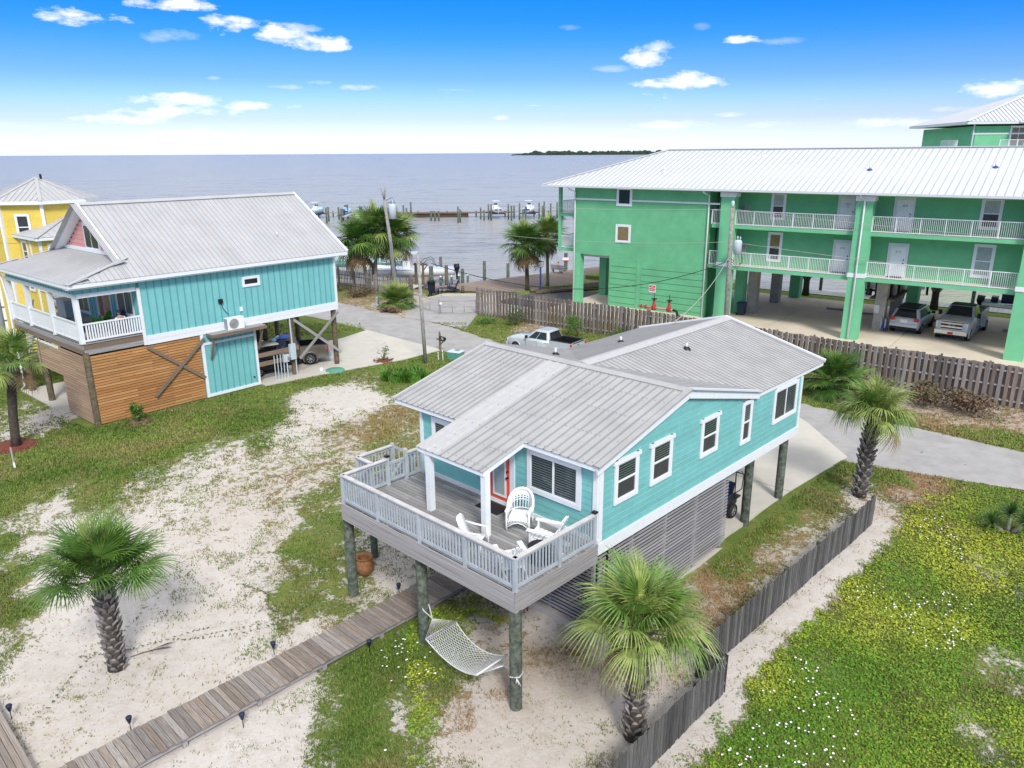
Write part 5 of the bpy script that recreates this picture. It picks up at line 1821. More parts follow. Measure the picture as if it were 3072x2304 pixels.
def promenade():
    h = T('boardwalk', 'wide brown plank promenade along the harbour edge', 'boardwalk')
    E0, E1 = Vector((-9.0, 78.4, 0)), Vector((6.6, 90.0, 0))
    ax = (E1 - E0).normalized()
    nn = Vector((ax.y, -ax.x, 0))
    ang = math.atan2(ax.y, ax.x)
    # planks run towards the houses; the landward edge follows the curve of the apron
    L_ = 31.0
    s = 0.0
    r_ = random.Random(2)
    while s < L_:
        w_ = .24
        if s < 6:
            dep = 2.2 + s * .95
        elif s < 13:
            dep = 7.9
        else:
            dep = 7.9 + (s - 13) * .15
        c = E0 + ax * (s + w_ / 2) + nn * (dep / 2)
        bx('plank', h, DOCKW, (c.x, c.y, .50 + r_.uniform(-.004, .004)), (w_ - .015, dep, .05), (0, 0, ang))
        s += w_
    beam('edge_beam', h, PILEB, E0 + Vector((0, 0, .36)), E1 + ax * 11 + Vector((0, 0, .36)), .2, .22)
    b = MB()
    b.bar(E0 + Vector((0, 0, -.3)) + nn * .15, E1 + ax * 11 + Vector((0, 0, -.3)) + nn * .15, .12, 1.2, PILEB)
    b.build('seawall', h)


promenade()


def rear_dock():
    h = FC.T('boardwalk', 'pale plank dock along the water behind the parking columns', 'boardwalk')
    x = -2.0
    while x < 40:
        bx('plank', h, DOCKL, (x + .2, 18.1, .95), (.385, 2.3, .05))
        x += .4
    bx('edge_beam', h, BLACK, (19, 16.93, .83), (42, .06, .3))
    bx('edge_beam', h, PILEB, (19, 19.27, .75), (42, .1, .4))
    for i in range(10):
        cy('piling', h, PILE, (-.5 + i * 4.3, 19.5, -1.5), (-.5 + i * 4.3, 19.5, 3.2 if i % 2 else 2.4), .15)


rear_dock()

# ---------------------------------------------------------------- palms and plants
def frond_mesh(name, seed, R_=.95, pet=.75, n=38, droop=.55, spread=150, fold=.25, stiff=0.0, w=1.0):
    """a costapalmate fan: petiole along +x, then a fan of split, drooping leaflets"""
    r_ = random.Random(seed)
    V, F = [], []

    def strip(pts, ws, side):
        b = len(V)
        for p, ww in zip(pts, ws):
            V.append(tuple(p - side * ww))
            V.append(tuple(p + side * ww))
        for i in range(len(pts) - 1):
            F.append((b + 2 * i, b + 2 * i + 1, b + 2 * i + 3, b + 2 * i + 2))
    # petiole, a three-sided stem
    hub = Vector((pet, 0, .04))
    for k in range(3):
        a0 = 2 * math.pi * k / 3
        o = Vector((0, math.cos(a0), math.sin(a0))) * .016
        o2 = Vector((0, math.cos(a0 + 2.09), math.sin(a0 + 2.09))) * .016
        b = len(V)
        V.extend([tuple(o * 1.6), tuple(o2 * 1.6), tuple(hub + o2), tuple(hub + o)])
        F.append((b, b + 1, b + 2, b + 3))
    dphi = R(2 * spread) / (n - 1)
    for i in range(n):
        phi = -R(spread) + i * dphi + r_.uniform(-.02, .02)
        L_ = R_ * (.72 + .28 * math.cos(phi * .62)) * r_.uniform(.9, 1.08)
        d = Vector((math.cos(phi), math.sin(phi), 0))
        st = hub + Vector((.20 * R_ * max(0, math.cos(phi)), 0, 0))
        side = Vector((-math.sin(phi), math.cos(phi), 0))
        dr = droop * r_.uniform(.7, 1.3)
        pts, ws = [], []
        for t in (0, .32, .6, .82, 1.0):
            z = -dr * L_ * (t ** 2.4) + fold * abs(math.sin(phi)) * L_ * t * .35
            p = st + d * L_ * t * (1 - .28 * dr * t) + Vector((-.10 * dr * t * t * L_, 0, z))
            pts.append(p)
        base = L_ * .32 * dphi * .53
        ws = [.006, base * w, base * .85 * w, base * .5 * w, .002]
        tw = side + Vector((0, 0, r_.uniform(-.35, .35)))
        strip(pts, ws, tw.normalized())
    me = D.meshes.new(name)
    me.from_pydata(V, [], F)
    me.materials.append(None)
    me.update()
    return me


FR_M = [frond_mesh('palm_frond', s, .78, .72, 42, dr, 150, .3, w=1.1) for s, dr in ((1, .12), (2, .26), (3, .42))]
FR_S = [frond_mesh('palm_frond', s, .8, .65, 30, dr, 140, .3, w=1.15) for s, dr in ((4, .2), (5, .5))]
FR_D = [frond_mesh('palm_frond', s, .85, .7, 44, dr, 150, .3) for s, dr in ((11, .3), (12, .6), (13, .95))]
FR_W = [frond_mesh('palm_frond', s, .78, .72, 44, dr, 165, .12, w=1.35) for s, dr in ((6, .10), (7, .22))]


def boot_mesh():
    b = MB()
    V = [(-.085, 0, 0), (.085, 0, 0), (.06, .13, .17), (-.06, .13, .17), (-.085, -.05, .02), (.085, -.05, .02), (.035, .10, .21), (-.035, .10, .21), (.05, .155, .25), (-.05, .155, .25)]
    me = D.meshes.new('boot')
    me.from_pydata([Vector(v) for v in V], [], [(0, 1, 2, 3), (5, 4, 7, 6), (1, 5, 6, 2), (4, 0, 3, 7), (0, 4, 5, 1), (2, 6, 8), (3, 9, 7), (2, 3, 7, 6)])
    me.materials.append(None)
    return me


BOOTM = boot_mesh()


def palm(label, x, y, trunk_h, seed, lean=(0, 0), rad=.19, boots=True, fronds=30, meshes=None, scale=1.0, mats=None, dead=4, z=None, group=None, spear=True, low=-50, az0=0.0):
    r_ = random.Random(seed)
    z0 = gz(x, y) if z is None else z
    t = T('palm_tree', label, 'palm tree', (x, y, z0 - .03), 0, group)
    meshes = meshes or FR_M
    mats = mats or [FROND, FROND, FRONDY]
    pts = [(lean[0] * (k / 6) ** 1.5, lean[1] * (k / 6) ** 1.5, trunk_h * k / 6) for k in range(7)]
    b = MB()
    b.tube(pts, [rad * (1.25 if k == 0 else 1.0) * (1 if boots else 1 - .02 * k) for k in range(7)], TRUNKD if boots else TRUNKG, 12)
    b.build('trunk', t)
    top = Vector(pts[-1])
    if boots:
        n = int(trunk_h * 31)
        hb = 0.02 if boots is True else trunk_h * boots
        for i in range(n):
            u = i / n
            zz = hb + (trunk_h - hb + .05) * u
            k = min(5, int(zz / trunk_h * 6))
            f = zz / trunk_h * 6 - k
            c = Vector(pts[k]).lerp(Vector(pts[k + 1]), min(1, f))
            a = i * 2.39996 + r_.uniform(-.15, .15)
            s = r_.uniform(.82, 1.15) * rad / .19
            o = inst('boot', BOOTM, t, BOOT, (c.x + math.cos(a) * rad * .88, c.y + math.sin(a) * rad * .88, zz - .08), Euler((r_.uniform(-.15, .2), 0, a - R(90))).to_quaternion(), (s * 1.15, s, s))
    for i in range(fronds):
        u = i / fronds
        a = az0 + i * 2.39996 + r_.uniform(-.25, .25)
        e = R(80 - (80 - low) * u ** .85 + r_.uniform(-8, 8))
        m = r_.choice(mats)
        me = meshes[min(len(meshes) - 1, int(u * len(meshes) * 1.05))]
        if i >= fronds - dead:
            m, e = FRONDB, e - R(18)
        s = scale * r_.uniform(.88, 1.1) * (.8 if u < .12 else 1)
        q = Euler((r_.uniform(-.3, .3), -e, a)).to_quaternion()
        inst('frond', me, t, m, (top.x + math.cos(a) * .06, top.y + math.sin(a) * .06, top.z + .12 * (1 - u)), q, (s, s, s))
    if spear:
        for k in range(3):
            a = r_.uniform(0, 6.28)
            inst('frond', meshes[0], t, FRONDY, (top.x, top.y, top.z + .1), Euler((0, -R(r_.uniform(70, 88)), a)).to_quaternion(), (scale, scale * .45, scale * .6))
    return t


palm('sturdy cabbage palm standing alone in open white sand left of the walkway', -11.32, 18.30, 2.85, 21, (.06, 0), .20, True, 36, scale=1.2, mats=[FROND, FROND, FRONDD], low=8, dead=1)
palm('cabbage palm with pale shaggy head between the slatted base and the near fence', 3.0, 15.55, 3.0, 22, (.08, .1), .21, True, 34, scale=1.2, mats=[FRONDY, FRONDY, FROND], low=6, dead=2, meshes=FR_D)
palm('cabbage palm beside the lane at the far end of the long fence', 14.3, 28.45, 3.5, 23, (.12, 0), .215, True, 32, scale=1.1, mats=[FRONDY, FROND, FRONDY], low=-4, dead=1, meshes=FR_D)
palm('slim palm with smooth grey trunk in a red mulch ring at the left edge', -24.15, 34.4, 4.2, 24, (.55, 0), .20, .78, 28, scale=1.2, mats=[FRONDY, FROND], low=-25)
palm('left palm of the trio behind the picket fence', -14.6, 76.7, 4.9, 31, (-.7, 0), .19, False, 42, FR_S, 2.15, [FRONDD, FRONDD, FROND], 7)
palm('middle palm of the trio, partly hidden by its neighbours', -13.95, 77.4, 6.1, 32, (.35, 0), .19, False, 42, FR_S, 2.15, [FRONDD, FROND, FRONDY], 4)
palm('right palm of the trio, just behind the leaning utility pole', -12.3, 78.2, 5.5, 33, (.45, 0), .26, .6, 42, FR_S, 2.15, [FRONDD, FROND, FRONDY], 4)
palm('promenade palm with a bulging boot-covered neck left of the blue lamp', 1.63, 76.6, 4.7, 34, (-.2, 0), .20, .72, 44, FR_S, 1.9, [FRONDD, FROND, FROND], 9)
palm('thin promenade palm right of the blue lamp beside the balcony', 3.8, 79.0, 5.3, 35, (-.1, 0), .17, False, 40, FR_S, 1.75, [FRONDD, FROND, FRONDY], 8)
for (x, y), lb in zip(((3.4, 16.1), (14.3, 15.6), (23.5, 15.7)), ('palm trunk on the lawn strip behind the bare concrete columns', 'palm trunk on the lawn strip above the silver crossover', 'palm on the lawn strip at the far right of the parking')):
    w_ = FC.w(x, y)
    palm(lb, w_.x, w_.y, 5.2, int(x * 10), (0, .2), .28, .3, 26, FR_S, 1.5, [FRONDD], 3, z=.93)
# palm crowns beyond the left balcony
w_ = FC.w(-16.5, 17)
palm('palm half hidden behind the waterfront balconies', w_.x, w_.y, 5.0, 77, (0, 0), .2, False, 26, FR_S, 1.6, [FRONDD], 5, z=.5)
palm('low fan palm bush of round leaves against the tall grey fence', 18.6, 41.9, .9, 41, (0, 0), .15, False, 34, FR_W, 1.35, [FRONDD, FRONDD, FROND], 0, spear=True, low=-28)
palm('round green palmetto bush beside the gate and picket fence', -10.5, 68.4, .5, 42, (0, 0), .2, False, 46, FR_M, 1.35, [FROND, FRONDY, FROND], 2, low=-22)


def bush(name, label, x, y, r, h_, m, n, seed, ls=.10, z=None, stems=True, group=None, cat='shrub', m2=None, flat=0.0):
    r_ = random.Random(seed)
    z0 = gz(x, y) if z is None else z
    t = T(name, label, cat, (x, y, z0), 0, group)
    b = MB()
    lobes = [(r_.uniform(-.6, .6) * r, r_.uniform(-.6, .6) * r, r_.uniform(.35, .75) * h_, r_.uniform(.35, .6)) for _ in range(7)]
    for i in range(n):
        lx, ly, lz, lr = r_.choice(lobes)
        d = Vector((r_.gauss(0, 1), r_.gauss(0, 1), r_.gauss(0, 1))).normalized() * (r_.random() ** .45)
        p = Vector((lx + d.x * lr * r, ly + d.y * lr * r, max(.02, lz + d.z * lr * h_ * .7)))
        a = Vector((r_.gauss(0, 1), r_.gauss(0, 1), r_.gauss(0, .7))).normalized() * ls * r_.uniform(.6, 1.4)
        c = a.cross(Vector((r_.gauss(0, 1), r_.gauss(0, 1), r_.gauss(0, 1)))).normalized() * ls * .42
        mm = m2 if (m2 and r_.random() < .3) else m
        b.add([p - a * .5, p + c * .5, p + a * .6, p - c * .5], [(0, 1, 2, 3)], mm)
    b.build('foliage', t, fix=False)
    if stems:
        s = MB()
        for lx, ly, lz, lr in lobes:
            s.tube([(0, 0, 0), (lx * .4, ly * .4, lz * .6), (lx, ly, lz)], [.022, .016, .006], BRACE, 4)
        s.build('stem', t, fix=False)
    return t


bush('fruit_tree', 'small glossy shrub with yellow tips before the orange slats', -19.8, 37.85, .42, 1.15, LEAFG, 420, 3, .15, m2=LEAFG)
bt = bush('sapling', 'thin young sapling in a red mulch ring on the lawn', -8.75, 49.9, .42, 1.25, LEAFG, 130, 5, .13)
bush('weed_clump', 'tangle of brown dead vines against the right end of the tall fence', 23.4, 40.2, 1.7, 1.25, SCRUB, 1500, 7, .2, m2=SCRUBG)
bush('weed_clump', 'second brown vine mound further right along the tall fence', 25.1, 38.6, 1.5, 1.2, SCRUB, 1300, 8, .2, m2=SCRUB)
bush('weed_clump', 'straggly green weeds between the fan palm and the brown vines', 21.3, 42.4, 1.7, .95, SCRUBG, 1100, 9, .2, m2=SCRUB)
bush('weed_clump', 'dry weeds by the lane at the right edge of the picture', 27.6, 36.3, 1.4, .9, SCRUB, 900, 10, .18, m2=SCRUBG)
bush('weed_clump', 'low brown scrub right of the fan palm bush', 19.9, 42.2, .9, .7, SCRUB, 500, 12, .16, m2=SCRUBG)
bush('shrub', 'dark shrub at the fence left of the parked pickup', .35, 60.9, .95, 1.5, SCRUBG, 900, 13, .13)
bush('shrub', 'leafy weeds at the fence behind the pickup bed', 5.1, 56.6, 1.25, 1.9, LEAFG, 1100, 14, .14, m2=SCRUBG)
bush('shrub', 'low green weeds at the fence right of the pickup', 7.6, 55.3, 1.3, .9, LEAFG, 800, 15, .14, m2=SCRUBG)
bush('weed_clump', 'green creeping mound on the verge beside the gate', -1.7, 61.6, 1.5, .5, LEAFG, 900, 16, .12, m2=SCRUBG)
bush('weed_clump', 'dead branches heaped below the palmetto bush', -10.9, 66.6, 1.0, .45, SCRUB, 300, 17, .4, stems=True)
bush('weed_clump', 'dry brush beneath the brown picket fence', -14.6, 74.6, 2.2, .7, SCRUB, 900, 18, .2, m2=SCRUBG)
bush('weed_clump', 'scrubby growth along the left end of the picket fence', -18.0, 77.0, 2.0, .6, SCRUBG, 800, 19, .2, m2=SCRUB)
bush('shrub', 'green shrub under the far stair at the left edge', -30.5, 45.5, 1.3, 1.5, LEAFG, 800, 20, .16)


def blade_clump(name, label, x, y, r, h_, m, n, seed, w=.05, cat='plant', lean=.5):
    r_ = random.Random(seed)
    t = T(name, label, cat, (x, y, gz(x, y)))
    b = MB()
    for i in range(n):
        a, rr = r_.uniform(0, 6.28), r * math.sqrt(r_.random())
        p = Vector((math.cos(a) * rr, math.sin(a) * rr * .55, 0))
        d = Vector((r_.uniform(-1, 1), r_.uniform(-1, 1), 0)) * lean
        hh = h_ * r_.uniform(.6, 1.1)
        s = Vector((math.cos(a * 3), math.sin(a * 3), 0)) * w
        q = p + d * hh * .4 + Vector((0, 0, hh * .65))
        e = p + d * hh + Vector((0, 0, hh))
        b.add([p - s, p + s, q + s * .8, q - s * .8, e], [(0, 1, 2, 3), (3, 2, 4)], m)
    b.build('leaf_blades', t, fix=False)
    return t


blade_clump('iris_clump', 'row of bright green sword-leaved plants on the lawn beyond the roof', -6.7, 45.4, 1.45, .85, LEAFG, 420, 51)


def yucca():
    t = T('yucca', 'spiky dark green yucca at the right edge', 'plant', (18.55, 25.5, gz(18.55, 25.5)))
    r_ = random.Random(8)
    for cx, cyy, cz in ((0, 0, .75), (-.55, .1, .35), (.5, -.2, .5)):
        b = MB()
        b.tube([(cx * .3, cyy * .3, 0), (cx, cyy, cz)], [.09, .07], TRUNKG, 6)
        for i in range(85):
            a, e = r_.uniform(0, 6.28), r_.uniform(-.5, 1.4)
            d = Vector((math.cos(a) * math.cos(e), math.sin(a) * math.cos(e), math.sin(e)))
            s = Vector((-math.sin(a), math.cos(a), 0)) * .022
            p = Vector((cx, cyy, cz))
            L_ = r_.uniform(.5, .72)
            b.add([p - s, p + s, p + d * L_ * .6 + s, p + d * L_ * .6 - s, p + d * L_], [(0, 1, 2, 3), (3, 2, 4)], FRONDD)
        b.build('rosette', t, fix=False)


yucca()


def mulch(x, y, r, name='mulch_ring', label='', m=MULCH):
    b = MB()
    r_ = random.Random(int(x * 10))
    n = 18
    ring = [(r * r_.uniform(.9, 1.08) * math.cos(i * 2 * math.pi / n), r * r_.uniform(.9, 1.08) * math.sin(i * 2 * math.pi / n)) for i in range(n)]
    b.add([(0, 0, .10)] + [(u * .6, v * .6, .08) for u, v in ring] + [(u, v, -.01) for u, v in ring], [(0, 1 + i, 1 + (i + 1) % n) for i in range(n)] + [(1 + i, 1 + n + i, 1 + n + (i + 1) % n, 1 + (i + 1) % n) for i in range(n)], m, True)
    for i in range(90):
        a, rr = r_.uniform(0, 6.28), r * math.sqrt(r_.random())
        b.box((rr * math.cos(a), rr * math.sin(a), .07), (.12, .03, .02), m, (0, 0, r_.uniform(0, 3)))
    o = b.build(name, None, (x, y, gz(x, y) + .01))
    tag(o, label, 'mulch bed')


mulch(-24.4, 34.5, 1.15, label='round bed of dark red mulch around the slim palm')
mulch(-8.75, 49.9, .72, label='small oval of red mulch around the sapling')
mulch(-19.8, 37.85, .62, label='ring of brown straw around the small shrub', m=SCRUB)


def fallen_frond():
    t = T('dead_frond', 'fallen dry palm leaf stalk lying on sand beside the left palm', 'dead leaf', (-10.62, 19.0, .03))
    b = MB()
    b.add([(-.2, -.1, .02), (.0, .02, .05), (.55, .32, .09), (.3, .32, .04)], [(0, 1, 2, 3)], TRUNKD)
    b.add([(-.2, -.1, .03), (.05, -.05, .07), (.6, .02, .12), (.4, .12, .06)], [(0, 1, 2, 3)], TRUNKD)
    b.tube([(-.5, -.3, .02), (-.2, -.1, .03), (.3, .1, .05)], [.012, .02, .012], SCRUB, 5)
    b.build('dry_blade', t)


fallen_frond()

# ---------------------------------------------------------------- vehicles: local +x forward, +y left, z up
def wheel(par, x, y, r, w, rim=ALLOY, spokes=7, dark=False):
    """tyre as the part; rim and spokes as its sub-part"""
    s = 1 if y > 0 else -1
    b = MB()
    pr = [(r * .64, -w / 2), (r * .93, -w / 2), (r, -w * .32), (r, w * .32), (r * .93, w / 2), (r * .64, w / 2)]
    n = 22
    vs_ = [(x + a * math.cos(2 * math.pi * k / n), y + c, r + a * math.sin(2 * math.pi * k / n)) for a, c in pr for k in range(n)]
    b.add(vs_, [(i * n + k, i * n + (k + 1) % n, (i + 1) * n + (k + 1) % n, (i + 1) * n + k) for i in range(5) for k in range(n)], RUBBER, True)
    t = b.build('wheel', par)
    g = MB()
    yo = y + s * w * .40
    n2 = 20
    ring = [(x + r * .65 * math.cos(2 * math.pi * k / n2), y + s * w * .12, r + r * .65 * math.sin(2 * math.pi * k / n2)) for k in range(n2)]
    g.add(ring, [tuple(range(n2))], BLACK)
    g.tube([(x + r * .62 * math.cos(2 * math.pi * k / n2), yo, r + r * .62 * math.sin(2 * math.pi * k / n2)) for k in range(n2 + 1)], r * .045, rim, 5, False)
    for k in range(spokes):
        a = 2 * math.pi * k / spokes
        g.bar((x + .06 * math.cos(a), yo, r + .06 * math.sin(a)), (x + r * .62 * math.cos(a), yo, r + r * .62 * math.sin(a)), .03, r * .14, rim, (0, 1, 0))
    g.tube([(x, y + s * w * .2, r), (x, yo + s * .012, r)], r * .16, rim, 10)
    g.build('rim', t, fix=False)
    return t


def arch(par, x, y, r, m=BLACK, flare=None):
    s = 1 if y > 0 else -1
    b = MB()
    pts = [(x + r * math.cos(a * math.pi / 12), r * .92 + r * math.sin(a * math.pi / 12)) for a in range(-2, 15)]
    b.prism(pts, 'y', y - s * .25, y + s * .012, m)
    o = b.build('wheel_arch', par)
    if flare:
        f = MB()
        f.tube([(px, y + s * .02, pz) for px, pz in pts], .05, flare, 6)
        f.build('fender_flare', o)


def ring_at(x, zb, zt, w, tw=.94, crown=.03):
    return [(x, -w * .9, zb), (x, -w, zb + (zt - zb) * .3), (x, -w, zb + (zt - zb) * .72), (x, -w * tw, zt), (x, 0, zt + crown), (x, w * tw, zt), (x, w, zb + (zt - zb) * .72), (x, w, zb + (zt - zb) * .3), (x, w * .9, zb)]


def greenhouse(par, paint, roofm, lo, hi, zl, zh, wl, wh, bars=(.33,), glassm=GLASS, roofname='cab'):
    """cab from the belt line up; glass panes are parts set a little proud"""
    (xf, xr), (uf, ur) = lo, hi
    b = MB()

    def rect(xa, xb, w, z, c):
        return [(xa, -w + c, z), (xa, w - c, z), (xa - c, w, z), (xb + c, w, z), (xb, w - c, z), (xb, -w + c, z), (xb + c, -w, z), (xa - c, -w, z)]
    b.loft([rect(xf, xr, wl, zl, .10), rect(uf, ur, wh, zh, .12)], paint, cap=False)
    top = rect(uf, ur, wh, zh, .12)
    in_ = rect(uf - .15, ur + .15, wh - .12, zh + .05, .1)
    b.loft([top, in_], roofm, cap=False)
    b.add(in_, [tuple(range(8))], roofm)
    cab_ = b.build(roofname, par)

    def pane(P00, P10, P11, P01, u0, u1, v0, v1, nm):
        def at(u, v):
            a = Vector(P00).lerp(Vector(P10), u)
            c = Vector(P01).lerp(Vector(P11), u)
            return a.lerp(c, v)
        q = [at(u0, v0), at(u1, v0), at(u1, v1), at(u0, v1)]
        n = (q[1] - q[0]).cross(q[3] - q[0]).normalized()
        ctr = sum(q, Vector()) / 4
        if n.dot(ctr - Vector(((xf + xr) / 2, 0, zl))) < 0:
            n = -n
        g = MB()
        A = [p + n * .012 for p in q]
        B_ = [p - n * .01 for p in q]
        g.add(A + B_, [(0, 1, 2, 3), (0, 4, 5, 1), (1, 5, 6, 2), (2, 6, 7, 3), (3, 7, 4, 0)], glassm)
        g.build(nm, par)
    c1, c2 = .10, .12
    pane((xf, -wl + c1, zl), (xf, wl - c1, zl), (uf, wh - c2, zh), (uf, -wh + c2, zh), .02, .98, .06, .93, 'windscreen')
    pane((xr, -wl + c1, zl), (xr, wl - c1, zl), (ur, wh - c2, zh), (ur, -wh + c2, zh), .04, .96, .10, .90, 'rear_window')
    for s in (-1, 1):
        cuts = [0.08, *bars, .96]
        for u0, u1 in zip(cuts[:-1], cuts[1:]):
            pane((xf - c1, s * wl, zl), (xr + c1, s * wl, zl), (ur + c2, s * wh, zh), (uf - c2, s * wh, zh), u0 + .015, u1 - .015, .06, .88, 'side_window')
    return cab_


def pickup(label, x, y, z, heading, paint, roofm=None, scale=1.0, dually=False, chrome_front=False, tail_dark=False):
    t = T('pickup_truck', label, 'pickup truck', (x, y, z), heading)
    t.scale = (scale,) * 3
    fx, rx = (2.03, -1.66) if not dually else (2.05, -2.15)
    RB = -2.93 if not dually else -3.55
    zt = 1.24 if not dually else 1.38
    b = MB()
    b.loft([ring_at(2.90, .50, .98 if not dually else 1.2, .86, .96), ring_at(2.78, .44, zt - .10, .97, .93), ring_at(2.3, .42, zt - .02, 1.0, .9), ring_at(1.2, .42, zt + .05, 1.0, .94), ring_at(.6, .42, zt + .04, 1.0, .96), ring_at(-.98, .42, zt + .04, 1.0, .96)], paint)
    body = b.build('body', t)
    bd = MB()
    zb = zt + .12
    for s in (-1, 1):
        bd.box(((-1.0 + RB) / 2, s * .92, (.46 + zb) / 2), (-1.0 - RB, .15, zb - .46), paint)
    bd.box(((-1.0 + RB) / 2, 0, .72), (-1.0 - RB, 1.72, .12), BLACK)
    bd.box((-1.02, 0, 1.08), (.08, 1.72, zb - .8), BLACK)
    bd.build('truck_bed', t)
    for s in (-1, 1):
        bx('bed_liner', t, BLACK, ((-1.0 + RB) / 2, s * .838, (.80 + zb) / 2), (-1.06 - RB, .02, zb - .8))
        bx('bed_rail', t, BLACK, ((-1.0 + RB) / 2, s * .92, zb + .012), (-1.0 - RB, .13, .03))
    tg = MB()
    tg.box((RB + .04, 0, (.62 + zb) / 2), (.09, 1.66, zb - .62), paint)
    tgo = tg.build('tailgate', t)
    bx('tailgate_trim', tgo, BLACK, (RB - .01, 0, zb - .03), (.03, 1.5, .07))
    bx('badge', tgo, BLACK, (RB - .008, 0, 1.1), (.012, .24, .09))
    bx('rear_bumper', t, CHROME if not tail_dark else paint, (RB - .08, 0, .56), (.18, 1.9, .2))
    bx('front_bumper', t, CHROME if chrome_front else paint, (2.93, 0, .60), (.18, 1.92, .26))
    for s in (-1, 1):
        bx('tail_light', t, REDL, (RB + .03, s * .935, 1.08 + (zt - 1.24)), (.10, .14, .42))
        bx('headlight', t, LAMPW, (2.80, s * .80, .93 + (zt - 1.24)), (.16, .30, .22 if not dually else .42))
        for k in (0, 1):
            bx('door_handle', t, paint if not dually else CHROME, (.28 - k * .98, s * 1.012, 1.12 + (zt - 1.24)), (.17, .02, .04))
        bx('running_board', t, BLACK if not dually else CHROME, (.15, s * .98, .40), (2.3, .16, .06))
        for xs in (1.12, .12, -.86):
            bx('door_seam', body, BLACK, (xs, s * 1.0, .88), (.014, .012, .66))
        mm = MB()
        mm.box((.98, s * (1.17 if dually else 1.10), zt + .16), (.12, .22, .2 if not dually else .32), BLACK)
        mm.bar((.98, s * .95, zt + .1), (.98, s * 1.1, zt + .14), .05, .05, BLACK)
        mm.build('mirror', t)
    greenhouse(t, paint, roofm or paint, (1.22, -.98), (.42, -.80), zt + .03, 1.90 + (zt - 1.24), .95, .75, (.46,))
    gr = MB()
    gz_ = .95 + (zt - 1.24)
    gh = .36 if not dually else .52
    gr.box((2.90, 0, gz_), (.06, 1.28, gh), BLACK)
    go = gr.build('grille', t)
    if chrome_front:
        for k in (-1, 1):
            bx('grille_bar', go, CHROME, (2.94, 0, gz_ + k * .12), (.05, 1.30, .11))
        bx('grille_frame', go, CHROME, (2.93, 0, gz_ + gh / 2), (.06, 1.36, .05))
        bx('lower_intake', t, BLACK, (2.96, 0, .44), (.1, 1.7, .14))
        e = MB()
        n = 16
        e.prism([(.19 * math.cos(2 * math.pi * k / n), gz_ + .085 * math.sin(2 * math.pi * k / n)) for k in range(n)], 'x', 2.95, 2.985, CHROME)
        e.prism([(.165 * math.cos(2 * math.pi * k / n), gz_ + .065 * math.sin(2 * math.pi * k / n)) for k in range(n)], 'x', 2.95, 2.99, BLUE)
        e.build('badge', go)
        bx('plate', t, REDL, (3.03, 0, .56), (.02, .32, .14))
    for s in (-1, 1):
        for xx in (fx, rx):
            arch(t, xx, s * .995, .475, BLACK, paint)
            wheel(t, xx, s * .90, .41, .26)
        if dually:
            f = MB()
            pts = [(rx + .62 * math.cos(a * math.pi / 10), .36 + .66 * math.sin(a * math.pi / 10)) for a in range(0, 11)]
            f.prism(pts, 'y', s * .98, s * 1.20, paint)
            f.build('dual_fender', t)
            wheel(t, rx, s * 1.10, .41, .24)
    return t


def suv(label, x, y, z, heading, paint, roofm, scale):
    t = T('crossover', label, 'car', (x, y, z), heading)
    t.scale = (scale,) * 3
    b = MB()
    b.loft([ring_at(2.30, .42, .80, .72, .95), ring_at(2.15, .34, .95, .86, .9), ring_at(1.3, .30, 1.02, .92, .92), ring_at(.95, .30, 1.05, .92, .95), ring_at(-1.9, .30, 1.08, .92, .95), ring_at(-2.25, .34, 1.05, .88, .95), ring_at(-2.36, .42, .80, .82, .97)], paint)
    b.build('body', t)
    greenhouse(t, paint, roofm, (1.10, -2.22), (.30, -1.78), 1.04, 1.66, .88, .68, (.36, .68), roofname='cabin')
    for s in (-1, 1):
        bx('tail_light', t, REDL, (-2.25, s * .72, .98), (.14, .26, .24))
        bx('reflector', t, REDL, (-2.40, s * .68, .5), (.03, .2, .07))
        bx('headlight', t, LAMPW, (2.14, s * .66, .78), (.22, .28, .16))
        bx('roof_rail', t, CHROME, (-.7, s * .60, 1.74), (1.7, .04, .04))
        mm = MB()
        mm.box((.82, s * 1.0, 1.12), (.14, .2, .14), BLACK)
        mm.build('mirror', t)
        for xx in (.3, -.6):
            bx('door_handle', t, CHROME, (xx, s * .93, .92), (.16, .02, .04))
        for xx in (1.36, -1.50):
            arch(t, xx, s * .90, .42)
            wheel(t, xx, s * .83, .355, .23, spokes=5)
    bx('rear_bumper', t, paint, (-2.36, 0, .60), (.14, 1.66, .2))
    bx('lower_bumper', t, BLACK, (-2.36, 0, .44), (.16, 1.62, .16))
    bx('chrome_strip', t, CHROME, (-2.365, 0, .99), (.03, .72, .05))
    bx('plate', t, WHITEP, (-2.37, 0, .86), (.03, .42, .2))
    bx('spoiler', t, roofm, (-1.90, 0, 1.68), (.3, 1.2, .05))
    bx('wiper', t, BLACK, (-2.17, .1, 1.22), (.03, .5, .03), (0, 0, 0))
    return t


P1 = Vector((.10, 46.55, 0))
pickup('silver crew-cab pickup with black open bed parked on the lane before the tall fence', 2.35, 51.6, .42, math.atan2(2.0, -2.64), SILV, scale=.93)
d_ = FC.w(17.45, 6.4)
pickup('silver dually pickup with chrome grille facing out below the walkway', d_.x, d_.y, 1.0, -FC.yaw - R(90) - R(4), SILV2, BLACK, scale=1.06, dually=True, chrome_front=True)
d_ = FC.w(14.30, 6.25)
suv('silver crossover with black roof seen from behind under the walkway', d_.x, d_.y, 1.0, -FC.yaw + R(86), SILV2, BLACK, 1.12)
d_ = FL.w(-2.9, 13.3)
pickup('bronze pickup backed beneath the aqua house, only its bed showing', d_.x, d_.y, .46, R(90) - FL.yaw + R(150), GRAYC, scale=.95)


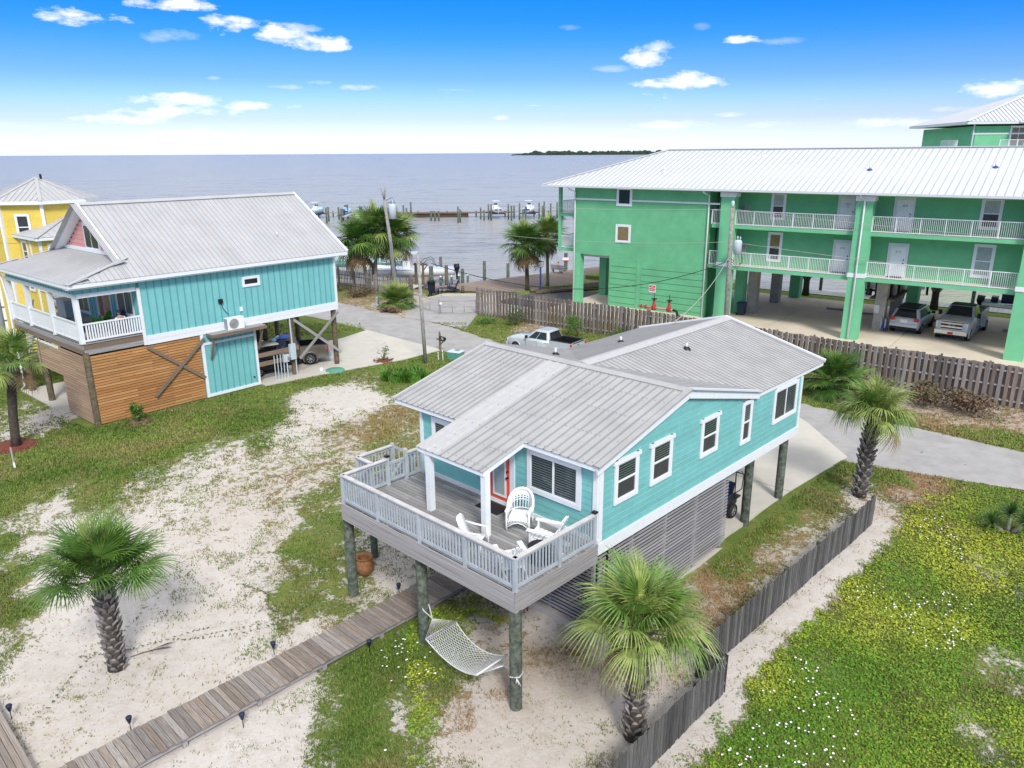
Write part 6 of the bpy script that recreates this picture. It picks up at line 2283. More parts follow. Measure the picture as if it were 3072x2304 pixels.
def golf_cart(label, fr, x, y, z, rz, canopy=CONC, lift=True):
    t = fr.T('golf_cart', label, 'golf cart', x, y, z, rz)
    b = MB()
    b.loft([ring_at(1.15, .42, .72, .50, .8), ring_at(.8, .36, .92, .58, .85), ring_at(.55, .34, .5, .6, .9), ring_at(-.3, .34, .48, .6, .9), ring_at(-.35, .34, .82, .6, .9), ring_at(-1.15, .42, .80, .58, .9)], BLACK)
    b.build('body', t)
    bx('seat', t, NAVY, (-.62, 0, .92), (.52, 1.05, .14))
    bx('backrest', t, NAVY, (-.92, 0, 1.2), (.1, 1.05, .42), (0, R(-12), 0))
    f = MB()
    for s in (-.55, .55):
        f.tube([(.72, s, .9), (.45, s * .97, 1.9)], .025, BLACK)
        f.tube([(-1.0, s, .8), (-1.0, s * .97, 1.9)], .025, BLACK)
        f.tube([(-1.0, s, .95), (-1.55, s, .95), (-1.62, s, 1.55), (-1.45, s * .98, 1.72)], .022, BLACK)
    f.tube([(-1.62, -.55, 1.55), (-1.62, .55, 1.55)], .022, BLACK)
    f.build('frame', t)
    bx('rear_platform', t, BLACK, (-1.42, 0, .62), (.42, 1.0, .06))
    bx('canopy', t, canopy, (-.28, 0, 1.93), (1.75, 1.2, .07))
    w = MB()
    w.tube([(.52, .28, 1.0), (.38, .28, 1.15)], .02, BLACK)
    w.tube([(.38 + .02 * math.cos(a), .28 + .17 * math.cos(a * math.pi / 8), 1.17 + .17 * math.sin(a * math.pi / 8)) for a in range(17)], .014, BLACK, 5)
    w.build('steering_wheel', t)
    for s in (-1, 1):
        for xx in (.82, -.82):
            wheel(t, xx, s * .55, .29, .22, spokes=6)
    return t


golf_cart('black golf cart nosed in beneath the turquoise house, rear frame showing', FM, -1.45, 12.28, .42, R(-90), BLACK)
golf_cart('black golf cart with tan canopy behind the utility rack of the aqua house', FL, -1.8, 11.3, .46, R(80), CONC)

# ---------------------------------------------------------------- harbour: pilings, docks, boats
def solo(name, label, cat, p0, p1, r, m, group=None, cap=None):
    """a pole that stands by itself"""
    b = MB()
    b.tube([(0, 0, 0), Vector(p1) - Vector(p0)], [r, r * .94], m, 10)
    if cap:
        b.lathe([(r * 1.05, 0), (.01, r * .9)], cap, 10, (p1[0] - p0[0], p1[1] - p0[1], p1[2] - p0[2] - .01))
    o = b.build(name, None, p0)
    return tag(o, label, cat, group)


for i, (x, y, zt, r, lb) in enumerate((
        (-8.9, 83.9, 1.95, .26, 'thick green mooring piling nearest the dark chairs'), (-7.26, 84.5, 2.0, .22, 'brown mooring piling second from the chairs'),
        (-8.3, 89.2, 2.3, .19, 'mooring piling standing alone out in the water'), (-5.5, 85.0, 1.5, .2, 'mooring piling between two short stubs'),
        (-3.1, 87.2, 2.05, .2, 'tall mooring piling midway along the promenade'), (-.4, 89.2, 1.5, .2, 'mooring piling furthest along the open promenade'),
        (-7.9, 84.2, .75, .16, 'short stub piling by the brown piling'), (-6.75, 85.2, .65, .14, 'thin stub piling right of the brown piling'),
        (-5.9, 84.9, .8, .15, 'stub piling close left of its taller neighbour'), (-4.95, 85.6, .72, .14, 'last small stub piling along the promenade edge'))):
    solo('mooring_piling', lb, 'piling', (x, y, -1.5), (x, y, zt), r, PILE if i != 1 else PILEB, 'mooring pilings along the promenade', HULLW if i > 5 else None)


def sign_piling():
    t = T('warning_post', 'dark piling with a small white and red notice behind the bench', 'sign post', (6.9, 96.0, -1.5))
    cy('piling', t, PILE, (0, 0, 0), (0, 0, 3.3), .22)
    bx('notice', t, WHITEP, (-.05, -.26, 2.55), (.75, .04, .45))
    bx('notice_band', t, SIGNR, (-.05, -.285, 2.38), (.75, .012, .14))


sign_piling()


def far_pier():
    t = T('breakwater_pier', 'long dark breakwater pier across the outer harbour', 'pier')
    b = MB()
    b.box((-14, 181.3, .55), (30, 1.6, .28), BRACE)
    b.box((-20, 181.2, -.1), (20, .8, 1.0), TRUNKD)
    b.box((8, 182.5, .75), (30, 1.4, .22), WRIM)
    b.box((-46, 183.5, .6), (40, 1.4, .25), WRIM)
    b.build('deck', t)
    r_ = random.Random(6)
    for i in range(26):
        x = -66 + i * 3.4
        cy('leg', t, PILE, (x, 181.4 + (2 if x < -30 else 0), -2), (x, 181.4 + (2 if x < -30 else 0), .9), .16)
    for x in (-50, -37, 12, 15):
        bx('finger_deck', t, WRIM, (x, 176.5, .5), (1.2, 11, .2))


far_pier()
far_p = []
r_ = random.Random(12)
for x, y, zt in ((-48.6, 182, 2.7), (-47.5, 176, 2.5), (-40.6, 172, 2.6), (-39.9, 167, 2.8), (-39.2, 176, 2.3), (-38.0, 180, 2.6), (-37.4, 172, 2.2), (-36.9, 168, 2.5), (-33.2, 170, 2.9), (-32.6, 169, 2.9), (-31.0, 172, 1.9), (-30.2, 166, 2.4), (-28.6, 173, 2.6), (-27.5, 178, 3.1), (-23.4, 168.5, 3.1), (-22.4, 166.0, 2.7), (-23.0, 178, 3.2), (-17.7, 171, 1.7), (-16.8, 170.5, 1.7), (-16.0, 171, 1.7), (-11.4, 166.4, 2.9), (-11.0, 167.2, 2.3), (-6.9, 176, 2.0), (-6.0, 172, 1.7), (-5.1, 175, 2.9), (-4.4, 172, 3.0), (-.6, 174, 2.9), (.1, 171, 2.8), (.7, 177, 2.4), (1.9, 173, 3.1), (2.6, 168, 2.2), (3.2, 171, 2.5), (6.4, 176, 3.0), (7.0, 172, 2.6), (7.7, 180, 3.0), (8.8, 172, 3.1), (10.6, 178, 3.0)):
    o = solo('lift_piling', 'weathered piling of the outer harbour boat lifts and slips', 'piling', (x, y, -1.5), (x, y, zt), .2, PILE, 'outer harbour pilings')
    far_p.append(o)


def boat(label, x, y, z, heading, L_=7.5, hull=HULLW, top=HULLW, ttop=True, cabin=False, motor=BLACK, lift=False, scale=1.0):
    """centre console: lofted hull with flare, cockpit, console, T-top and outboard; +x is the bow"""
    t = T('motor_boat', label, 'boat', (x, y, z), heading)
    t.scale = (scale,) * 3
    b = MB()
    rings = []
    for u, w, zb, zs_ in ((-.5, .95, .25, .95), (-.3, 1.12, .08, .98), (0, 1.2, 0, 1.05), (.22, 1.08, .02, 1.16), (.38, .72, .16, 1.28), (.47, .30, .45, 1.38), (.5, .06, .85, 1.42)):
        X = u * L_
        rings.append([(X, 0, zb), (X, w * .55, zb + .14), (X, w * .84, zb + (zs_ - zb) * .45), (X, w, zs_), (X, w * .90, zs_ + .03), (X, w * .84, zs_ - .35), (X, -w * .84, zs_ - .35), (X, -w * .90, zs_ + .03), (X, -w, zs_), (X, -w * .84, zb + (zs_ - zb) * .45), (X, -w * .55, zb + .14)])
    b.loft(rings, hull)
    b.build('hull', t)
    st = MB()
    st.prism([(x_ * L_, w_) for x_, w_ in ((-.5, .96), (0, 1.215), (.22, 1.10), (.38, .74), (.5, .08), (.5, -.08), (.38, -.74), (.22, -1.10), (0, -1.215), (-.5, -.96))], 'z', .98, 1.02, top)
    st.build('gunwale', t)
    if cabin:
        c = MB()
        c.loft([[(L_ * .30, -.25, 1.3), (L_ * .30, .25, 1.3), (L_ * .2, .2, 1.5), (L_ * .2, -.2, 1.5)], [(L_ * .02, -.85, 1.1), (L_ * .02, .85, 1.1), (0, .75, 1.75), (0, -.75, 1.75)]], top)
        c.build('cuddy', t)
        bx('windscreen', t, CURT, (-.1, 0, 1.85), (.06, 1.6, .5), (0, R(-25), 0))
    co = MB()
    co.box((-.3, 0, 1.2), (.9, .85, 1.1), top)
    co.box((-1.25, 0, 1.05), (.5, .9, .8), top)
    co.build('console', t)
    bx('windscreen', t, GLASS, (.12, 0, 1.85), (.05, .8, .42), (0, R(-20), 0))
    if ttop:
        f = MB()
        for s in (-.45, .45):
            f.tube([(-.75, s, .9), (-.7, s * 1.1, 2.55)], .03, WHITEP)
            f.tube([(.15, s, .9), (.1, s * 1.1, 2.55)], .03, WHITEP)
        f.build('t_top_frame', t)
        bx('t_top', t, HULLW, (-.35, 0, 2.62), (2.0, 1.6, .09))
    m = MB()
    m.loft([[(-L_ * .5 - .45, -.2, 1.45), (-L_ * .5 - .45, .2, 1.45), (-L_ * .5 + .12, .2, 1.4), (-L_ * .5 + .12, -.2, 1.4)], [(-L_ * .5 - .5, -.24, 1.0), (-L_ * .5 - .5, .24, 1.0), (-L_ * .5 + .05, .2, .95), (-L_ * .5 + .05, -.2, .95)], [(-L_ * .5 - .3, -.1, .4), (-L_ * .5 - .3, .1, .4), (-L_ * .5 - .1, .1, .4), (-L_ * .5 - .1, -.1, .4)], [(-L_ * .5 - .32, -.07, -.2), (-L_ * .5 - .32, .07, -.2), (-L_ * .5 - .12, .07, -.2), (-L_ * .5 - .12, -.07, -.2)]], motor)
    m.build('outboard', t)
    rl_ = MB()
    for s in (-1, 1):
        rl_.tube([(L_ * .1, s * 1.1, 1.1), (L_ * .15, s * 1.08, 1.45), (L_ * .36, s * .78, 1.62), (L_ * .48, s * .12, 1.75)], .018, CHROME, 5)
    rl_.build('bow_rail', t)
    if lift:
        k = MB()
        for xx in (-L_ * .25, L_ * .22):
            k.bar((xx, -1.9, -.15), (xx, 1.9, -.15), .2, .22, BLACK)
        k.build('lift_cradle', t)
    return t


boat('white centre console boat with white top on the leftmost outer lift', -45.3, 180.5, .55, R(80), 7.4, HULLB, HULLW, True, motor=BLUE, lift=True)
boat('pale blue skiff with its engine towards us on the second outer lift', -38.6, 181, .3, R(95), 6.0, HULLB, HULLB, False, motor=BLUE, lift=True)
boat('white boat with dark windscreen on the outer lift left of the palms', -3.6, 179, .7, R(100), 8.0, HULLW, HULLW, True, motor=PVC, lift=True)
boat('white boat with a blue engine on the right outer lift', 4.2, 179, .7, R(78), 7.6, HULLW, HULLW, True, motor=BLUE, lift=True)
boat('big white centre console docked behind the picket fence', -12.3, 87.5, .15, R(180), 10.5, HULLW, HULLW, True, scale=1.1)
boat('aqua hulled boat with canvas docked behind the palm trio', -19.0, 93.5, .5, R(174), 11.5, HULLT, HULLW, False, True)
boat('white cabin boat almost hidden beyond the aqua boat', -20.0, 101, .6, R(175), 11, HULLW, HULLW, True, True)
w_ = FC.w(9.4, 20.6)
boat('white boat hanging on a black lift frame behind the big column', w_.x, w_.y, 1.4, R(150), 6.5, HULLW, HULLW, False, lift=True)
w_ = FC.w(19.5, 20.4)
boat('small white boat with navy cover at the rear dock on the right', w_.x, w_.y, .3, R(-37), 4.2, HULLW, NAVY, False)


def lift_frame():
    o = FC.w(7.6, 20.3)
    t = T('boat_lift', 'black steel boat lift frame behind the parking columns', 'boat lift', (o.x, o.y, -1), -FC.yaw)
    for x in (0, 3.4):
        for y in (0, 3):
            bx('lift_leg', t, BLACK, (x, y, 2.4), (.22, .22, 5))
    for y in (0, 3):
        bx('lift_beam', t, BLACK, (1.7, y, 4.9), (3.8, .25, .3))
        bx('lift_beam', t, BLACK, (1.7, y, 2.3), (3.8, .2, .2))


lift_frame()


def inner_dock():
    t = T('dock', 'pale plank dock between the picket fence and the white boat', 'dock')
    r_ = random.Random(3)
    A_, B_ = Vector((-24, 86.2, 0)), Vector((-9.6, 79.6, 0))
    d = (B_ - A_).normalized()
    for i in range(int((B_ - A_).length / .3)):
        c = A_ + d * (i * .3 + .15)
        bx('plank', t, DOCKL, (c.x, c.y, .42 + r_.uniform(-.004, .004)), (.285, 2.0, .05), (0, 0, math.atan2(d.y, d.x)))
    for i in range(6):
        c = A_ + d * (i * 2.8 + .8) + Vector((.4, 1.0, 0))
        cy('piling', t, PILE, (c.x, c.y, -1.5), (c.x, c.y, 2.0 + .5 * (i % 2)), .17)
    for x, y in ((-11.0, 83.5), (-9.9, 84.2)):
        bx('finger_deck', t, DOCKW, (x, y + 1.5, .35), (1.1, 7, .1))


inner_dock()


def dock_frame():
    t = T('dock_gallows', 'brown timber gallows frame standing by the inner dock', 'dock post', (-9.8, 80.9, 0))
    for x in (-.45, .35):
        cy('post', t, PILEB, (x, 0, -1), (x, .1, 2.75 if x < 0 else 2.6), .13)
    bx('crossbeam', t, PILEB, (.1, .05, 2.62), (1.5, .16, .18))
    beam('knee_brace', t, PILEB, (.35, .05, 1.9), (.85, .05, 2.55), .12, .12)
    bx('meter_box', t, GALV, (-.9, -.5, 1.3), (.35, .2, .5))
    cy('standpipe', t, GALV, (-.9, -.5, 0), (-.9, -.5, 1.2), .05)


dock_frame()

# ---------------------------------------------------------------- deck furniture, hammock
ZD = 3.562


def wicker_chair():
    t = FM.T('wicker_chair', 'white rounded wicker armchair by the front window', 'chair', -2.22, 2.56, ZD, R(-60))
    b = MB()
    # rolled back and arms: an arched shell of uprights and bands, open weave left as gaps
    prof = [(a, R(-115 + 230 * a / 16)) for a in range(17)]

    def shell(z, k):
        return [(-.34 * math.cos(th) * k + .02, .36 * math.sin(th) * k, z) for _, th in prof]
    def top_z(th):
        return .62 + .46 * max(0, math.cos(th)) ** .55 if abs(th) < R(88) else .62 - .10 * (abs(th) - R(88))
    lo, hi = [], []
    for _, th in prof:
        lo.append(Vector((-.33 * math.cos(th) + .02, .34 * math.sin(th), .42)))
        hi.append(Vector((-.40 * math.cos(th) + .01, .37 * math.sin(th), top_z(th))))
    b.tube(hi, .045, WHITEP, 7)
    b.build('rolled_rim', t)
    s = MB()
    for p, q in zip(lo, hi):
        s.tube([p, p.lerp(q, .5) + Vector((-.02, 0, 0)), q], .018, WHITEP, 5)
    for f in (.12, .5, .62, .72, .82, .92):
        s.tube([p.lerp(q, f) for p, q in zip(lo, hi)], .016, WHITEP, 4)
    # solid woven panel in the upper back
    up = [p.lerp(q, .72) for p, q in zip(lo[3:14], hi[3:14])]
    uq = [p.lerp(q, 1.0) for p, q in zip(lo[3:14], hi[3:14])]
    s.add(up + uq, [(i, i + 1, 12 + i, 11 + i) for i in range(10)], WHITEP)
    s.build('back_weave', t, fix=False)
    bx('seat', t, WHITEP, (.04, 0, .42), (.54, .56, .08))
    for y in (-.33, .33):
        bx('armrest', t, WHITEP, (.08, y, .63), (.50, .11, .05))
        w = MB()
        w.tube([(.33, y, .62), (.35, y, .3), (.33, y, .0)], .03, WHITEP, 6)
        w.build('leg', t)
        w = MB()
        w.tube([(-.28, y * .9, .42), (-.30, y * .9, .0)], .028, WHITEP, 6)
        w.build('leg', t)
    k = MB()
    for i in range(14):
        u = -.30 + i * .046
        zz = .16 + .14 * (1 - (u / .3) ** 2)
        k.tube([(.32, u, .40), (.32, u + .05, zz)], .010, WHITEP, 4)
        k.tube([(.32, u + .05, .40), (.32, u, zz)], .010, WHITEP, 4)
    k.tube([(.32, -.32, .14), (.32, -.15, .26), (.32, 0, .30), (.32, .15, .26), (.32, .32, .14)], .018, WHITEP, 5)
    k.build('apron_weave', t)


def adirondack(name, label, fr, x, y, z, rz, m, group=None, scale=1.0, cat='chair'):
    t = fr.T(name, label, cat, x, y, z, rz, group) if fr else T(name, label, cat, (x, y, z), rz, group)
    t.scale = (scale,) * 3
    for i in range(6):
        u = -.22 + i * .115
        bx('seat_slat', t, m, (u, 0, .30 + .07 * u / .35), (.10, .52, .022), (0, R(-12), 0))
    for i in range(7):
        k = i - 3
        hh = .80 - .028 * k * k
        d = Vector((-.40, .035 * k, .92)).normalized()
        p = Vector((-.20, .074 * k, .22))
        beam('back_slat', t, m, p, p + d * hh, .070, .02, (1, 0, .3))
    f = MB()
    f.bar((-.30, -.27, .55), (-.30, .27, .55), .03, .07, m)
    f.bar((-.42, -.24, .84), (-.42, .24, .84), .03, .05, m)
    f.build('back_brace', t)
    for y_ in (-.30, .30):
        bx('armrest', t, m, (.06, y_ * 1.08, .57), (.76, .13, .025))
        bx('leg', t, m, (.36, y_, .28), (.035, .09, .56))
        beam('leg', t, m, (.38, y_ * .88, .30), (-.52, y_ * .88, .02), .03, .11)
    return t


wicker_chair()
adirondack('adirondack_chair', 'white slatted adirondack chair against the right side railing of the deck', FM, -.88, 2.22, ZD, R(-160), WHITEP, scale=1.08)
adirondack('adirondack_chair', 'white fan-backed adirondack chair tucked into the outer deck corner', FM, -.72, .62, ZD, R(150), WHITEP, scale=1.05)


def plastic_chair():
    t = FM.T('patio_chair', 'white moulded patio chair half hidden behind the front rail by the porch post', 'chair', -2.28, .78, ZD, R(22))
    b = MB()
    rings = [[(.26, -.24, .40), (.26, .24, .40), (.26, .24, .37), (.26, -.24, .37)], [(-.18, -.22, .38), (-.18, .22, .38), (-.18, .22, .35), (-.18, -.22, .35)], [(-.27, -.21, .52), (-.27, .21, .52), (-.30, .21, .52), (-.30, -.21, .52)], [(-.42, -.19, .90), (-.42, .19, .90), (-.45, .19, .90), (-.45, -.19, .90)], [(-.45, -.10, .97), (-.45, .10, .97), (-.48, .10, .97), (-.48, -.10, .97)]]
    b.loft(rings, WHITEP)
    b.build('seat_shell', t)
    for s in (-1, 1):
        a = MB()
        a.loft([[(.28, s * .29, .63), (.28, s * .23, .63), (.28, s * .23, .60), (.28, s * .29, .60)], [(-.1, s * .31, .64), (-.1, s * .24, .64), (-.1, s * .24, .61), (-.1, s * .31, .61)], [(-.36, s * .24, .72), (-.36, s * .19, .72), (-.36, s * .19, .68), (-.36, s * .24, .68)]], WHITEP)
        a.build('armrest', t)
        for x0, zt in ((.27, .62), (-.2, .36)):
            w = MB()
            w.tube([(x0, s * .26, zt), (x0 + (.03 if x0 > 0 else -.06), s * .28, 0)], [.035, .025], WHITEP, 6)
            w.build('leg', t)


plastic_chair()


def side_drum():
    t = FM.T('fire_pit', 'round black drum-shaped fire bowl between the white chairs', 'fire pit', -.52, 1.50, ZD)
    b = MB()
    b.lathe([(.0, .03), (.27, .03), (.30, .08), (.30, .42), (.33, .46), (.33, .49), (.26, .49), (.22, .42), (0, .40)], BLACK, 20)
    b.build('bowl', t)
    for k in range(18):
        a = k * 2 * math.pi / 18
        bx('side_slat', t, NAVY, (.31 * math.cos(a), .31 * math.sin(a), .25), (.02, .05, .34), (0, 0, a))


side_drum()
o = bx('door_mat', None, BLACK, FM.w(-3.74, 2.93, ZD + .01), (.95, .58, .02), (0, 0, -FM.yaw))
tag(o, 'black rubber mat in front of the coral door', 'door mat')


def hammock():
    t = FM.T('hammock', 'white rope net hammock slung between two pilings under the deck', 'hammock')
    xl, xr, y0, y1, zb = -3.11, -1.04, -.41, .73, .90
    yc = (y0 + y1) / 2
    for nm, x, z, m in (('spreader_bar', xl, zb, WRIM), ('spreader_bar', xr, zb - .10, ROPE)):
        b = MB()
        b.tube([(x, y0, z), (x, y1, z)], .028, m, 8)
        b.build(nm, t)
    NX, NY = 26, 15

    def P(u, v):
        sag = .42 * (1 - (2 * u - 1) ** 2) * (1 - .25 * (2 * v - 1) ** 2) + .04 * (1 - (2 * v - 1) ** 2)
        pinch = 1 - .10 * (1 - (2 * u - 1) ** 2)
        return Vector((xl + (xr - xl) * u, yc + (y1 - y0) * (v - .5) * pinch, zb - .10 * u - sag))
    net = MB()
    for i in range(NX):
        for j in range(NY):
            a = P(i / NX, (j + (.5 if i % 2 else 0)) / NY if (j + .5) <= NY else 1)
            for dj in (-.5, .5):
                v2 = (j + (.5 if i % 2 else 0) + dj) / NY
                if 0 <= v2 <= 1:
                    net.tube([a, P((i + 1) / NX, v2)], .0075, ROPE, 3, False)
    net.build('rope_net', t, kind='stuff', fix=False)
    e = MB()
    for v in (0, 1):
        e.tube([P(i / 20, v) for i in range(21)], .017, ROPE, 5)
    e.build('edge_rope', t)
    al, ar = Vector((-3.62, yc + .12, .98)), Vector((-.72, yc + .12, .86))
    c = MB()
    for k in range(15):
        v = k / 14
        c.tube([al, (xl, y0 + (y1 - y0) * v, zb)], .006, ROPE, 3, False)
        c.tube([ar, (xr, y0 + (y1 - y0) * v, zb - .1)], .006, ROPE, 3, False)
    c.build('clew_cords', t, kind='stuff', fix=False)
    r_ = MB()
    r_.tube([al, (-4.0 + .17, .26 - .12, 1.22), (-4.18, .20, 1.42), (-4.12, .42, 1.44), (-3.84, .36, 1.28), al], .016, ROPE, 5)
    r_.tube([ar, (-.33, .20, 1.0), (-.14, -.07, 1.02), (.07, .05, 1.06), (.0, .28, 1.06), (-.3, .26, 1.02), ar], .016, ROPE, 5)
    for dx in (0, .05, .09):
        r_.tube([(.06, -.04, 1.08), (.10 + dx, -.10 + dx, .98 - dx)], .012, ROPE, 4)
    r_.build('hanging_rope', t)


hammock()

# ---------------------------------------------------------------- people: one skinned body each, clothes over it


def skinned(name, par, pts, edges, radii, m, sub=2):
    me = D.meshes.new(name)
    me.from_pydata([Vector(p) for p in pts], edges, [])
    o = D.objects.new(name, me)
    lnk(o, par)
    md = o.modifiers.new('skin', 'SKIN')
    md.use_smooth_shade = True
    sv = me.skin_vertices[0].data if me.skin_vertices else None
    if sv is None:
        bm_ = bmesh.new()
        bm_.from_mesh(me)
        lay = bm_.verts.layers.skin.verify()
        bm_.to_mesh(me)
        bm_.free()
        sv = me.skin_vertices[0].data
    for i, r_ in enumerate(radii):
        sv[i].radius = (r_, r_) if isinstance(r_, float) else r_
        sv[i].use_root = i == 0
    s = o.modifiers.new('round', 'SUBSURF')
    s.levels = s.render_levels = sub
    me.materials.append(m)
    return o


def head(par, c, yaw, hair, cap=None):
    b = MB()
    q = Matrix.Rotation(yaw, 3, 'Z')
    cz = Vector(c)
    rings = []
    for z, rx, ry, ox in ((-.12, .035, .035, .02), (-.105, .055, .05, .03), (-.06, .078, .066, .018), (0, .095, .077, 0), (.05, .097, .078, -.004), (.095, .075, .062, -.008), (.118, .03, .026, -.008)):
        rings.append([cz + q @ Vector((ox + rx * math.cos(a * math.pi / 7), ry * math.sin(a * math.pi / 7), z)) for a in range(14)])
    b.loft(rings, SKIN)
    b.loft([[cz + q @ Vector((.088, y, z)) for y, z in ((-.014, .02), (.014, .02), (.014, -.005), (-.014, -.005))], [cz + q @ Vector((.118, y, z)) for y, z in ((-.012, -.02), (.012, -.02), (.010, -.032), (-.010, -.032))]], SKIN)
    for s in (-1, 1):
        b.box(cz + q @ Vector((0, s * .08, -.01)), (.03, .018, .05), SKIN, (0, 0, yaw))
    ho = b.build('head', par)
    f = MB()
    for s in (-1, 1):
        f.box(cz + q @ Vector((.090, s * .03, .02)), (.012, .02, .012), BLACK, (0, 0, yaw))
    f.box(cz + q @ Vector((.083, 0, -.065)), (.012, .04, .008), REDP, (0, 0, yaw))
    f.build('face_features', ho)
    h = MB()
    hr = [(z, rx * 1.06, ry * 1.07, ox - .012) for z, rx, ry, ox in ((.0, .09, .077, -.012), (.05, .097, .079, -.004), (.097, .077, .064, -.008), (.124, .03, .027, -.008))]
    h.loft([[cz + q @ Vector((ox + rx * math.cos(a * math.pi / 7), ry * math.sin(a * math.pi / 7), z)) for a in range(14)] for z, rx, ry, ox in hr], cap or hair)
    if cap:
        h.box(cz + q @ Vector((.13, 0, .045)), (.11, .13, .012), cap, (0, 0, yaw))
    h.build('cap' if cap else 'hair', par)


def seated(label, loc, rz, shirt, shorts, hair, cap=None, lean=.10, arm_fwd=.28):
    """sitting figure, pelvis at the origin, facing +x"""
    t = T('person', label, 'person', loc, rz)
    pts = [(0, 0, .10), (-lean * .4, 0, .26), (-lean * .8, 0, .44), (-lean, 0, .56), (-lean + .015, 0, .66),
           (.04, .10, .09), (.42, .12, .10), (.46, .12, -.30), (.58, .12, -.36),
           (.04, -.10, .09), (.42, -.13, .10), (.44, -.13, -.30), (.56, -.13, -.36),
           (-lean, .19, .53), (-lean + .06, .25, .27), (-lean + arm_fwd, .22, .20), (-lean + arm_fwd + .09, .20, .20),
           (-lean, -.19, .53), (-lean + .06, -.25, .27), (-lean + arm_fwd, -.22, .20), (-lean + arm_fwd + .09, -.20, .20)]
    edges = [(0, 1), (1, 2), (2, 3), (3, 4), (0, 5), (5, 6), (6, 7), (7, 8), (0, 9), (9, 10), (10, 11), (11, 12), (3, 13), (13, 14), (14, 15), (15, 16), (3, 17), (17, 18), (18, 19), (19, 20)]
    rad = [.13, .125, .135, .10, .052, .085, .062, .055, .038, .085, .062, .055, .038, .06, .045, .034, .03, .06, .045, .034, .03]
    skinned('body', t, pts, edges, rad, SKIN)
    sp = [pts[1], pts[2], pts[3], pts[13], tuple(Vector(pts[13]).lerp(Vector(pts[14]), .75)), pts[17], tuple(Vector(pts[17]).lerp(Vector(pts[18]), .75)), (0.0, 0, .13)]
    skinned('shirt', t, sp, [(0, 1), (1, 2), (2, 3), (3, 4), (2, 5), (5, 6), (0, 7)], [.15, .155, .115, .078, .070, .078, .070, .15], shirt)
    hp = [(0, 0, .08), (.06, .10, .09), (.36, .12, .10), (.06, -.10, .09), (.36, -.13, .10)]
    skinned('shorts', t, hp, [(0, 1), (1, 2), (0, 3), (3, 4)], [.145, .10, .088, .10, .088], shorts)
    head(t, (-lean + .03, 0, .80), 0, hair, cap)
    # hands: palm with five short bent fingers
    for s, k in ((1, 16), (-1, 20)):
        p = Vector(pts[k])
        hb = MB()
        hb.loft([[p + Vector((0, y, z)) for y, z in ((-.04, -.014), (.04, -.014), (.04, .014), (-.04, .014))], [p + Vector((.075, y, z - .01)) for y, z in ((-.042, -.012), (.042, -.012), (.042, .012), (-.042, .012))]], SKIN)
        for i in range(4):
            y = -.033 + i * .022
            L_ = (.062, .078, .074, .058)[i]
            hb.tube([p + Vector((.07, y, -.01)), p + Vector((.07 + L_ * .6, y, -.016)), p + Vector((.07 + L_, y, -.045))], [.0095, .0085, .007], SKIN, 6)
        hb.tube([p + Vector((.02, -s * .04, 0)), p + Vector((.055, -s * .062, -.01)), p + Vector((.08, -s * .058, -.025))], [.011, .010, .008], SKIN, 6)
        hb.build('hand', t)
        sh = MB()
        fp = Vector(pts[8 if s > 0 else 12])
        sh.loft([[fp + Vector((-.12, y, z)) for y, z in ((-.045, -.05), (.045, -.05), (.04, .03), (-.04, .03))], [fp + Vector((.10, y, z)) for y, z in ((-.048, -.05), (.048, -.05), (.035, -.01), (-.035, -.01))]], BLACK if s else BLACK)
        sh.build('shoe', t)
    return t


pw = FL.w(-.98, 2.30, 4.82 + .36)
adirondack('adirondack_chair', 'dark porch chair that the man in the white shirt sits in', FL, -1.05, 2.30, 4.82, R(185), NAVY)
seated('man in white shirt and dark cap sitting on the aqua house porch', pw, R(185) - FL.yaw, SHIRTW, CLOTHD, BLACK, NAVY)
adirondack('adirondack_chair', 'empty slate blue slatted chair left of the seated man', FL, -2.0, 2.55, 4.82, R(-80), NAVY, scale=1.1)
adirondack('adirondack_chair', 'lime green chair in front of the pink porch doors', FL, -3.35, 2.35, 4.82, R(-150), GREENP)
adirondack('adirondack_chair', 'dark low chair at the porch rail with its back to us', FL, -2.9, .95, 4.82, R(95), NAVY)


def cooler_bar():
    t = FL.T('bar_counter', 'grey slatted bar counter standing on the aqua porch', 'bar', -8.0, 2.2, 4.82)
    for i in range(8):
        bx('front_slat', t, WRAIL, (-.5 + i * .145, -.25, .5), (.135, .03, .98))
    bx('counter_top', t, WRAILT, (0, 0, 1.04), (1.4, .7, .06))
    bx('side_panel', t, WRAIL, (.6, 0, .5), (.03, .5, .98))


cooler_bar()


def bench():
    p = Vector((5.35, 87.7, .53))
    t = T('park_bench', 'grey slatted bench facing the water on the promenade', 'bench', p, R(52))
    for i in range(4):
        bx('seat_slat', t, LATT, (.05 + i * .12, 0, .45), (.10, 1.9, .035))
    for i in range(4):
        bx('back_slat', t, LATT, (-.03 - i * .025, 0, .56 + i * .125), (.03, 1.9, .10), (0, R(-10), 0))
    for y in (-.8, .8):
        bx('leg', t, CCOL, (.2, y, .22), (.5, .08, .44))
        bx('armrest', t, LATT, (.2, y, .68), (.5, .08, .04))
    seated('person in a coral shirt sitting on the promenade bench, back to us', p + Vector((.12, .08, .45)), R(52), SHIRTR, CLOTHD, BRACE, None, .06, .24)


bench()
adirondack('adirondack_chair', 'navy garden chair left of the little table by the gate', None, -7.75, 74.3, .42, R(75), NAVY, scale=1.25)
adirondack('adirondack_chair', 'navy garden chair right of the little table, seen side on', None, -5.95, 76.3, .55, R(170), NAVY, scale=1.25)


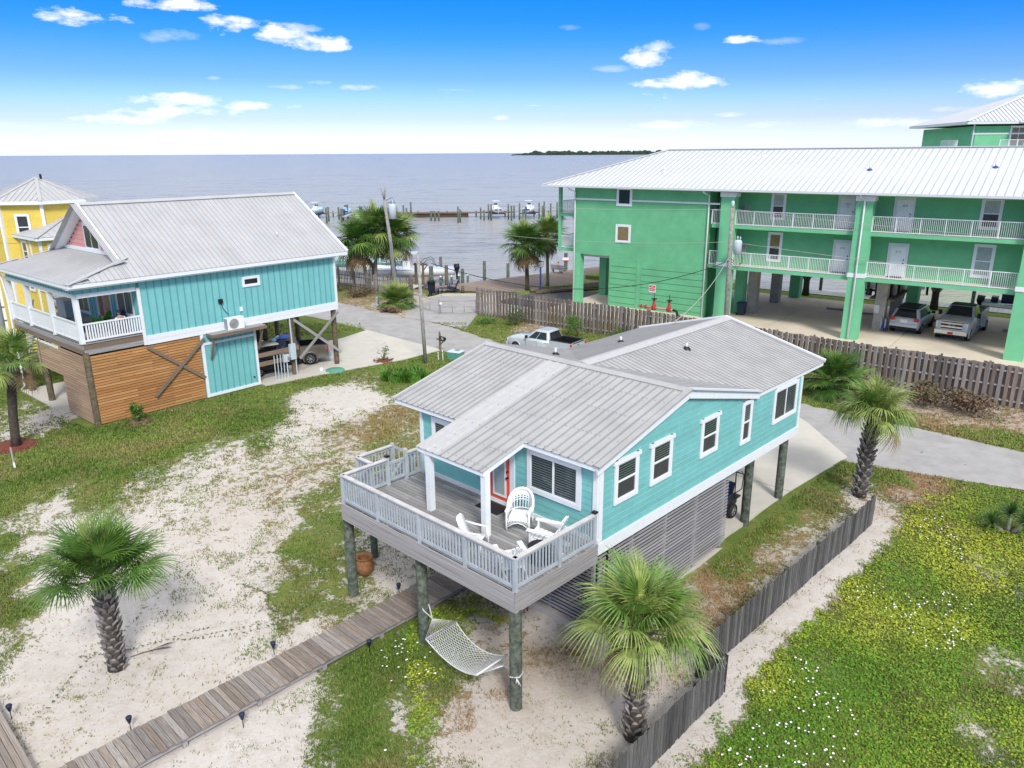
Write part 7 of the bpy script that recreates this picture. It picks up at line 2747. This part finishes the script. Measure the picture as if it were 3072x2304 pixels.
def small_table():
    t = T('garden_table', 'small dark round table between two navy garden chairs', 'table', (-6.85, 75.6, .45))
    b = MB()
    b.lathe([(0, .56), (.42, .56), (.42, .52), (0, .52)], NAVY, 14)
    b.build('table_top', t)
    for k in range(3):
        a = k * 2.09
        cy('leg', t, NAVY, (.3 * math.cos(a), .3 * math.sin(a), 0), (.25 * math.cos(a), .25 * math.sin(a), .53), .025)


small_table()
b = MB()
b.lathe([(0, 0), (.38, 0), (.40, .7), (.42, .78), (.36, .78), (.34, .1), (0, .1)], BLACK, 16)
o = b.build('waste_barrel', None, (-8.3, 78.0, .53))
tag(o, 'black barrel bin at the promenade corner behind the navy chairs', 'bin')
b = MB()
b.tube([(0, 0, 0), (0, 0, .75)], .17, PILEB, 10)
o = b.build('bollard', None, (-4.9, 75.6, .42))
tag(o, 'short timber bollard right of the navy chairs', 'bollard')

# ---------------------------------------------------------------- poles, wires, small props
def catenary(p0, p1, sag, n=22):
    p0, p1 = Vector(p0), Vector(p1)
    return [p0.lerp(p1, i / n) - Vector((0, 0, sag * (1 - (2 * i / n - 1) ** 2))) for i in range(n + 1)]


def wire(name, label, pts, r, m):
    b = MB()
    o = pts[0]
    b.tube([Vector(p) - Vector(o) for p in pts], r, m, 5)
    return tag(b.build(name, None, o), label, 'wire')


def front_pole():
    t = T('utility_pole', 'short bare timber pole on the lawn edge beside the mailbox', 'utility pole', (-5.83, 49.3, .35))
    b = MB()
    b.tube([(0, 0, 0), (-.12, 0, 3.6), (-.22, .05, 7.3)], [.125, .118, .11], POLE, 12)
    b.build('pole', t)
    c = MB()
    c.tube([(-.2, 0, 6.9), (.1, .1, 6.75), (.35, 0, 7.0), (.7, 0, 7.0), (.95, .1, 6.6), (1.0, .1, 6.5)], .022, BLACK, 5)
    c.tube([(-.2, 0, 6.8), (.2, .2, 7.05), (.6, .1, 7.2), (.9, .1, 6.9)], .018, BLACK, 5)
    c.build('service_loop', t)


front_pole()


def marina_pole():
    t = T('utility_pole', 'grey leaning utility pole with a blue transformer beside the palm trio', 'utility pole', (-11.48, 74.0, .3))
    top = Vector((-.62, 0, 10.3))
    b = MB()
    b.tube([(0, 0, 0), top * .5 + Vector((.15, 0, 0)), top * .92], [.19, .17, .15], POLE, 12)
    b.tube([top * .92, top * .92 + Vector((-.25, 0, 1.1))], [.10, .07], POLE, 6)
    b.tube([top * .92, top * .92 + Vector((.12, 0, 1.1))], [.10, .07], POLE, 6)
    b.build('pole', t)
    b = MB()
    c = top * .74 + Vector((.62, -.1, 0))
    b.lathe([(0, 0), (.36, .05), (.36, 1.3), (.3, 1.42), (0, 1.45)], PVC, 14, c)
    b.tube([c + Vector((0, 0, 1.4)), c + Vector((.1, 0, 1.8))], .05, PVC, 6)
    b.build('transformer', t)
    w = MB()
    for k in range(4):
        w.tube([top * (.9 - k * .02), top * .86 + Vector((.7 + k * .12, .1, .8 - k * .35)), c + Vector((.2, 0, 1.7))], .022, BLACK, 4)
    w.build('jumper_wires', t)
    for k in range(2):
        cy('conduit', t, GALV, (.22 + k * .12, -.2, 0), (.22 + k * .12 - .45, -.2, 5.5), .06)


marina_pole()


def condo_pole():
    t = T('utility_pole', 'utility pole with a pale can transformer in front of the condominium', 'utility pole', (17.75, 62.0, .3))
    t.location = (16.55, 57.2, .3)
    b = MB()
    b.tube([(0, 0, 0), (-.1, 0, 5), (-.2, 0, 9.7)], [.20, .18, .15], POLE, 12)
    b.build('pole', t)
    b = MB()
    b.lathe([(0, 0), (.30, .03), (.30, .95), (.24, 1.05), (0, 1.08)], PVC, 14, (.35, -.25, 6.3))
    b.tube([(.3, -.25, 7.35), (.3, -.25, 7.65)], .05, PVC, 6)
    b.tube([(.5, -.25, 7.35), (.5, -.25, 7.6)], .05, PVC, 6)
    b.build('transformer', t)
    b = MB()
    b.lathe([(0, 0), (.10, .02), (.13, .25), (.10, .48), (0, .5)], PVC, 10, (-.2, -.05, 9.7))
    b.build('insulator', t)
    w = MB()
    for k in range(3):
        w.tube([(-.05, -.1, 6.0 - k * .2), (.4, -.3, 5.5 - k * .15), (.75, -.3, 5.7), (.7, -.3, 6.3)], .018, BLACK, 4)
    w.build('jumper_wires', t)


condo_pole()
PT = Vector((16.4, 57.2, 9.9))
wire('power_line', 'thin upper power line running right from the pole top across the condominium', catenary(PT, (62, 30.0, 8.6), .9), .016, FRAIL)
wire('power_line', 'thin lower power line running right below the upper one', catenary((16.45, 57.2, 7.5), (62, 30.0, 5.8), .8), .016, FRAIL)
wire('power_line', 'thin upper power line from the pole to the leaning marina pole', catenary(PT, (-12.1, 74.0, 10.2), .5), .014, FRAIL)
wire('power_line', 'thin lower power line sagging left across the green end wall', catenary((16.45, 57.2, 7.5), (-12.0, 74.0, 8.2), .9), .014, FRAIL)
wire('service_cable', 'thick black service cable from the condominium pole to the bare pole', catenary((16.4, 57.1, 6.1), (-5.2, 49.4, 7.1), 1.9), .026, BLACK)
wire('guy_wire', 'pale service drop from the condominium pole down to the turquoise roof', catenary((16.45, 57.1, 6.6), tuple(FM.w(-6.6, 17.6, 6.6)), .5), .022, FRAIL)


def side_pole():
    o = FL.w(-10.35, -.55)
    t = T('utility_pole', 'slim grey service pole by the far corner of the aqua porch', 'utility pole', (o.x, o.y, .3))
    cy('pole', t, GALV, (0, 0, 0), (.1, -.1, 7.3), .12, True)
    for z in (3.5, 4.4, 5.2):
        bx('bracket', t, GALV, (.1, .1, z), (.3, .1, .08))


side_pole()


def mailbox():
    t = T('mailbox', 'black mailbox with white number plate on a brown timber post', 'mailbox', (-5.15, 52.7, .38), R(-52))
    bx('post', t, BRACE, (0, 0, .65), (.11, .11, 1.3))
    b = MB()
    b.lathe([(.07, 0), (.07, .05), (.03, .08), (.04, .14), (0, .16)], BRACE, 8, (0, 0, 1.3))
    b.build('finial', t)
    bx('arm', t, BRACE, (.12, 0, .82), (1.0, .09, .09))
    beam('knee_brace', t, BRACE, (.05, 0, .45), (.42, 0, .78), .06, .06)
    m = MB()
    pr = [(-.11, .88), (.11, .88), (.11, 1.02), (.08, 1.09), (0, 1.12), (-.08, 1.09), (-.11, 1.02)]
    m.prism(pr, 'x', .10, .66, BLACK)
    m.build('box', t)
    bx('number_plate', t, WHITEP, (.50, -.117, 1.0), (.24, .012, .14))
    text('number', '801', .12, BLACK, t, (.50, -.126, 1.0), (R(90), 0, 0))


mailbox()


def transformer_box():
    t = T('utility_box', 'green utility pedestal box on the lawn beyond the roof', 'utility box', (-3.86, 50.45, .38), R(-25))
    bx('cabinet', t, GREENU, (0, 0, .28), (.95, .75, .5))
    b = MB()
    b.loft([[(-.5, -.4, .53), (.5, -.4, .53), (.5, .4, .53), (-.5, .4, .53)], [(-.42, -.32, .60), (.42, -.32, .60), (.42, .32, .60), (-.42, .32, .60)]], PVC, smooth=False)
    b.build('lid', t)
    bx('handle', t, GALV, (.1, .05, .64), (.3, .2, .06))
    bx('base', t, GREENU, (0, 0, .05), (1.0, .8, .1))


transformer_box()


def standpipes():
    t = T('standpipe', 'pair of white standpipes left of the green utility box', 'standpipe', (-5.05, 50.2, .38))
    cy('pipe', t, WHITEP, (0, 0, 0), (0, 0, .55), .03)
    cy('pipe', t, WHITEP, (.32, -.1, 0), (.32, -.1, .7), .03)
    bx('tap', t, WHITEP, (.32, -.16, .66), (.06, .16, .05))
    bx('tap', t, WHITEP, (0, -.06, .52), (.05, .14, .05))


standpipes()
b = MB()
b.lathe([(0, .30), (.16, .28), (.18, .2), (.16, 0), (0, 0)], PVC, 12)
b.lathe([(.16, 0), (.15, .75), (.13, .9), (0, .95)], PVC, 12)
o = b.build('cable_pedestal', None, (-12.4, 69.1, .38))
tag(o, 'pale upright cable pedestal in the weeds left of the palmetto', 'utility post')


def lamp():
    t = T('street_lamp', 'blue lamp post with an open black heart-shaped lantern', 'street lamp', (2.9, 75.1, .45))
    cy('post', t, BLUE, (0, 0, 0), (0, 0, 2.55), .075)
    b = MB()
    for s in (-1, 1):
        b.tube([(0, 0, 2.55), (s * .22, 0, 2.72), (s * .30, 0, 3.05), (s * .26, 0, 3.2)], .028, BLACK, 6)
    b.tube([(-.28, 0, 3.2), (.28, 0, 3.2)], .03, BLACK, 6)
    b.lathe([(0, 3.30), (.05, 3.26), (.24, 3.21), (.26, 3.18), (0, 3.17)], BLACK, 12)
    b.build('lantern', t)


lamp()


def farm_gate():
    P0, P1, P2 = Vector((-9.2, 69.2, .42)), Vector((-6.35, 65.5, .42)), Vector((-3.12, 65.5, .42))
    t = T('metal_gate', 'galvanised tube gate across the harbour apron between palmetto and tall fence', 'gate')
    for i, (a, c, n) in enumerate(((P0, P1, 4), (P1 + Vector((.12, -.03, 0)), P2, 4))):
        b = MB()
        h = 1.15
        for z in (.12, .62, h):
            if z == .62 and i == 0:
                continue
            b.tube([a + Vector((0, 0, z)), c + Vector((0, 0, z))], .028, GALV, 6)
        for k in range(n):
            p = a.lerp(c, k / (n - 1))
            b.tube([p + Vector((0, 0, .1)), p + Vector((0, 0, h))], .026, GALV, 6)
        b.build('gate_leaf', t)
    for p in (P0, P1, P2):
        cy('gate_post', t, GALV, p, p + Vector((0, 0, 1.3)), .05)
    b = MB()
    b.lathe([(0, 0), (.13, .01), (.13, .03), (0, .04)], WHITEP, 12)
    o = b.build('notice_disc', t, (-6.2, 65.35, 1.35))
    o.rotation_euler = (R(90), 0, 0)


farm_gate()
# low guard rails on the landward side of the promenade
for i, (a, c) in enumerate((((-9.0, 70.8), (-6.9, 74.0)), ((-6.9, 74.3), (-3.4, 74.2)))):
    b = MB()
    b.bar((0, 0, .12), (c[0] - a[0], c[1] - a[1], .12), .2, .24, CONC)
    tag(b.build('kerb', None, (*a, .40)), ('pale kerb curving behind the navy chairs', 'straight pale kerb before the promenade planks')[i], 'kerb')
for i, (x0, y0, x1, y1) in enumerate(((1.9, 75.0, 9.2, 78.6), (2.9, 74.4, 9.8, 77.8), (2.4, 74.0, 9.9, 77.0))):
    b = MB()
    b.tube([(0, 0, 0), (x1 - x0, y1 - y0, .05)], .19, PILEB, 10)
    tag(b.build('timber_log', None, (x0, y0, .78 if i < 2 else .74)), ('furthest of three pale logs lying by the dark asphalt', 'middle log of the three by the dark asphalt', 'nearest log of the three by the dark asphalt')[i], 'log', 'logs edging the dark asphalt')


def valve_set():
    o = FC.w(-3.3, -1.35)
    t = T('fire_valve_set', 'red fire sprinkler valves with black handwheels by the green wall', 'fire valve', (o.x, o.y, .95), -FC.yaw)
    b = MB()
    b.tube([(-1.7, 0, .8), (1.4, 0, .8)], .10, PIPE, 10)
    b.tube([(-.8, 0, .8), (-.8, -.15, .1)], .09, REDP, 8)
    b.tube([(1.4, 0, .8), (1.75, 0, .7), (1.85, 0, .1)], .11, BLACK, 8)
    b.build('pipe', t)
    for x in (-1.5, -1.1):
        cy('flange', t, REDP, (x, 0, .8), (x + .1, 0, .8), .17)
    for x in (-.3, 1.05):
        v = MB()
        v.lathe([(0, .6), (.2, .62), (.22, .85), (.16, 1.0), (.10, 1.2), (.08, 1.5), (0, 1.5)], REDP, 12, (x, 0, 0))
        v.build('valve_body', t)
        w = MB()
        w.lathe([(.10, 1.50), (.24, 1.50), (.24, 1.55), (.10, 1.55)], BLACK, 14, (x, 0, 0))
        w.tube([(x, 0, 1.5), (x, 0, 2.0)], .025, BLACK, 6)
        w.bar((x - .2, 0, 1.525), (x + .2, 0, 1.525), .03, .03, BLACK)
        w.build('handwheel', t)


valve_set()


def wheelie_bin(label, loc, rz, m):
    t = T('wheelie_bin', label, 'bin', loc, rz)
    b = MB()
    b.loft([[(-.24, -.24, .06), (.24, -.24, .06), (.24, .24, .06), (-.24, .24, .06)], [(-.31, -.31, 1.0), (.31, -.31, 1.0), (.31, .31, 1.0), (-.31, .31, 1.0)]], m, smooth=False)
    b.build('body', t)
    bx('lid', t, m, (0, 0, 1.03), (.68, .68, .06))
    for s in (-.27, .27):
        cy('wheel', t, RUBBER, (-.28, s - .03, .1), (-.28, s + .03, .1), .1)
    cy('handle', t, m, (-.38, -.25, .95), (-.38, .25, .95), .025)


o = FC.w(1.95, 3.55)
wheelie_bin('dark blue bin beside the white utility door under the condominium', (o.x, o.y, 1.0), -FC.yaw, BIN)
o = FL.w(-6.2, 4.6)
wheelie_bin('dark green wheelie bin behind the slats under the aqua house', (o.x, o.y, .46), -FL.yaw, BING)


def hand_cart():
    o = FC.w(12.75, 4.0)
    t = T('folding_chairs', 'bundle of blue folding beach chairs against the concrete column', 'folding chair', (o.x, o.y, 1.0), -FC.yaw)
    for i in range(4):
        b = MB()
        x = -.2 + i * .14
        b.tube([(x, 0, 0), (x + .05, -.05, 1.05)], .02, GALV, 5)
        b.tube([(x + .1, -.1, 0), (x - .05, .05, .95)], .02, BLUE, 5)
        b.box((x, -.02, .6), (.09, .06, .7), BLUE if i % 2 else PVC)
        b.build('chair_frame', t)


hand_cart()
# pot, septic lid, ball, stake, small path lights
b = MB()
b.lathe([(0, .0), (.19, .0), (.22, .05), (.33, .25), (.34, .38), (.28, .54), (.24, .58), (.27, .63), (.30, .66), (.29, .68), (.23, .65), (.20, .58), (.24, .4), (0, .3)], TERRA, 22)
o = b.build('terracotta_pot', None, (-5.09, 23.0, gz(-5, 23)))
tag(o, 'round brown terracotta pot on the sand between deck pilings', 'pot')
b = MB()
b.lathe([(0, .12), (.55, .11), (.62, .07), (.64, 0)], GREENU, 20)
o = b.build('septic_lid', None, (-11.55, 47.55, .40))
tag(o, 'round green septic lid on the lawn by the aqua house slab', 'lid')
b = MB()
b.lathe([(.14 * math.sin(k * math.pi / 8), .14 - .14 * math.cos(k * math.pi / 8)) for k in range(9)], WHITEP, 12)
o = b.build('ball', None, (-12.4, 47.35, .40))
tag(o, 'small white ball on the lawn next to the septic lid', 'ball')
t = T('survey_stake', 'thin grey survey stake in the lawn near the left edge', 'stake', (-22.55, 31.7, .39))
bx('stake', t, FRAIL, (0, 0, .5), (.06, .03, 1.1))
bx('tag_ribbon', t, WHITEP, (.02, -.02, .2), (.1, .01, .25))
proto = None
for i, (x, y, lb) in enumerate(((-13.03, 16.25, 'solar path light nearest the lower left platform'), (-9.72, 15.8, 'solar path light on the sand left of the walkway, below the palm'), (-6.9, 15.9, 'solar path light right of the walkway at the bottom'), (-6.98, 18.8, 'solar path light left of the walkway halfway to the deck'), (-4.2, 18.87, 'solar path light right of the walkway by the hammock'), (-3.75, 21.75, 'solar path light at the walkway beside the left deck piling'))):
    t = T('path_light', lb, 'path light', (x, y, gz(x, y)), 0, 'solar path lights along the walkway')
    if i == 0:
        cy('stake', t, BLACK, (0, 0, -.05), (0, 0, .26), .012)
        b = MB()
        b.lathe([(.02, .24), (.035, .26), (.075, .40), (.078, .43), (.06, .45), (0, .46)], NAVY, 10)
        b.build('lamp_head', t)
        proto = list(t.children)
    else:
        for c in proto:
            d = c.copy()
            COL.objects.link(d)
            d.parent = t
t = T('stake', 'short red stake standing by the slatted wall under the deck', 'stake', tuple(FM.w(-2.8, 3.5, .0)))
cy('stake', t, REDP, (0, 0, 0), (0, 0, .4), .03)

# ---------------------------------------------------------------- grass, ground cover, flowers: real blades, joined
def scatter():
    rng = np.random.default_rng(17)
    BLOCK = [FMp([(-7.6, 3.6), (.1, 3.6), (.1, 26), (-3.2, 26), (-8.7, 30), (-8.7, 11.3)]), FMp([(-6.4, -14), (-4.95, -14), (-4.95, 4), (-6.4, 4)]), FMp([(-14, -14), (-6.6, -14), (-6.6, -9.3), (-14, -9.3)]),
             near[:-3] + far[3:], FLp([(-10.2, -.5), (.1, -.5), (.1, 9.6), (.7, 9.6), (1.1, 13), (2.6, 19), (2.7, 23.5), (-7, 23.5), (-10.2, 16.3)]), FCp([(-20, -3.5), (42, -3.5), (42, 17), (-22, 17)])]

    def clear(X, Y):
        k = np.ones(X.shape, bool)
        for p in BLOCK:
            k &= ~inpoly(X, Y, p)
        return k & inpoly(X, Y, LANDP)

    def fnoise(X, Y, s, seed):
        r_ = np.random.default_rng(seed)
        g = r_.random((64, 64))
        x, y = (X * s) % 63, (Y * s) % 63
        i, j = x.astype(int), y.astype(int)
        u, v = sm(x - i), sm(y - j)
        return (g[i, j] * (1 - u) * (1 - v) + g[i + 1, j] * u * (1 - v) + g[i, j + 1] * (1 - u) * v + g[i + 1, j + 1] * u * v)

    def mesh(name, V, F4, C, mat_):
        me = D.meshes.new(name)
        me.vertices.add(len(V))
        me.vertices.foreach_set('co', V.ravel())
        me.loops.add(F4.size)
        me.loops.foreach_set('vertex_index', F4.ravel())
        me.polygons.add(len(F4))
        me.polygons.foreach_set('loop_start', np.arange(0, F4.size, F4.shape[1]))
        at = me.color_attributes.new('tint', 'FLOAT_COLOR', 'POINT')
        at.data.foreach_set('color', np.concatenate([C, np.ones((len(C), 1))], 1).ravel())
        me.update(calc_edges=True)
        me.materials.append(mat_)
        return lnk(D.objects.new(name, me), None, 'stuff')
    gm = attr_mat('blade_grass', .7)
    # tufts of three blades, density falling with distance
    Ys = np.concatenate([rng.uniform(10, 22, 210000), rng.uniform(22, 40, 190000), rng.uniform(40, 62, 70000)])
    Xs = rng.uniform(-1, 1, len(Ys)) * (Ys * .72 + 3)
    cv = cover_at(Xs, Ys)
    dens = cv[:, 0] + (fnoise(Xs, Ys, .55, 1) - .5) * .5 + (fnoise(Xs, Ys, 1.7, 2) - .5) * .75
    keep = (rng.random(len(Ys)) < np.clip(dens * 1.15 - .22, .03, 1)) & clear(Xs, Ys)
    X, Y, cv = Xs[keep], Ys[keep], cv[keep]
    Z = .4 * sm((Y - 18) / 12)
    n = len(X)
    dry = np.clip(cv[:, 1] + (fnoise(X, Y, .9, 3) - .5) * .9 + rng.normal(0, .12, n), 0, 1)
    yl = np.clip(fnoise(X, Y, .35, 4) + rng.normal(0, .25, n), 0, 1)[:, None]
    gA, gB, br = np.array([.065, .135, .018]), np.array([.205, .255, .055]), np.array([.31, .205, .115])
    base = gA * (1 - yl) + gB * yl
    col = base * (1 - dry[:, None]) + br * dry[:, None]
    col *= rng.uniform(.7, 1.25, (n, 1))
    Vs, Cs = [], []
    for k in range(3):
        a = rng.uniform(0, 6.283, n)
        h_ = rng.uniform(.035, .085, n) * (1 + .25 * (Y > 30)) * (.8 + .5 * cv[:, 0])
        w_ = rng.uniform(.008, .015, n) * (1 + (Y - 10) / 28)
        px, py = X + rng.normal(0, .05, n), Y + rng.normal(0, .05, n)
        dx_, dy_ = np.cos(a) * w_, np.sin(a) * w_
        lx, ly = np.cos(a + 1.57) * h_ * rng.uniform(.2, .9, n), np.sin(a + 1.57) * h_ * rng.uniform(.2, .9, n)
        Vs.append(np.stack([np.stack([px - dx_, py - dy_, Z + .0], 1), np.stack([px + dx_, py + dy_, Z + .0], 1), np.stack([px + lx, py + ly, Z + h_], 1)], 1))
        Cs.append(np.stack([col, col, col * 1.15], 1))
    V = np.concatenate(Vs).reshape(-1, 3)
    C = np.concatenate(Cs).reshape(-1, 3)
    mesh('grass', V, np.arange(len(V)).reshape(-1, 3), C, gm)
    # creeping ground cover: little round-ish leaves lying in mats (right lot, and below the deck)
    Y = np.concatenate([rng.uniform(11, 30, 300000)])
    X = rng.uniform(-.2, 1, len(Y)) * (Y * .72 + 2)
    right = ((X - 3.0) * .72 + (Y - 14) * -.69 > .02) & (X > 3.2)
    under = (X < 3.2) & (X > -6) & (Y < 21)
    cv = cover_at(X, Y)
    d = cv[:, 0] * 1.05 + (fnoise(X, Y, .8, 6) - .5) * .7 + (fnoise(X, Y, 2.3, 7) - .5) * .6
    p = np.where(right, np.clip(d * 1.35 - .42, 0, 1) * np.clip((34 - Y) / 14, 0, 1), np.where(under, np.clip(d * 1.8 - .85, 0, 1) * (cv[:, 1] < .3), 0))
    keep = (rng.random(len(Y)) < p) & clear(X, Y)
    X, Y = X[keep], Y[keep]
    n = len(X)
    Z = .4 * sm((Y - 18) / 12)
    s = rng.uniform(.017, .037, n) * (1 + (Y - 11) / 30)
    a = rng.uniform(0, 6.283, n)
    zz = Z + rng.uniform(.01, .085, n)
    tx, ty = rng.normal(0, .35, n), rng.normal(0, .35, n)
    cs = []
    for q, kx in ((0, 1.), (1.571, .75), (3.1416, 1.), (4.712, .75)):
        ox, oy = np.cos(a + q) * s * kx, np.sin(a + q) * s * kx
        cs.append(np.stack([X + ox, Y + oy, zz + ox * tx + oy * ty], 1))
    V = np.stack(cs, 1).reshape(-1, 3)
    yl = np.clip(fnoise(X, Y, .45, 8) * 1.2 - .2 + rng.normal(0, .22, n), 0, 1)[:, None]
    col = np.array([.085, .200, .016]) * (1 - yl) + np.array([.36, .39, .04]) * yl
    col = col * rng.uniform(.85, 1.25, (n, 1))
    mesh('ground_cover', V, np.arange(len(V)).reshape(-1, 4), np.repeat(col, 4, 0), gm)
    # white flowers scattered over the mats
    Y = rng.uniform(11.5, 27, 2600)
    X = rng.uniform(-.3, 1, len(Y)) * (Y * .70)
    cv = cover_at(X, Y)
    right = ((X - 3.2) * .72 + (Y - 14) * -.69 > .4) & (X > 3.5)
    under = (X < .6) & (X > -5.5) & (Y < 19.5)
    k = (cv[:, 0] > .66) & (cv[:, 1] < .2) & ((right & (fnoise(X, Y, .3, 9) > .36)) | under) & clear(X, Y)
    X, Y = X[k][:230], Y[k][:230]
    fb = MB()
    for x, y in zip(X, Y):
        r_ = .022 + .016 * rng.random()
        z = gz(x, y) + .09
        pts = [(x + r_ * math.cos(q * 1.0472), y + r_ * math.sin(q * 1.0472), z + .012 * (q % 2)) for q in range(6)]
        fb.add(pts + [(x, y, z - .01)], [(q, (q + 1) % 6, 6) for q in range(6)], WHITEP)
    fb.build('wild_flowers', None, kind='stuff', fix=False)
    # runners of beach vine on the open sand
    vb = MB()
    r_ = random.Random(33)
    for (x0, y0, x1, y1) in ((-9.4, 19.6, -5.6, 21.6), (-10.3, 19.4, -6.3, 20.5), (-12.6, 18.6, -9.4, 20.0), (-9.0, 22.5, -7.4, 20.9), (-11.9, 21.2, -12.6, 15.2), (-8.4, 22.8, -5.5, 23.8), (-4.6, 15.2, -2.4, 17.0)):
        m_ = 26
        for i in range(m_):
            t = i / m_
            x, y = x0 + (x1 - x0) * t + .12 * math.sin(t * 9 + x0), y0 + (y1 - y0) * t + .12 * math.cos(t * 7 + y0)
            z = gz(x, y) + .03
            for _ in range(3):
                q = r_.uniform(0, 6.28)
                e = Vector((math.cos(q), math.sin(q), .3)) * r_.uniform(.03, .06)
                f = Vector((-e.y, e.x, 0)) * .4
                c = Vector((x + r_.gauss(0, .03), y + r_.gauss(0, .03), z))
                vb.add([c - e, c - f, c + e, c + f], [(0, 1, 2, 3)], SCRUBG)
    vb.build('vine_runners', None, kind='stuff', fix=False)


scatter()
